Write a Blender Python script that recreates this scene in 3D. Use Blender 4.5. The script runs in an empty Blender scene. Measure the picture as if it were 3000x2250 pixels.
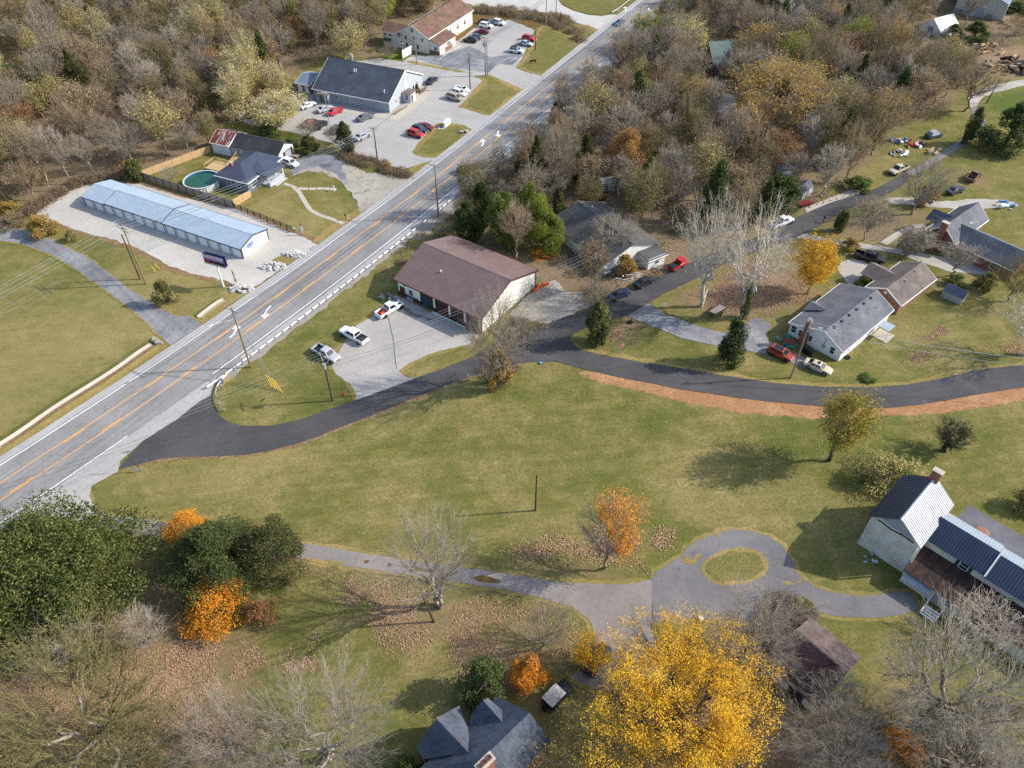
import bpy,math,random
import numpy as np
from mathutils import Vector,Matrix
from mathutils.geometry import tessellate_polygon
from mathutils import noise as mnoise
random.seed(7)
RNG=np.random.default_rng(7)
scene=bpy.context.scene
COL=scene.collection
R=math.radians
# ------ camera
FPX,PITCH,CAMH=2250.0,R(44.2),90.0
cam_d=bpy.data.cameras.new('camera')
cam_d.sensor_width=36.0
cam_d.lens=36.0*FPX/3000.0
cam_d.clip_start,cam_d.clip_end=1.0,5000.0
cam=bpy.data.objects.new('camera',cam_d)
cam.location=(0,0,CAMH)
cam.rotation_euler=(math.pi/2-PITCH,0,0)
COL.objects.link(cam)
scene.camera=cam
# ------ light
SUN_EL,SUN_AZ=R(34.0),R(5.0)
w=bpy.data.worlds.new('World');scene.world=w;w.use_nodes=True
nt=w.node_tree
sky=nt.nodes.new('ShaderNodeTexSky');sky.sky_type='NISHITA';sky.sun_disc=False
sky.sun_elevation=SUN_EL;sky.sun_rotation=R(90)-SUN_AZ
sky.air_density=1.0;sky.dust_density=1.5;sky.ozone_density=1.0
bg=nt.nodes['Background'];bg.inputs['Strength'].default_value=0.15
nt.links.new(sky.outputs['Color'],bg.inputs['Color'])
sd=bpy.data.lights.new('sun','SUN');sd.energy=3.2;sd.angle=R(0.6);sd.color=(1.0,0.95,0.87)
so=bpy.data.objects.new('sun',sd);COL.objects.link(so)
sdir=Vector((math.cos(SUN_EL)*math.cos(SUN_AZ),math.cos(SUN_EL)*math.sin(SUN_AZ),math.sin(SUN_EL)))
so.rotation_euler=sdir.to_track_quat('Z','Y').to_euler()
so.location=sdir*300
vs=scene.view_settings
vs.view_transform='Standard';vs.look='None';vs.gamma=1.0;vs.exposure=0.78
vs.use_curve_mapping=False
scene.cycles.use_denoising=False
scene.cycles.max_bounces=5
scene.cycles.diffuse_bounces=3
scene.cycles.transparent_max_bounces=6
# ------ coordinates
CP,SP=math.cos(PITCH),math.sin(PITCH)
def P(px,py,z=0.0):
 "a point of the photograph (3000 x 2250) as the place it shows at height z"
 u=(px-1500.0)/FPX;v=(py-1125.0)/FPX
 k=(z-CAMH)/(-SP-v*CP)
 return Vector((u*k,(CP-v*SP)*k,z))
def px(i,j,x,y):return(1000*i+x/2.212,750*j+y/2.212)
def T(i,j,x,y,z=0.0):return P(*px(i,j,x,y),z)
def proj(p):
 d=Vector(p)-Vector((0,0,CAMH));ww=d.y*CP-d.z*SP
 return(1500+FPX*d.x/ww,1125-FPX*(d.y*SP+d.z*CP)/ww)
def hgt(b,ty):
 "height over ground point b whose picture lies on photo row ty"
 z=0.0
 while z<40 and proj((b.x,b.y,z))[1]>ty:z+=0.05
 return z
 # ------ materials
def s2l(c):
 c=c/255.0
 return c/12.92 if c<=0.04045 else((c+0.055)/1.055)**2.4
def rgb(r,g,b,k=1.0):return(s2l(r)*k,s2l(g)*k,s2l(b)*k,1.0)
MATS={}
def base_mat(name,rough=0.8,metal=0.0,spec=0.3):
 m=bpy.data.materials.new(name);m.use_nodes=True
 n=m.node_tree;b=n.nodes['Principled BSDF']
 b.inputs['Roughness'].default_value=rough;b.inputs['Metallic'].default_value=metal
 b.inputs['Specular IOR Level'].default_value=spec
 MATS[name]=m
 return m,n,b
def ramp(n,fac,stops,interp='LINEAR'):
 r=n.nodes.new('ShaderNodeValToRGB');r.color_ramp.interpolation=interp
 e=r.color_ramp.elements
 while len(e)<len(stops):e.new(0.5)
 for k,(p,c)in enumerate(stops):e[k].position=p;e[k].color=c
 n.links.new(fac,r.inputs['Fac']);return r.outputs['Color']
def noise(n,vec,scale,detail=4,rough=0.6,dist=0.0):
 t=n.nodes.new('ShaderNodeTexNoise');t.inputs['Scale'].default_value=scale
 t.inputs['Detail'].default_value=detail;t.inputs['Roughness'].default_value=rough
 t.inputs['Distortion'].default_value=dist
 if vec is not None:n.links.new(vec,t.inputs['Vector'])
 return t.outputs['Fac']
def mix(n,fac,a,b,mode='MIX'):
 m=n.nodes.new('ShaderNodeMix');m.data_type='RGBA';m.blend_type=mode
 for s,v in((0,fac),(6,a),(7,b)):
  if hasattr(v,'links'):n.links.new(v,m.inputs[s])
  else:m.inputs[s].default_value=v
 return m.outputs[2]
def coords(n,kind='Object',scale=None,rot=0.0):
 t=n.nodes.new('ShaderNodeTexCoord')
 o=t.outputs[kind]
 if scale or rot:
  mp=n.nodes.new('ShaderNodeMapping');n.links.new(o,mp.inputs['Vector'])
  if scale:mp.inputs['Scale'].default_value=scale
  mp.inputs['Rotation'].default_value=(0,0,rot);o=mp.outputs['Vector']
 return o
def world_xy(n,scale=None,rot=0.0):
 g=n.nodes.new('ShaderNodeNewGeometry');o=g.outputs['Position']
 if rot:
  mp=n.nodes.new('ShaderNodeMapping');n.links.new(o,mp.inputs['Vector']);mp.inputs['Rotation'].default_value=(0,0,rot);o=mp.outputs['Vector']
 if scale:
  mp=n.nodes.new('ShaderNodeMapping');n.links.new(o,mp.inputs['Vector']);mp.inputs['Scale'].default_value=scale;o=mp.outputs['Vector']
 return o
def bump(n,b,h,strength,dist=0.05):
 bp=n.nodes.new('ShaderNodeBump');bp.inputs['Strength'].default_value=strength
 bp.inputs['Distance'].default_value=dist
 n.links.new(h,bp.inputs['Height']);n.links.new(bp.outputs['Normal'],b.inputs['Normal'])
def M(name,c1,c2=None,scale=3.0,rough=0.75,metal=0.0,spec=0.3,bmp=0.0,detail=5,lo=0.3,hi=0.7,stretch=None):
 "plain procedural material: two colours mixed by noise in the thing's own space"
 if name in MATS:return MATS[name]
 m,n,b=base_mat(name,rough,metal,spec)
 if c2 is None:c2=tuple(x*0.82 for x in c1[:3])+(1,)
 f=noise(n,coords(n,'Object',stretch),scale,detail)
 n.links.new(ramp(n,f,[(lo,c1),(hi,c2)]),b.inputs['Base Color'])
 if bmp:bump(n,b,f,bmp)
 return m
def grass_mat(name,green,olive,dry,dark,dryness=0.5):
 m,n,b=base_mat(name,0.95,0,0.1)
 v=world_xy(n)
 big=noise(n,v,0.045,4,0.6,0.6);mid=noise(n,v,0.35,5,0.65);fine=noise(n,v,2.6,4,0.7)
 vs_=world_xy(n,(1.0,2.6,1.0),R(20));blade=noise(n,vs_,5.5,3,0.75)
 c=ramp(n,big,[(0.30,green),(0.48,olive),(0.5+0.25*(1.15-dryness),dry)])
 c2=ramp(n,mid,[(0.28,green),(0.5,olive),(0.72,dry)])
 c=mix(n,0.45,c,c2)
 dk=ramp(n,fine,[(0.33,(0,0,0,1)),(0.62,(1,1,1,1))])
 c=mix(n,0.55,c,mix(n,dk,dark,c))
 br=ramp(n,blade,[(0.3,(0.45,0.45,0.45,1)),(0.52,(1,1,1,1)),(0.75,(1.45,1.4,1.3,1))])
 c=mix(n,0.8,c,br,'MULTIPLY')
 spk=noise(n,v,1.1,2,0.5)
 c=mix(n,ramp(n,spk,[(0.66,(0,0,0,1)),(0.76,(0.5,0.5,0.5,1))]),c,dry)
 n.links.new(c,b.inputs['Base Color'])
 bump(n,b,blade,0.55,0.12)
 return m
G_GREEN,G_OLIVE,G_DRY,G_DARK=rgb(94,101,48),rgb(122,115,65),rgb(156,139,94),rgb(72,79,40)
grass_mat('grass',G_GREEN,G_OLIVE,G_DRY,G_DARK,0.45)
grass_mat('grass_dry',rgb(126,118,62),rgb(148,132,80),rgb(176,150,104),rgb(92,88,42),0.8)
grass_mat('grass_lush',rgb(88,110,34),rgb(112,124,42),rgb(136,132,62),rgb(58,80,22),0.2)
grass_mat('grass_brown',rgb(104,88,50),rgb(120,96,60),rgb(140,108,74),rgb(66,56,34),0.6)
def litter_mat(name,a,b_,c_,dk):
 m,n,b=base_mat(name,0.95,0,0.1)
 v=world_xy(n)
 f1=noise(n,v,0.15,4,0.6,0.4);f2=noise(n,v,2.2,4,0.75);f3=noise(n,v,6.0,3,0.8)
 c=ramp(n,f1,[(0.3,a),(0.5,b_),(0.7,c_)])
 c=mix(n,ramp(n,f2,[(0.36,(1,1,1,1)),(0.56,(0,0,0,1))]),c,dk)
 c=mix(n,0.7,c,ramp(n,f3,[(0.3,(0.5,0.5,0.5,1)),(0.7,(1.45,1.4,1.35,1))]),'MULTIPLY')
 n.links.new(c,b.inputs['Base Color']);bump(n,b,f3,0.6,0.15)
litter_mat('forest_floor',rgb(104,86,56),rgb(118,94,64),rgb(92,88,50),rgb(64,54,38))
litter_mat('leaf_floor',rgb(128,92,62),rgb(146,104,72),rgb(116,96,58),rgb(84,60,42))
litter_mat('red_dirt',rgb(170,132,98),rgb(158,120,88),rgb(182,148,114),rgb(138,104,76))
litter_mat('bare_dirt',rgb(150,126,96),rgb(140,114,84),rgb(166,146,116),rgb(104,84,60))
def asphalt_mat(name,a,b_,crack,crack_amt=0.35,streak=0.0,rot=0.0,stain=None):
 m,n,b=base_mat(name,0.88,0,0.25)
 v=world_xy(n)
 f1=noise(n,v,0.12,5,0.6,0.5);f2=noise(n,v,1.4,5,0.7);f3=noise(n,v,9.0,3,0.8)
 c=ramp(n,f1,[(0.32,a),(0.68,b_)])
 c=mix(n,0.5,c,ramp(n,f2,[(0.3,(0.78,0.78,0.78,1)),(0.7,(1.18,1.18,1.17,1))]),'MULTIPLY')
 c=mix(n,0.5,c,ramp(n,f3,[(0.3,(0.72,0.72,0.72,1)),(0.7,(1.26,1.26,1.26,1))]),'MULTIPLY')
 if streak:
  f4=noise(n,world_xy(n,(0.03,1.1,1.0),rot),1.0,4,0.6)
  c=mix(n,streak,c,ramp(n,f4,[(0.35,(0.72,0.72,0.73,1)),(0.65,(1.22,1.21,1.2,1))]),'MULTIPLY')
 if stain:
  f5=noise(n,v,0.3,4,0.7,1.5)
  c=mix(n,ramp(n,f5,[(0.62,(0,0,0,1)),(0.72,(0.8,0.8,0.8,1))]),c,stain)
 if crack_amt:
  vo=n.nodes.new('ShaderNodeTexVoronoi');vo.feature='DISTANCE_TO_EDGE';vo.inputs['Scale'].default_value=0.16
  wv=n.nodes.new('ShaderNodeVectorMath');wv.operation='ADD'
  nz=n.nodes.new('ShaderNodeTexNoise');nz.inputs['Scale'].default_value=0.5;nz.inputs['Detail'].default_value=4
  n.links.new(v,nz.inputs['Vector'])
  sc=n.nodes.new('ShaderNodeVectorMath');sc.operation='SCALE';sc.inputs['Scale'].default_value=4.0
  n.links.new(nz.outputs['Color'],sc.inputs[0]);n.links.new(v,wv.inputs[0]);n.links.new(sc.outputs[0],wv.inputs[1])
  n.links.new(wv.outputs[0],vo.inputs['Vector'])
  cr=ramp(n,vo.outputs['Distance'],[(0.0,(crack_amt,)*3+(1,)),(0.016,(0,0,0,1))])
  c=mix(n,cr,c,crack)
 n.links.new(c,b.inputs['Base Color']);bump(n,b,f3,0.25,0.03)
ROADROT=-R(58)
asphalt_mat('highway',rgb(126,124,122),rgb(146,143,140),rgb(80,80,82),0.35,0.42,ROADROT)
asphalt_mat('shoulder',rgb(160,157,153),rgb(174,171,166),rgb(120,118,114),0.25,0.25,ROADROT,rgb(150,148,148))
asphalt_mat('new_asphalt',rgb(68,67,68),rgb(84,82,82),rgb(50,50,52),0.0,0.35,R(-12),rgb(98,95,93))
asphalt_mat('weathered_drive',rgb(110,110,113),rgb(144,143,144),rgb(60,62,70),0.55,0.5,R(45),rgb(84,88,98))
asphalt_mat('lower_drive',rgb(126,119,116),rgb(146,137,131),rgb(92,80,72),0.25,0.0,0,rgb(116,110,112))
asphalt_mat('loop_drive',rgb(103,100,101),rgb(125,121,121),rgb(58,58,64),0.3,0.0,0,rgb(90,89,98))
asphalt_mat('church_lot',rgb(158,155,150),rgb(172,168,162),rgb(120,120,122),0.3,0.1,R(30),rgb(164,164,166))
asphalt_mat('station_apron',rgb(157,152,146),rgb(173,167,159),rgb(130,128,126),0.1,0.0,0,rgb(160,158,158))
asphalt_mat('patched_lot',rgb(96,98,104),rgb(150,150,152),rgb(50,52,58),0.5,0.6,R(25))
asphalt_mat('concrete',rgb(186,177,162),rgb(172,163,149),rgb(140,132,120),0.15)
asphalt_mat('pale_concrete',rgb(190,187,180),rgb(178,175,169),rgb(150,148,144),0.25)
asphalt_mat('gravel',rgb(172,167,159),rgb(188,183,174),rgb(170,160,146),0.0,0.12,R(-25),rgb(184,172,154))
asphalt_mat('rock_bank',rgb(140,132,122),rgb(164,156,146),rgb(90,82,70),0.0,0.2,R(10),rgb(112,98,80))
asphalt_mat('gravel_grey',rgb(160,154,146),rgb(180,173,164),rgb(120,112,100),0.0,0.2,R(10),rgb(140,124,104))
asphalt_mat('old_road',rgb(112,110,110),rgb(134,131,128),rgb(72,70,70),0.3,0.5,R(-35))
asphalt_mat('broken_concrete',rgb(172,164,152),rgb(150,142,130),rgb(84,76,66),0.7,0.0,0,rgb(88,82,78))
def paint_mat(name,c,wear=0.35):
 m,n,b=base_mat(name,0.7,0,0.3)
 f=noise(n,world_xy(n),3.0,5,0.75)
 n.links.new(ramp(n,f,[(0.35,c),(0.75,tuple(x*(1-wear)+0.25*wear for x in c[:3])+(1,))]),b.inputs['Base Color'])
paint_mat('paint_white',rgb(236,236,234),0.25)
paint_mat('paint_yellow',rgb(232,168,74),0.3)
# ------ mesh helpers
class MB:
 "collects shapes; build() links them as ONE mesh object"
 def __init__(s):s.v=[];s.f=[];s.mi=[];s.cur=0
 def add(s,vs,fs):
  o=len(s.v);s.v+=[tuple(p)for p in vs]
  s.f+=[tuple(i+o for i in f)for f in fs];s.mi+=[s.cur]*len(fs)
  return s
 def box(s,x0,x1,y0,y1,z0,z1,rot=0.0,piv=None):
  vs=[(x,y,z)for z in(z0,z1)for x,y in((x0,y0),(x1,y0),(x1,y1),(x0,y1))]
  if rot:
   cx,cy=piv if piv else((x0+x1)/2,(y0+y1)/2);c,n=math.cos(rot),math.sin(rot)
   vs=[(cx+(x-cx)*c-(y-cy)*n,cy+(x-cx)*n+(y-cy)*c,z)for x,y,z in vs]
  return s.add(vs,[(3,2,1,0),(4,5,6,7),(0,1,5,4),(1,2,6,5),(2,3,7,6),(3,0,4,7)])
 def hexa(s,a,b):
  "two quads (lower, upper) of four points each"
  return s.add(list(a)+list(b),[(3,2,1,0),(4,5,6,7),(0,1,5,4),(1,2,6,5),(2,3,7,6),(3,0,4,7)])
 def slab(s,q,t):
  "a quad given thickness t along its normal, downwards"
  q=[Vector(p)for p in q];n=(q[1]-q[0]).cross(q[2]-q[0]).normalized()
  if n.z<0:n=-n
  lo=[p-n*t for p in q]
  return s.hexa(lo,q)
 def tube(s,p0,p1,r0,r1=None,n=8,caps=True):
  p0,p1=Vector(p0),Vector(p1);r1=r0 if r1 is None else r1
  d=(p1-p0).normalized();a=d.orthogonal().normalized();b=d.cross(a)
  vs=[]
  for p,r in((p0,r0),(p1,r1)):
   for k in range(n):
    t=2*math.pi*k/n;vs.append(p+(a*math.cos(t)+b*math.sin(t))*r)
  fs=[(k,(k+1)%n,n+(k+1)%n,n+k)for k in range(n)]
  if caps:fs+=[tuple(range(n))[::-1],tuple(range(n,2*n))]
  return s.add(vs,fs)
 def path(s,pts,r,n=5):
  for a,b in zip(pts[:-1],pts[1:]):s.tube(a,b,r,r,n,False)
  return s
 def poly(s,pts,z0,z1):
  "vertical prism over a polygon"
  tri=tessellate_polygon([[Vector((p[0],p[1],0))for p in pts]])
  k=len(pts)
  vs=[(p[0],p[1],z0)for p in pts]+[(p[0],p[1],z1)for p in pts]
  ar=sum(pts[i][0]*pts[(i+1)%k][1]-pts[(i+1)%k][0]*pts[i][1]for i in range(k))
  fs=[]
  for t in tri:
   a,b,c=t
   w_=(pts[b][0]-pts[a][0])*(pts[c][1]-pts[a][1])-(pts[b][1]-pts[a][1])*(pts[c][0]-pts[a][0])
   t=(a,b,c)if w_>0 else(a,c,b)
   fs.append(tuple(i+k for i in t));fs.append(t[::-1])
  for i in range(k):
   j=(i+1)%k
   fs.append((i,j,j+k,i+k)if ar>0 else(j,i,i+k,j+k))
  return s.add(vs,fs)
 def lathe(s,prof,n=12,cx=0,cy=0):
  vs=[];m_=len(prof)
  for k in range(n):
   t=2*math.pi*k/n
   vs+=[(cx+r*math.cos(t),cy+r*math.sin(t),z)for r,z in prof]
  fs=[]
  for k in range(n):
   a=k*m_;b=((k+1)%n)*m_
   fs+=[(a+i,b+i,b+i+1,a+i+1)for i in range(m_-1)]
  return s.add(vs,fs)
 def build(s,name,mats,parent=None,smooth=False):
  me=bpy.data.meshes.new(name);me.from_pydata(s.v,[],s.f)
  mats=mats if isinstance(mats,(list,tuple))else[mats]
  for m in mats:me.materials.append(MATS[m]if isinstance(m,str)else m)
  if len(mats)>1:me.polygons.foreach_set('material_index',s.mi)
  if smooth:me.polygons.foreach_set('use_smooth',[True]*len(s.f))
  me.update()
  o=bpy.data.objects.new(name,me);COL.objects.link(o)
  if parent is not None:o.parent=parent
  return o
def tag(o,label,cat,group=None,kind=None):
 if label:o['label']=label
 if cat:o['category']=cat
 if group:o['group']=group
 if kind:o['kind']=kind
 return o
def thing(name,label,cat,loc=(0,0,0),rz=0.0,group=None):
 o=bpy.data.objects.new(name,None);COL.objects.link(o)
 o.location=loc;o.rotation_euler=(0,0,rz);o.empty_display_size=0.5
 return tag(o,label,cat,group)
def obj(name,data,parent=None,loc=(0,0,0),rz=0.0):
 o=bpy.data.objects.new(name,data);COL.objects.link(o)
 o.location=loc;o.rotation_euler=(0,0,rz)
 if parent is not None:o.parent=parent
 return o
def ragged(pts,sub,amp,freq=0.6,close=True):
 out=[];k=len(pts)
 for i in range(k if close else k-1):
  a,b=Vector(pts[i][:2]),Vector(pts[(i+1)%k][:2]);L=(b-a).length
  n=max(1,int(L/sub));d=(b-a)/max(L,1e-6);nrm=Vector((-d.y,d.x))
  for q in range(n):
   p=a+(b-a)*(q/n)
   if amp:p=p+nrm*amp*(mnoise.noise(Vector((p.x*freq,p.y*freq,3.1)))*1.3+mnoise.noise(Vector((p.x*3*freq,p.y*3*freq,8.7)))*0.7)
   out.append(p)
 return out
def smooth_poly(pts,it=1,close=True):
 pts=[Vector(p[:2])for p in pts]
 for _ in range(it):
  out=[];k=len(pts)
  for i in range(k if close else k-1):
   a,b=pts[i],pts[(i+1)%k]
   out+=[a*0.75+b*0.25,a*0.25+b*0.75]
  if not close:out=[pts[0]]+out+[pts[-1]]
  pts=out
 return pts
ZN=[0]
def zq(z):
 'flush sheets never share a plane'
 ZN[0]+=1
 return z+0.0006*(ZN[0]%18)
def sheet(name,pts,z,mat,amp=0.0,sub=0.8,smooth=0,kind='structure',parent=None,freq=0.6):
 if smooth:pts=smooth_poly(pts,smooth)
 q=ragged(pts,sub,amp,freq)
 tri=tessellate_polygon([[Vector((p.x,p.y,0))for p in q]])
 fs=[]
 for a,b,c in tri:
  w_=(q[b].x-q[a].x)*(q[c].y-q[a].y)-(q[b].y-q[a].y)*(q[c].x-q[a].x)
  fs.append((a,b,c)if w_>0 else(a,c,b))
 z=zq(z);m=MB();m.add([(p.x,p.y,z)for p in q],fs)
 o=m.build(name,mat,parent)
 if parent is None and kind:o['kind']=kind
 return o
def inflate(pts,d):
 "polygon grown outwards by d"
 pts=[Vector(p[:2])for p in pts];k=len(pts)
 ar=sum(pts[i].x*pts[(i+1)%k].y-pts[(i+1)%k].x*pts[i].y for i in range(k))
 sg=1 if ar>0 else-1;out=[]
 for i in range(k):
  a,b,c=pts[i-1],pts[i],pts[(i+1)%k]
  e1=(b-a).normalized();e2=(c-b).normalized()
  n_=Vector((e1.y+e2.y,-e1.x-e2.x))*sg
  out.append(b+(n_.normalized()*d if n_.length>1e-4 else Vector((0,0))))
 return out
def TT(*pts):return[T(*p)for p in pts]
def Z(i,j,*xy):return[T(i,j,x,y)for x,y in xy]
# ====== ground and paving
COVER=[]
def cover(kind,pts,soft=4.0,amt=1.0):COVER.append((kind,[(p[0],p[1])for p in pts],soft,amt))
# ---- the highway: a gentle curve, everything else is an offset of its right yellow line
HC=(2.946057008986162e-06,-0.00195547335061201,0.9718714727090862,-132.4639738277082)
def hx(y):
 if y>290:return hx(290)+(y-290)*hdx(290)
 if y<60:return hx(60)+(y-60)*hdx(60)
 return((HC[0]*y+HC[1])*y+HC[2])*y+HC[3]
def hdx(y):
 y=min(max(y,60),290)
 return(3*HC[0]*y+2*HC[1])*y+HC[2]
def HW(y,off):
 d=hdx(y);n=Vector((1,-d)).normalized()
 return Vector((hx(y),y))+n*off
def hang(y):return math.atan2(1,hdx(y))
def hstrip(name,y0,y1,o0,o1,z,mat,step=4.0,parent=None,amp0=0,amp1=0):
 n=max(2,int(abs(y1-y0)/step));m=MB();vs=[]
 for k in range(n+1):
  y=y0+(y1-y0)*k/n
  j0=amp0*mnoise.noise(Vector((y*0.9,1.3,0)));j1=amp1*mnoise.noise(Vector((y*0.9,5.3,0)))
  a,b=HW(y,o0+j0),HW(y,o1+j1);vs+=[(a.x,a.y,z),(b.x,b.y,z)]
 m.add(vs,[(2*k,2*k+1,2*k+3,2*k+2)for k in range(n)])
 o=m.build(name,mat,parent)
 if parent is None:o['kind']='structure'
 return o
 # ---- floors of the woods, leaf beds and bare soil (lowest sheets)
Z1,Z2,Z3,Z4,Z5,Z6,Z7=0.012,0.024,0.036,0.048,0.060,0.072,0.086
WOOD_L=[P(-500,640),P(-60,590),P(0,580),P(110,588),P(200,562),P(280,532),P(400,512),P(520,470),P(625,428),P(640,372),P(720,348),P(820,320),P(866,270),P(880,190),P(950,160),P(1085,168),P(1112,160),P(1115,120),P(1130,92),P(1240,60),P(1330,5),P(1300,-60),P(1000,-160),P(-700,-160)]
cover('wood',WOOD_L,5.0,1.0)
WOOD_R=[P(1290,640),P(1330,590),P(1420,515),P(1560,395),P(1700,272),P(1830,155),P(1990,0),P(2080,-120),P(3500,-130),P(3500,60),P(2990,120),P(2870,210),P(2800,280),P(2760,320),P(2640,370),P(2580,440),P(2450,560),P(2350,610),P(2230,680),P(2100,740),P(1980,790),P(1880,830),P(1740,870),P(1600,820),P(1500,760)]
cover('wood',WOOD_R,5.0,1.0)
cover('litter',Z(0,2,(-200,900),(700,500),(900,350),(1000,250),(1250,420),(1500,640),(1750,860),(1700,1000),(1500,1200),(1700,1659),(1500,1900),(-500,1900)),6.0,0.75)
cover('litter',Z(2,2,(-900,1900),(-700,1300),(-500,900),(-300,1000),(300,700),(640,600),(700,1000),(900,1250),(1200,1200),(1500,1320),(1500,1700),(1300,1950)),6.0,0.75)
cover('litter',Z(2,1,(-60,280),(30,200),(200,90),(420,-20),(760,60),(900,200),(960,260),(860,330),(700,380),(560,400),(330,420),(100,380)),6.0,0.75)
cover('litter',TT((1,1,1780,400),(1,1,1900,395),(1,1,1960,450),(1,1,1880,520),(1,1,1740,560),(1,1,1700,480)),6.0,0.75)
cover('wood',Z(2,0,(1300,1330),(1600,1330),(1640,1400),(1500,1600),(1380,1640),(800,1500),(900,1440)),6.0,0.75)
cover('litter',Z(1,1,(1280,90),(1400,130),(1600,190),(1680,130),(1900,60),(2212,-80),(2212,40),(1880,160),(1700,260),(1560,300),(1400,200)),6.0,0.75)
cover('litter',Z(2,0,(1700,1150),(1830,1110),(1980,1130),(1960,1200),(1800,1210)),6.0,0.75)
cover('lush',Z(2,0,(1930,640),(2100,580),(2212,555),(2500,540),(2500,760),(2212,740),(1960,720)),4.0,0.8)
cover('lush',Z(1,0,(540,-30),(760,-40),(820,10),(740,30),(620,30),(560,10)),4.0,0.8)
cover('soil',Z(2,0,(1880,300),(2100,300),(2500,310),(2500,480),(2212,500),(2020,500),(1980,420)),5.0,1.0)
cover('litter',Z(1,2,(150,430),(900,560),(1250,620),(1560,760),(1500,1000),(1350,1200),(1000,1250),(600,1050),(350,800)),9.0,0.62)
cover('litter',Z(1,2,(1200,330),(1900,380),(1960,440),(1500,450),(1250,410)),3.0,0.7)
cover('dry',[HW(y,-9)for y in(60,100,140)]+[HW(y,-40)for y in(140,100,60)],12,0.75)
cover('red',[T(1,1,1360,690),T(1,1,1560,740),T(2,1,0,850),T(2,1,600,930),T(2,1,1100,970),T(2,1,1500,955),T(2,1,2212,830),T(2,1,2700,740),T(2,1,2700,860),T(2,1,2212,935),T(2,1,1900,985),T(2,1,1500,1035),T(2,1,1200,1045),T(2,1,850,1050),T(2,1,400,1015),T(2,1,0,945),T(1,1,1900,870),T(1,1,1600,790)],1.3,1.0)
cover('dry',Z(0,1,(-200,400),(0,0),(400,60),(960,470),(900,640),(0,1200),(-300,1300)),14,0.62)
cover('dry',Z(0,1,(800,1400),(1300,1310),(1900,1240),(1900,1400),(1000,1655),(620,1600)),5,0.7)
# ---- the ground: one sheet to the horizon; woodland floor, leaf litter, bare soil and lush grass are weights on it
def build_ground():
 xs=np.concatenate([[-1500,-800,-400,-260],np.arange(-190,215,1.25),[260,400,800,1500]])
 ys=np.concatenate([[-600,-200,-40],np.arange(14,345,1.25),[380,450,600,900,1500,2500]])
 X,Y=np.meshgrid(xs,ys);nx,ny=len(xs),len(ys);x,y=X.ravel(),Y.ravel()
 W_={k:np.zeros(len(x))for k in('wood','litter','lush','soil','dry','red')}
 for kind,pts,soft,amt in COVER:
  p=np.array(pts);q=np.roll(p,-1,0);ins=np.zeros(len(x),bool);dmin=np.full(len(x),1e9)
  for(ax,ay),(bx_,by)in zip(p,q):
   cr=((ay>y)!=(by>y));t=(bx_-ax)*(y-ay)/(by-ay+1e-12)+ax;ins^=cr&(x<t)
   dx,dy=bx_-ax,by-ay;u=np.clip(((x-ax)*dx+(y-ay)*dy)/(dx*dx+dy*dy+1e-9),0,1)
   dmin=np.minimum(dmin,np.hypot(x-ax-u*dx,y-ay-u*dy))
  d=np.where(ins,dmin,-dmin);W_[kind]=np.maximum(W_[kind],amt*np.clip(0.5+d/(2*soft),0,1))
 z=np.zeros(len(x))
 me=bpy.data.meshes.new('ground');idx=np.arange(nx*ny).reshape(ny,nx)
 f=np.stack([idx[:-1,:-1],idx[:-1,1:],idx[1:,1:],idx[1:,:-1]],-1).reshape(-1,4)
 me.from_pydata(np.stack([x,y,z],1).tolist(),[],f.tolist())
 for k,v in W_.items():
  a=me.attributes.new(k,'FLOAT','POINT');a.data.foreach_set('value',v.astype(np.float32))
 me.materials.append(ground_mat());me.update()
 o=obj('ground',me);o['kind']='structure'
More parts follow.
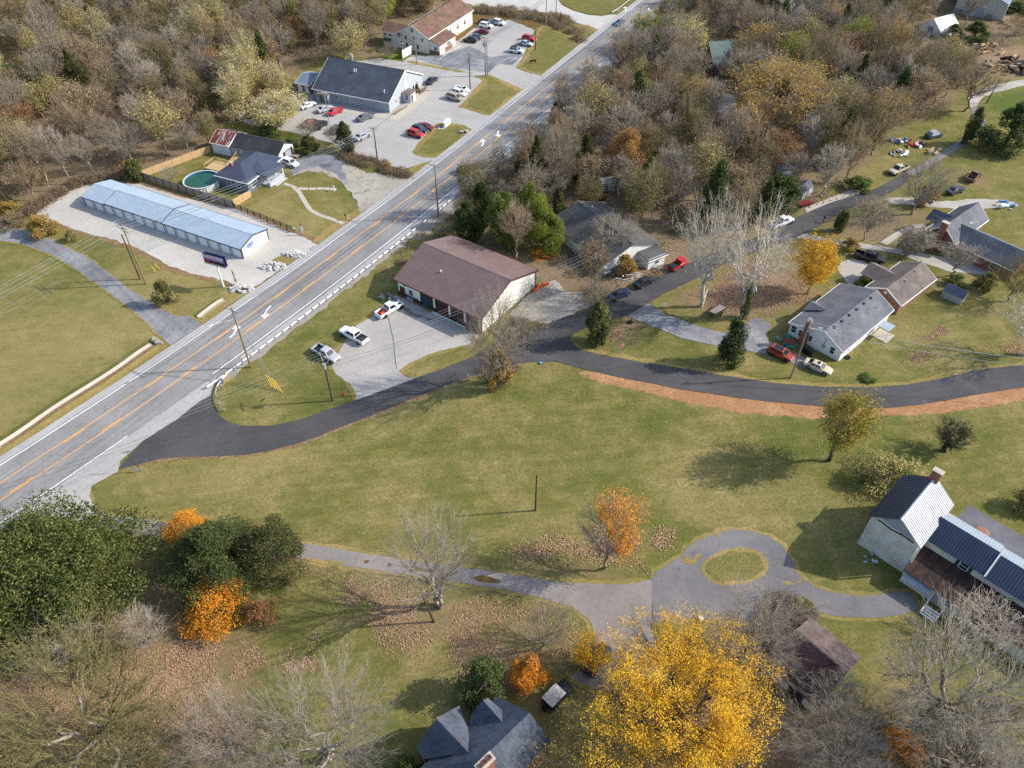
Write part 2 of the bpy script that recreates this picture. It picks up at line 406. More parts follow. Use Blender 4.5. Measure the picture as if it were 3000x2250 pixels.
def ground_mat():
 m,n,b=base_mat('ground_cover',0.95,0,0.08)
 v=world_xy(n)
 big=noise(n,v,0.045,4,0.6,0.6);mid=noise(n,v,0.3,5,0.65);fine=noise(n,v,2.2,4,0.72)
 blade=noise(n,world_xy(n,(1.0,2.4,1.0),R(20)),5.0,3,0.8)
 edge=noise(n,v,0.7,5,0.75);edge2=noise(n,v,0.16,3,0.6)
 c=ramp(n,big,[(0.38,G_GREEN),(0.5,G_OLIVE),(0.62,G_DRY)])
 c=mix(n,0.45,c,ramp(n,mid,[(0.34,G_GREEN),(0.5,G_OLIVE),(0.64,G_DRY)]))
 swath=noise(n,world_xy(n,(0.05,0.9,1.0),R(-8)),1.0,3,0.6);c=mix(n,0.55,c,ramp(n,swath,[(0.36,(0.8,0.84,0.76,1)),(0.64,(1.2,1.16,1.16,1))]),'MULTIPLY')
 patch=noise(n,v,0.11,5,0.7,1.2);c=mix(n,ramp(n,patch,[(0.56,(0,0,0,1)),(0.72,(0.8,0.8,0.8,1))]),c,G_DRY);c=mix(n,ramp(n,patch,[(0.3,(0.7,0.7,0.7,1)),(0.44,(0,0,0,1))]),c,G_GREEN)
 c=mix(n,0.6,c,mix(n,ramp(n,fine,[(0.33,(0,0,0,1)),(0.6,(1,1,1,1))]),G_DARK,c))
 def layer(c,key,col,sharp=0.16,amp=1.1):
  at=n.nodes.new('ShaderNodeAttribute');at.attribute_name=key
  a=n.nodes.new('ShaderNodeMath');a.operation='MULTIPLY_ADD';n.links.new(edge,a.inputs[0]);a.inputs[1].default_value=amp;n.links.new(at.outputs['Fac'],a.inputs[2])
  a2=n.nodes.new('ShaderNodeMath');a2.operation='MULTIPLY_ADD';n.links.new(edge2,a2.inputs[0]);a2.inputs[1].default_value=0.7;n.links.new(a.outputs[0],a2.inputs[2])
  mid_=0.5+amp*0.5+0.35
  k_=ramp_f(n,a2.outputs[0],mid_-sharp,mid_+sharp)
  z_=n.nodes.new('ShaderNodeMath');z_.operation='GREATER_THAN';n.links.new(at.outputs['Fac'],z_.inputs[0]);z_.inputs[1].default_value=0.02
  mu=n.nodes.new('ShaderNodeMath');mu.operation='MULTIPLY';n.links.new(k_,mu.inputs[0]);n.links.new(z_.outputs[0],mu.inputs[1])
  return mix(n,mu.outputs[0],c,col)
 def litter(a,b_,c_,dk,sc):
  q=ramp(n,noise(n,v,0.15,4,0.6,0.4),[(0.3,a),(0.5,b_),(0.7,c_)])
  return mix(n,ramp(n,noise(n,v,sc,4,0.8),[(0.36,(1,1,1,1)),(0.56,(0,0,0,1))]),q,dk)
 c=layer(c,'lush',mix(n,0.5,rgb(84,98,44),mix(n,ramp(n,fine,[(0.35,(0,0,0,1)),(0.6,(1,1,1,1))]),rgb(62,78,34),rgb(104,112,54))),0.3)
 c=layer(c,'dry',mix(n,0.5,c,G_DRY),0.4)
 c=layer(c,'wood',litter(rgb(132,116,92),rgb(142,122,98),rgb(122,114,82),rgb(98,86,68),2.0),0.3)
 c=layer(c,'litter',litter(rgb(142,116,94),rgb(152,124,102),rgb(126,112,80),rgb(108,90,70),2.6),0.35)
 c=layer(c,'soil',litter(rgb(158,134,106),rgb(146,122,94),rgb(170,150,122),rgb(112,92,70),1.5),0.2)
 c=layer(c,'red',litter(rgb(178,136,100),rgb(166,122,88),rgb(192,154,118),rgb(146,106,76),1.8),0.12,0.9)
 c=mix(n,0.8,c,ramp(n,blade,[(0.3,(0.5,0.5,0.5,1)),(0.52,(1,1,1,1)),(0.75,(1.4,1.37,1.3,1))]),'MULTIPLY')
 n.links.new(c,b.inputs['Base Color']);bump(n,b,blade,0.5,0.12)
 return m
def ramp_f(n,val,lo,hi):
 r=n.nodes.new('ShaderNodeMapRange');r.interpolation_type='SMOOTHSTEP';n.links.new(val,r.inputs[0]);r.inputs[1].default_value=lo;r.inputs[2].default_value=hi
 return r.outputs[0]
build_ground()
# ---- highway
highway=hstrip('highway',-60,900,-8.2,5.75,Z5,'highway',3.0)
hstrip('road_shoulder',-60,900,-8.25,-6.85,Z6,'shoulder',2.0,None,0.12,0.1)
hstrip('road_shoulder',101.5,900,4.15,5.7,Z6,'shoulder',2.0,None,0.1,0.1)
hstrip('dry_verge',-60,165,-10.6,-8.0,Z2,'grass_dry',1.2,None,0.8,0)
hstrip('dry_verge',96,140,5.5,6.9,Z2,'rock_bank',1.0,None,0,0.9)
hstrip('rocky_bank',140,330,5.5,8.6,Z2,'rock_bank',1.0,None,0,1.8)
jun=TT((0,1,1400,800),(0,1,1372,900),(0,1,1300,940),(0,1,1140,1065),(0,1,930,1200),(0,1,780,1330),(0,1,760,1400),(0,1,600,1490),(0,1,575,1560),(0,1,630,1640),(0,2,560,60),(0,2,100,60),(0,2,-400,330),(0,1,-420,1900),(0,1,140,1659),(0,1,600,1335),(0,1,1340,815))
sheet('road_shoulder',jun,Z6,'shoulder',0.12,0.8)
for nm,off,y0,y1 in(('edge_line',-6.5,-60,900),('edge_line',3.6,97,900),('edge_line',3.9,-60,83)):
 hstrip(nm,y0,y1,off-0.09,off+0.09,Z7,'paint_white',3.0,highway)
for off in(-3.2,0.0):
 hstrip('centre_line',-60,900,off-0.085,off+0.085,Z7,'paint_yellow',3.0,highway)
k=0
for y in np.arange(-20,620,12.2):
 for off,ph in((-3.2+0.3,0.0),(-0.3,4.0)):
  hstrip('lane_dash',y+ph,y+ph+2.9,off-0.085,off+0.085,Z7,'paint_yellow',1.5,highway)
def turn_arrow(c,ang,flip):
 "left-turn arrow painted flat on the road"
 pts=[(-1.9,0.28)]
 cen=[]
 for q in range(9):
  t=q/8;cen.append((-1.9+2.5*t,-0.1+0.9*t*t))
 L,Rr=[],[]
 for q,(x,y)in enumerate(cen):
  a,b=cen[max(q-1,0)],cen[min(q+1,8)];d=Vector((b[0]-a[0],b[1]-a[1])).normalized()
  L.append((x-d.y*0.17,y+d.x*0.17));Rr.append((x+d.y*0.17,y-d.x*0.17))
 hd=[(cen[-1][0]-0.75,cen[-1][1]+0.55),(cen[-1][0]+0.95,cen[-1][1]+0.85),(cen[-1][0]+0.45,cen[-1][1]-0.7)]
 pts=L+hd+Rr[::-1]
 m=MB()
 cc,ss=math.cos(ang),math.sin(ang)
 w_=[Vector((c.x+x*cc-y*ss,c.y+x*ss+y*cc))for x,y in pts]
 tri=tessellate_polygon([[Vector((p.x,p.y,0))for p in w_]])
 m.add([(p.x,p.y,Z7+0.004)for p in w_],[t if((w_[t[1]]-w_[t[0]]).cross(w_[t[2]]-w_[t[0]]))>0 else t[::-1]for t in tri])
 m.build('turn_arrow','paint_white',highway)
def zz(ox,oy,x,y):return P(ox+x*700/2212,oy+y*700/2212)
for q,fl in((zz(600,600,550,990),1),(zz(600,600,300,1180),0),(zz(1100,200,1118,603),1),(zz(1100,200,1012,695),0),(zz(1400,0,1570,90),1),(zz(1400,0,1380,85),0)):
 turn_arrow(q,hang(q.y)+(math.pi if fl else 0),fl)
 # ---- new black side road
low=TT((0,1,760,1385),(0,1,900,1350),(0,1,1040,1315),(0,1,1140,1305),(0,1,1400,1298),(0,1,1560,1292),(0,1,1720,1270),(0,1,1900,1225),(0,1,2050,1175),(1,1,0,1108),(1,1,200,1035),(1,1,400,950),(1,1,600,870),(1,1,830,785),(1,1,1000,735),(1,1,1200,690),(1,1,1380,685),(1,1,1470,703),(1,1,1560,730),(1,1,1750,775),(1,1,2000,823),(2,1,0,868),(2,1,200,895),(2,1,400,925),(2,1,600,948),(2,1,900,975),(2,1,1100,985),(2,1,1300,985),(2,1,1500,970),(2,1,1700,938),(2,1,1900,900),(2,1,2212,850),(2,1,3000,700))
up=TT((2,1,3000,560),(2,1,2212,705),(2,1,1900,740),(2,1,1650,800),(2,1,1450,835),(2,1,1250,850),(2,1,1040,850),(2,1,900,848),(2,1,600,825),(2,1,300,780),(2,1,0,730),(1,1,1900,680),(1,1,1700,645),(1,1,1560,610),(1,1,1500,577),(1,1,1483,545),(1,1,1500,515),(1,1,1570,470),(1,1,1700,425),(1,1,1860,385),(1,1,1990,305),(1,1,2100,240),(2,1,0,190),(2,1,120,130),(2,1,270,55),(2,0,420,1655),(2,0,700,1560),(2,0,880,1470),(2,0,990,1400),(2,0,1180,1310),(2,0,1290,1280),(2,0,1420,1210),(2,0,1480,1140),(2,0,1440,1118),(2,0,1270,1215),(2,0,1100,1270),(2,0,940,1320),(2,0,770,1395),(2,0,640,1470),(2,0,420,1560),(2,1,100,20),(2,1,-60,90),(1,1,1960,175),(1,1,1820,270),(1,1,1600,350),(1,1,1450,395),(1,1,1330,440),(1,1,1250,480),(1,1,1190,520),(1,1,1100,565),(1,1,905,635),(1,1,760,690),(1,1,600,750),(1,1,475,795),(1,1,180,905),(0,1,2212,965),(0,1,2050,1025),(0,1,1900,1075),(0,1,1770,1098),(0,1,1650,1105),(0,1,1560,1098),(0,1,1490,1080),(0,1,1440,1050),(0,1,1395,1000),(0,1,1370,930),(0,1,1366,900),(0,1,1300,940),(0,1,1140,1065),(0,1,930,1200))
sheet('side_road',low+up,Z5+0.002,'new_asphalt',0.08,0.8)
sheet('road_verge',[p+Vector((0,-0.5,0))for p in low[1:16]]+[p+Vector((0,0.3,0))for p in low[1:16]][::-1],Z3,'bare_dirt',0.35,0.6)
sheet('road_verge',inflate(TT((1,1,1480,545),(1,1,1560,612),(1,1,1900,683),(2,1,0,733),(2,1,600,828),(2,1,1040,853),(2,1,1450,838),(2,1,1900,743),(2,1,2300,700),(2,1,2300,690),(2,1,1900,728),(2,1,1450,822),(2,1,1040,838),(2,1,600,812),(2,1,0,718),(1,1,1560,595)),0.25),Z3,'grass_dry',0.3,0.6)
sheet('old_road',Z(2,0,(1480,1140),(1600,1085),(1750,985),(1850,930),(1945,860),(1968,785),(1940,722),(1900,690),(1865,700),(1880,750),(1890,800),(1855,865),(1780,920),(1680,985),(1560,1060),(1440,1118)),Z5,'old_road',0.12,0.8)
sheet('gravel_lane',Z(2,0,(1860,700),(1840,650),(1880,600),(1990,560),(2212,515),(2900,440),(2900,480),(2212,555),(2020,600),(1930,640),(1905,690)),Z4,'gravel_grey',0.3,0.8)
sheet('gravel_lane',Z(2,0,(1290,1290),(1430,1275),(1700,1310),(1900,1285),(2150,1300),(2150,1345),(1800,1360),(1640,1345),(1350,1320)),Z4,'gravel_grey',0.4,0.7,1)
sheet('gravel_lane',TT((2,0,740,1505),(2,0,960,1545),(2,0,1180,1580),(2,0,1480,1625),(2,1,1750,20),(2,1,2000,90),(2,1,2000,130),(2,1,1720,100),(2,1,1480,20),(2,0,1400,1645),(2,0,1130,1605),(2,0,930,1570),(2,0,720,1540)),Z4,'gravel_grey',0.25,0.7)
sheet('gravel_lane',TT((2,1,1000,60),(2,1,1080,10),(2,1,1240,60),(2,1,1250,130),(2,1,1120,160),(2,1,1100,200),(2,1,1020,130)),Z3,'gravel_grey',0.5,0.7,1)
sheet('gravel_lane',Z(2,0,(200,600),(330,610),(360,690),(300,740),(330,850),(360,930),(320,935),(280,850),(240,720),(190,660)),Z4,'gravel',0.5,0.8,1)
sheet('road_verge',Z(2,0,(790,1350),(1060,1240),(1170,1230),(1180,1260),(1000,1320),(800,1390)),Z4,'gravel_grey',0.2,0.8)
# ---- drive past the yard up to the white house
sheet('house_drive',TT((1,1,1850,388),(1,1,1990,308),(1,1,2100,380),(2,1,0,420),(2,1,180,480),(2,1,260,500),(2,1,400,460),(2,1,440,410),(2,1,500,403),(2,1,575,440),(2,1,545,500),(2,1,560,560),(2,1,700,620),(2,1,800,665),(2,1,960,740),(2,1,900,775),(2,1,760,715),(2,1,560,640),(2,1,390,608),(2,1,200,580),(2,1,0,535),(1,1,2050,470)),Z4,'weathered_drive',0.12,0.6)
# ---- fire station apron and the broken slab behind
apron=TT((0,1,2150,715),(1,1,20,560),(1,1,100,450),(1,1,200,395),(1,1,330,310),(1,1,352,255),(1,1,895,520),(1,1,830,575),(1,1,700,600),(1,1,560,640),(1,1,440,695),(1,1,370,745),(1,1,400,780),(1,1,475,795),(1,1,180,905),(1,1,95,935),(1,1,100,900),(1,1,60,830),(0,1,2180,770))
sheet('dry_verge',inflate(apron,0.7),Z2,'grass_dry',0.5,0.6)
sheet('station_apron',apron,Z4,'station_apron',0.12,0.6)
sheet('old_slab',Z(1,1,(1230,240),(1290,180),(1380,160),(1480,230),(1560,240),(1620,330),(1450,395),(1330,440),(1240,430),(1130,400),(1080,380)),Z3,'broken_concrete',0.5,0.6)
cover('wood',Z(1,1,(1080,380),(1200,420),(1330,440),(1200,520),(1060,580),(930,640),(900,600),(890,520)),6.0,0.75)
# ---- lower drive, forecourt and turning loop
dr=TT((0,1,575,1520),(0,1,590,1600),(0,1,630,1650),(0,2,700,5),(0,2,870,35),(0,2,1150,78),(0,2,1500,130),(0,2,1910,192),(0,2,2212,242),(1,2,250,287),(1,2,500,322),(1,2,740,352),(1,2,1000,392),(1,2,1250,432),(1,2,1400,457),(1,2,1600,464),(1,2,1800,470),(1,2,1920,457),(1,2,2010,435),(1,2,2015,520),(1,2,2010,620),(1,2,2005,760),(1,2,2060,900),(1,2,2080,1100),(1,2,1900,1200),(1,2,1650,1150),(1,2,1500,1090),(1,2,1480,1060),(1,2,1640,1000),(1,2,1660,880),(1,2,1640,780),(1,2,1605,700),(1,2,1560,660),(1,2,1480,612),(1,2,1380,580),(1,2,1250,545),(1,2,1000,492),(1,2,800,462),(1,2,450,412),(1,2,200,375),(0,2,2212,347),(0,2,1930,302),(0,2,1500,235),(0,2,1090,168),(0,2,900,147),(0,2,610,105),(0,2,480,60))
sheet('dry_verge',inflate(dr,0.55),Z2,'grass_dry',0.4,0.6)
sheet('lower_drive',dr,Z4,'lower_drive',0.14,0.6)
lp=TT((1,2,2012,432),(1,2,2040,390),(1,2,2130,330),(2,2,-10,290),(2,2,35,230),(2,2,80,190),(2,2,230,140),(2,2,330,115),(2,2,450,125),(2,2,560,160),(2,2,640,215),(2,2,700,300),(2,2,740,390),(2,2,780,440),(2,2,860,490),(2,2,980,525),(2,2,1150,545),(2,2,1250,537),(2,2,1430,517),(2,2,1480,530),(2,2,1530,625),(2,2,1450,657),(2,2,1300,682),(2,2,1200,686),(2,2,1060,682),(2,2,960,667),(2,2,860,640),(2,2,740,600),(2,2,630,580),(2,2,480,700),(2,2,330,712),(2,2,100,690),(1,2,2015,720),(1,2,2015,600))
sheet('dry_verge',inflate(lp,0.6),Z2,'grass_dry',0.4,0.6)
sheet('turning_loop',lp,Z5,'loop_drive',0.12,0.6)
isl=Z(2,2,(115,350),(170,300),(260,248),(400,232),(490,260),(545,310),(553,370),(500,430),(400,462),(280,478),(190,455),(140,410))
sheet('grass_island',inflate(isl,0.15),Z5+0.006,'grass_dry',0.15,0.5,1)
sheet('grass_island',inflate(isl,-0.5),Z5+0.012,'grass',0.3,0.5,1)
sheet('weed_patch',Z(1,2,(-250,300),(-120,312),(20,320),(10,345),(-150,335)),Z5,'grass_dry',0.3,0.4)
for q in(((850,425),(960,418),(1040,450),(960,460),(880,445)),((470,350),(540,375),(620,378),(560,392),(480,378)),((150,318),(180,312),(175,330),(155,332)),((300,330),(330,335),(325,355),(305,352))):
 sheet('weed_patch',Z(1,2,*q),Z5,'grass_brown',0.25,0.3)
for q in(((640,460),(720,455),(780,435),(760,460),(700,470)),((0,290),(60,310),(110,265),(120,290),(60,345),(0,330)),((225,145),(240,145),(248,220),(238,232))):
 sheet('weed_patch',Z(2,2,*q),Z6,'grass_dry',0.2,0.3)
cover('lush',Z(2,2,(760,450),(700,320),(830,60),(1000,60),(1130,200),(1420,420),(1430,505),(1250,525),(1150,532),(990,512),(870,478)),4.0,0.8)
# ---- storage yard
yard=TT((0,0,225,1385),(0,0,330,1310),(0,0,440,1250),(0,0,540,1195),(0,0,700,1175),(0,0,900,1195),(0,0,1000,1225),(0,0,1200,1285),(0,0,1520,1352),(0,0,1700,1435),(0,0,1900,1515),(0,0,1960,1535),(0,0,2062,1588),(0,1,1640,207),(0,1,1530,185),(0,1,1400,145),(0,1,1250,120),(0,1,1100,65),(0,0,950,1640),(0,0,850,1590),(0,0,700,1545),(0,0,500,1495),(0,0,380,1445))
sheet('yard_edge',inflate(yard,1.0),Z2,'bare_dirt',0.9,0.7)
sheet('gravel_yard',yard,Z4,'gravel',0.35,0.7)
sheet('grass_island',TT((0,1,1760,25),(0,1,1870,-15),(0,1,1960,0),(0,1,1860,65),(0,1,1790,80)),Z5,'grass_dry',0.4,0.5)
wd=TT((0,0,-500,1420),(0,0,0,1440),(0,0,80,1470),(0,0,220,1510),(0,0,350,1560),(0,0,440,1610),(0,1,555,0),(0,1,700,110),(0,1,830,208),(0,1,950,288),(0,1,1050,350),(0,1,1150,392),(0,1,1210,385),(0,1,1310,445),(0,1,1110,578),(0,1,1060,540),(0,1,1010,490),(0,1,960,440),(0,1,880,370),(0,1,760,280),(0,1,640,190),(0,1,500,90),(0,1,350,0),(0,0,250,1620),(0,0,100,1572),(0,0,0,1560),(0,0,-500,1540))
sheet('dry_verge',inflate(wd,0.35),Z3,'grass_dry',0.3,0.5)
sheet('weathered_drive',wd,Z4,'weathered_drive',0.12,0.6)
# ---- yard of the dark-roofed house: worn drive and stepping path
sheet('house_drive',TT((0,0,1885,1095),(0,0,1950,1030),(0,0,2050,1000),(0,0,2212,1010),(1,0,60,1065),(1,0,160,1120),(1,0,330,1135),(1,0,430,1165),(1,0,300,1270),(1,0,120,1385),(1,0,110,1330),(1,0,65,1255),(1,0,0,1180),(0,0,2100,1120),(0,0,1990,1110),(0,0,1900,1140)),Z4,'broken_concrete',0.4,0.7)
sheet('house_drive',TT((0,0,1890,1090),(0,0,1960,1015),(0,0,2080,1000),(0,0,2212,1030),(1,0,10,1110),(1,0,50,1190),(1,0,20,1200),(0,0,2180,1130),(0,0,2060,1080),(0,0,1960,1100),(0,0,1900,1140)),Z5,'patched_lot',0.4,0.7)
pth=TT((0,0,1840,1190),(0,0,1900,1210),(0,0,1935,1240),(0,0,1970,1300),(0,0,2010,1360),(0,0,2070,1395),(0,0,2150,1420),(0,0,2230,1450))
pm=thing('stepping_path','concrete slab path crossing the lawn in front of the dark-roofed house','path',(0,0,0));pm['kind']='structure'
acc=0
for a,b in zip(pth[:-1],pth[1:]):
 L=(b-a).length;n_=max(1,int(L/1.3))
 for q in range(n_):
  c0=a+(b-a)*((q+0.04)/n_);c1=a+(b-a)*((q+0.96)/n_);d=(c1-c0).normalized();nn=Vector((-d.y,d.x,0))*0.5
  m=MB();m.poly([c0-nn,c1-nn,c1+nn,c0+nn],0.0,0.05+random.uniform(0,0.02));m.build('slab','concrete',pm)
pth=TT((0,0,1930,1222),(0,0,2000,1225),(0,0,2100,1222),(0,0,2180,1228))
pm=thing('side_path','short side path of slabs leading to the white post on the lawn','path',(0,0,0));pm['kind']='structure'
for a,b in zip(pth[:-1],pth[1:]):
 n_=max(1,int((b-a).length/1.4))
 for q in range(n_):
  c0=a+(b-a)*((q+0.06)/n_);c1=a+(b-a)*((q+0.94)/n_);d=(c1-c0).normalized();nn=Vector((-d.y,d.x,0))*0.5
  m=MB();m.poly([c0-nn,c1-nn,c1+nn,c0+nn],0.0,0.05);m.build('slab','concrete',pm)
  # ---- church lots
lot=[HW(y,-8.0)for y in(166,185,200,206,215,223)]+TT((1,0,1190,465),(1,0,1130,440),(1,0,1185,350),(1,0,1250,200),(1,0,1200,150),(1,0,1090,130),(1,0,870,170),(1,0,740,270),(1,0,640,370),(1,0,440,370),(1,0,400,400),(1,0,250,378),(1,0,130,395),(1,0,-60,400),(0,0,1940,610),(0,0,1700,680),(0,0,1530,740),(0,0,1590,800),(0,0,1900,860),(0,0,2150,930),(1,0,80,990),(1,0,240,1055),(1,0,400,1100))
sheet('church_lot',lot,Z3,'church_lot',0.15,0.8)
sheet('patched_lot',Z(1,0,(440,360),(640,360),(830,300),(900,330),(960,370),(1190,350),(1110,420),(1010,418),(960,470),(860,460),(740,450),(560,410)),Z4,'patched_lot',0.3,0.8)
sheet('church_walk',TT((0,0,2040,650),(0,0,2160,690),(1,0,20,710),(1,0,320,745),(1,0,440,640),(1,0,560,560),(1,0,600,600),(1,0,450,730),(1,0,360,780),(1,0,160,750),(1,0,0,725),(0,0,2100,690)),Z4,'concrete',0.03,0.8)
sheet('walk_bed',Z(1,0,(325,740),(345,748),(430,690),(425,682)),Z5,'bare_dirt',0.1,0.5)
sheet('walk_bed',Z(1,0,(480,600),(510,615),(560,570),(545,560)),Z5,'bare_dirt',0.1,0.5)
gi1=Z(1,0,(455,985),(540,880),(625,800),(700,793),(800,815),(848,845),(780,925),(680,1000),(620,1022),(540,1022),(470,1000))
gi2=TT((1,0,765,695),(1,0,850,590),(1,0,918,522),(1,0,860,495),(1,0,960,484),(1,0,1110,550),(1,0,1160,578),(1,0,1195,575),(1,0,1100,655),(1,0,1030,710),(1,0,970,755),(1,0,880,730))
gi3=Z(1,0,(1130,435),(1190,360),(1255,215),(1300,165),(1480,235),(1530,175),(1600,160),(1678,205),(1600,285),(1420,425),(1300,492),(1200,468))
for g_ in(gi1,gi2,gi3):
 sheet('grass_island',g_,Z4+0.004,'grass_dry',0.35,0.6)
 sheet('grass_island',inflate(g_,-1.6),Z5+0.004,'grass',0.6,0.6)
sheet('dry_verge',Z(1,0,(420,390),(560,415),(760,455),(860,480),(840,470),(760,470),(550,430),(430,405)),Z5,'grass_dry',0.3,0.6)
sheet('lawn_patch',Z(1,0,(250,370),(330,320),(400,340),(430,360),(390,390),(300,385)),Z4,'grass_lush',0.3,0.8)
sheet('lawn_patch',Z(1,0,(735,250),(850,165),(860,90),(1000,90),(1250,130),(1300,160),(1250,190),(1090,130),(930,120),(860,180),(760,265)),Z4,'grass_brown',0.3,0.8)
topc=Z(1,0,(790,15),(860,38),(1000,50),(1200,75),(1340,82),(1430,95),(1500,140),(1600,170),(1690,202),(1820,97),(1750,95),(1690,105),(1600,98),(1500,70),(1430,35),(1405,0),(1420,-60),(1300,-200),(700,-200),(760,-40))
sheet('top_lot',topc,Z4,'pale_concrete',0.1,1.0)
sheet('lawn_patch',Z(1,0,(1415,5),(1430,-60),(1900,-60),(1840,0),(1760,75),(1700,98),(1600,92),(1500,62),(1440,32)),Z5,'grass',0.2,0.8)
for a,b in(((1130,395),(1180,375)),((1090,400),(1140,372)),((1050,395),(1100,370))):
 p0,p1=T(1,0,*a),T(1,0,*b);d=(p1-p0).normalized();nn=Vector((-d.y,d.x,0))*0.06
 sheet('bay_line',[p0-nn,p1-nn,p1+nn,p0+nn],Z6,'paint_white')
for a,b in(((505,395),(560,400)),((620,395),(700,340)),((560,400),(640,410)),((1690,150),(1650,175))):
 p0,p1=T(1,0,*a),T(1,0,*b);d=(p1-p0).normalized();nn=Vector((-d.y,d.x,0))*0.06
 sheet('bay_line',[p0-nn,p1-nn,p1+nn,p0+nn],Z6,'paint_white')
 # ---- roadside gutter of old concrete on the far side of the highway, and the sealed crack in the apron
def sweep(name,pts,prof,mats,midx,parent=None,label=None,cat=None):
 m=MB();vs=[];k=len(prof);pts=[Vector((p[0],p[1]))for p in pts]
 for i,p in enumerate(pts):
  a,b=pts[max(i-1,0)],pts[min(i+1,len(pts)-1)];d=(b-a).normalized();nn=Vector((-d.y,d.x))
  vs+=[(p.x+nn.x*o_,p.y+nn.y*o_,z)for o_,z in prof]
 for i in range(len(pts)-1):
  for q in range(k-1):
   m.cur=midx[q]
   m.add([vs[i*k+q],vs[(i+1)*k+q],vs[(i+1)*k+q+1],vs[i*k+q+1]],[(3,2,1,0)])
 o=m.build(name,mats,parent)
 if label:tag(o,label,cat)
 elif parent is None:o['kind']='structure'
 return o
gut=[T(0,1,x,y)for x,y in((-300,1440),(0,1245),(150,1150),(380,985),(600,850),(780,735),(900,645),(1000,580))]
gut=smooth_poly(gut,2,False)
sweep('roadside_gutter',gut,[(-1.5,0.01),(-0.6,0.16),(-0.1,0.03),(0.35,0.05),(0.9,0.32),(2.2,0.012)],['grass_dry','concrete','bare_dirt','grass'],[0,2,2,1,3])
gut2=smooth_poly([T(0,1,x,y)for x,y in((1290,400),(1350,350),(1420,300),(1450,285))],1,False)
sweep('roadside_gutter',gut2,[(-1.0,0.01),(-0.5,0.12),(0.0,0.03),(0.5,0.22),(1.4,0.012)],['grass_dry','concrete','grass'],[0,1,1,2])
ck=[T(1,1,x,y)for x,y in((305,400),(320,470),(340,560),(345,640),(358,735))]
m=MB()
for a,b in zip(ck[:-1],ck[1:]):
 d=(b-a).normalized();nn=Vector((-d.y,d.x,0))*0.05
 m.add([a-nn+Vector((0,0,Z6)),b-nn+Vector((0,0,Z6)),b+nn+Vector((0,0,Z6)),a+nn+Vector((0,0,Z6))],[(0,1,2,3)])
M('tar',rgb(52,52,55),None,4)
o=m.build('tar_seam','tar');o['kind']='structure'
M('wet_stain',rgb(104,98,94),rgb(124,118,112),1.0)
sheet('wet_stain',Z(1,1,(395,320),(440,345),(480,375),(560,400),(600,410),(575,425),(520,410),(450,390),(400,350)),Z6,'wet_stain',0.3,0.3)
# ====== buildings
M('white_siding',rgb(226,226,222),rgb(208,208,204),1.2,0.7)
M('cream_metal',rgb(228,224,214),rgb(216,212,202),0.8,0.5)
M('cream_wall',rgb(224,216,200),rgb(210,202,186),0.7,0.8)
M('maroon_metal',rgb(92,52,50),rgb(78,44,42),1.0,0.5)
M('blue_metal',rgb(150,166,180),rgb(164,178,190),0.6,0.45,0.1,0.4)
M('blue_trim',rgb(58,74,104),rgb(48,62,90),1.0,0.5)
M('door_white',rgb(222,226,230),rgb(212,216,221),1.0,0.5)
M('tan_jamb',rgb(196,188,172),rgb(184,176,160),1.0,0.7)
M('glass_dark',rgb(34,38,44),rgb(52,58,66),0.9,0.08,0.0,0.6)
M('trim_white',rgb(232,232,230),rgb(220,220,217),1.5,0.6)
M('black_metal',rgb(66,73,88),rgb(76,83,98),0.8,0.4,0.1,0.4)
M('gutter_black',rgb(40,40,44),None,2,0.6)
M('grey_siding',rgb(108,116,128),rgb(96,104,116),1.0,0.7)
M('pale_grey_siding',rgb(178,184,192),rgb(166,172,180),1.0,0.7)
M('band_grey',rgb(150,156,164),rgb(138,144,152),1.0,0.7)
M('rust_metal',rgb(112,54,44),rgb(176,172,168),0.55,0.7,0.0,0.3,0,6,0.5,0.62,(3,0.4,1))
M('weathered_board',rgb(196,200,200),rgb(128,126,120),0.9,0.9,0,0.2,0,8,0.42,0.7,(3,3,0.5))
M('barn_white',rgb(222,226,228),rgb(200,204,206),0.6,0.85)
M('barn_red',rgb(122,38,38),rgb(98,30,30),0.8,0.8)
M('timber',rgb(196,168,124),rgb(172,144,104),1.5,0.85,0,0.2,0,5,0.3,0.7,(6,6,0.6))
M('timber_grey',rgb(150,142,134),rgb(122,114,106),1.5,0.9,0,0.2,0,5,0.3,0.7,(6,6,0.6))
M('timber_dark',rgb(60,50,42),rgb(46,38,32),1.5,0.9)
M('galvanised',rgb(186,190,194),rgb(164,168,174),1.5,0.4,0.4,0.5)
M('pool_water',rgb(38,92,74),rgb(30,80,62),0.4,0.06,0.0,0.5)
M('pool_liner',rgb(34,92,138),rgb(48,110,150),1.0,0.5)
M('pool_wall',rgb(206,208,206),rgb(188,190,188),1.0,0.5)
M('black_fence',rgb(34,32,32),rgb(44,42,40),2.0,0.7)
M('old_clapboard',rgb(206,206,196),rgb(150,146,120),0.5,0.85,0,0.2,0,7,0.45,0.78,(1,1,0.6))
M('porch_roof',rgb(58,46,44),rgb(92,66,50),0.8,0.9,0,0.2,0,8,0.45,0.7)
M('tar_roof',rgb(84,84,90),rgb(104,104,108),0.5,0.9)
M('shutter_green',rgb(34,62,58),None,2,0.6)
M('shed_brown',rgb(92,80,76),rgb(116,100,94),0.5,0.9,0,0.2,0,7,0.4,0.65)
M('shed_brown_shade',rgb(54,40,46),rgb(70,50,50),0.5,0.9)
M('copper_flash',rgb(150,104,84),rgb(126,86,70),1.5,0.6)
M('dark_interior',rgb(40,38,38),rgb(56,52,50),1.0,0.9)
M('teal',rgb(24,150,160),None,2,0.5)
M('rubber',rgb(30,30,31),None,3,0.9)
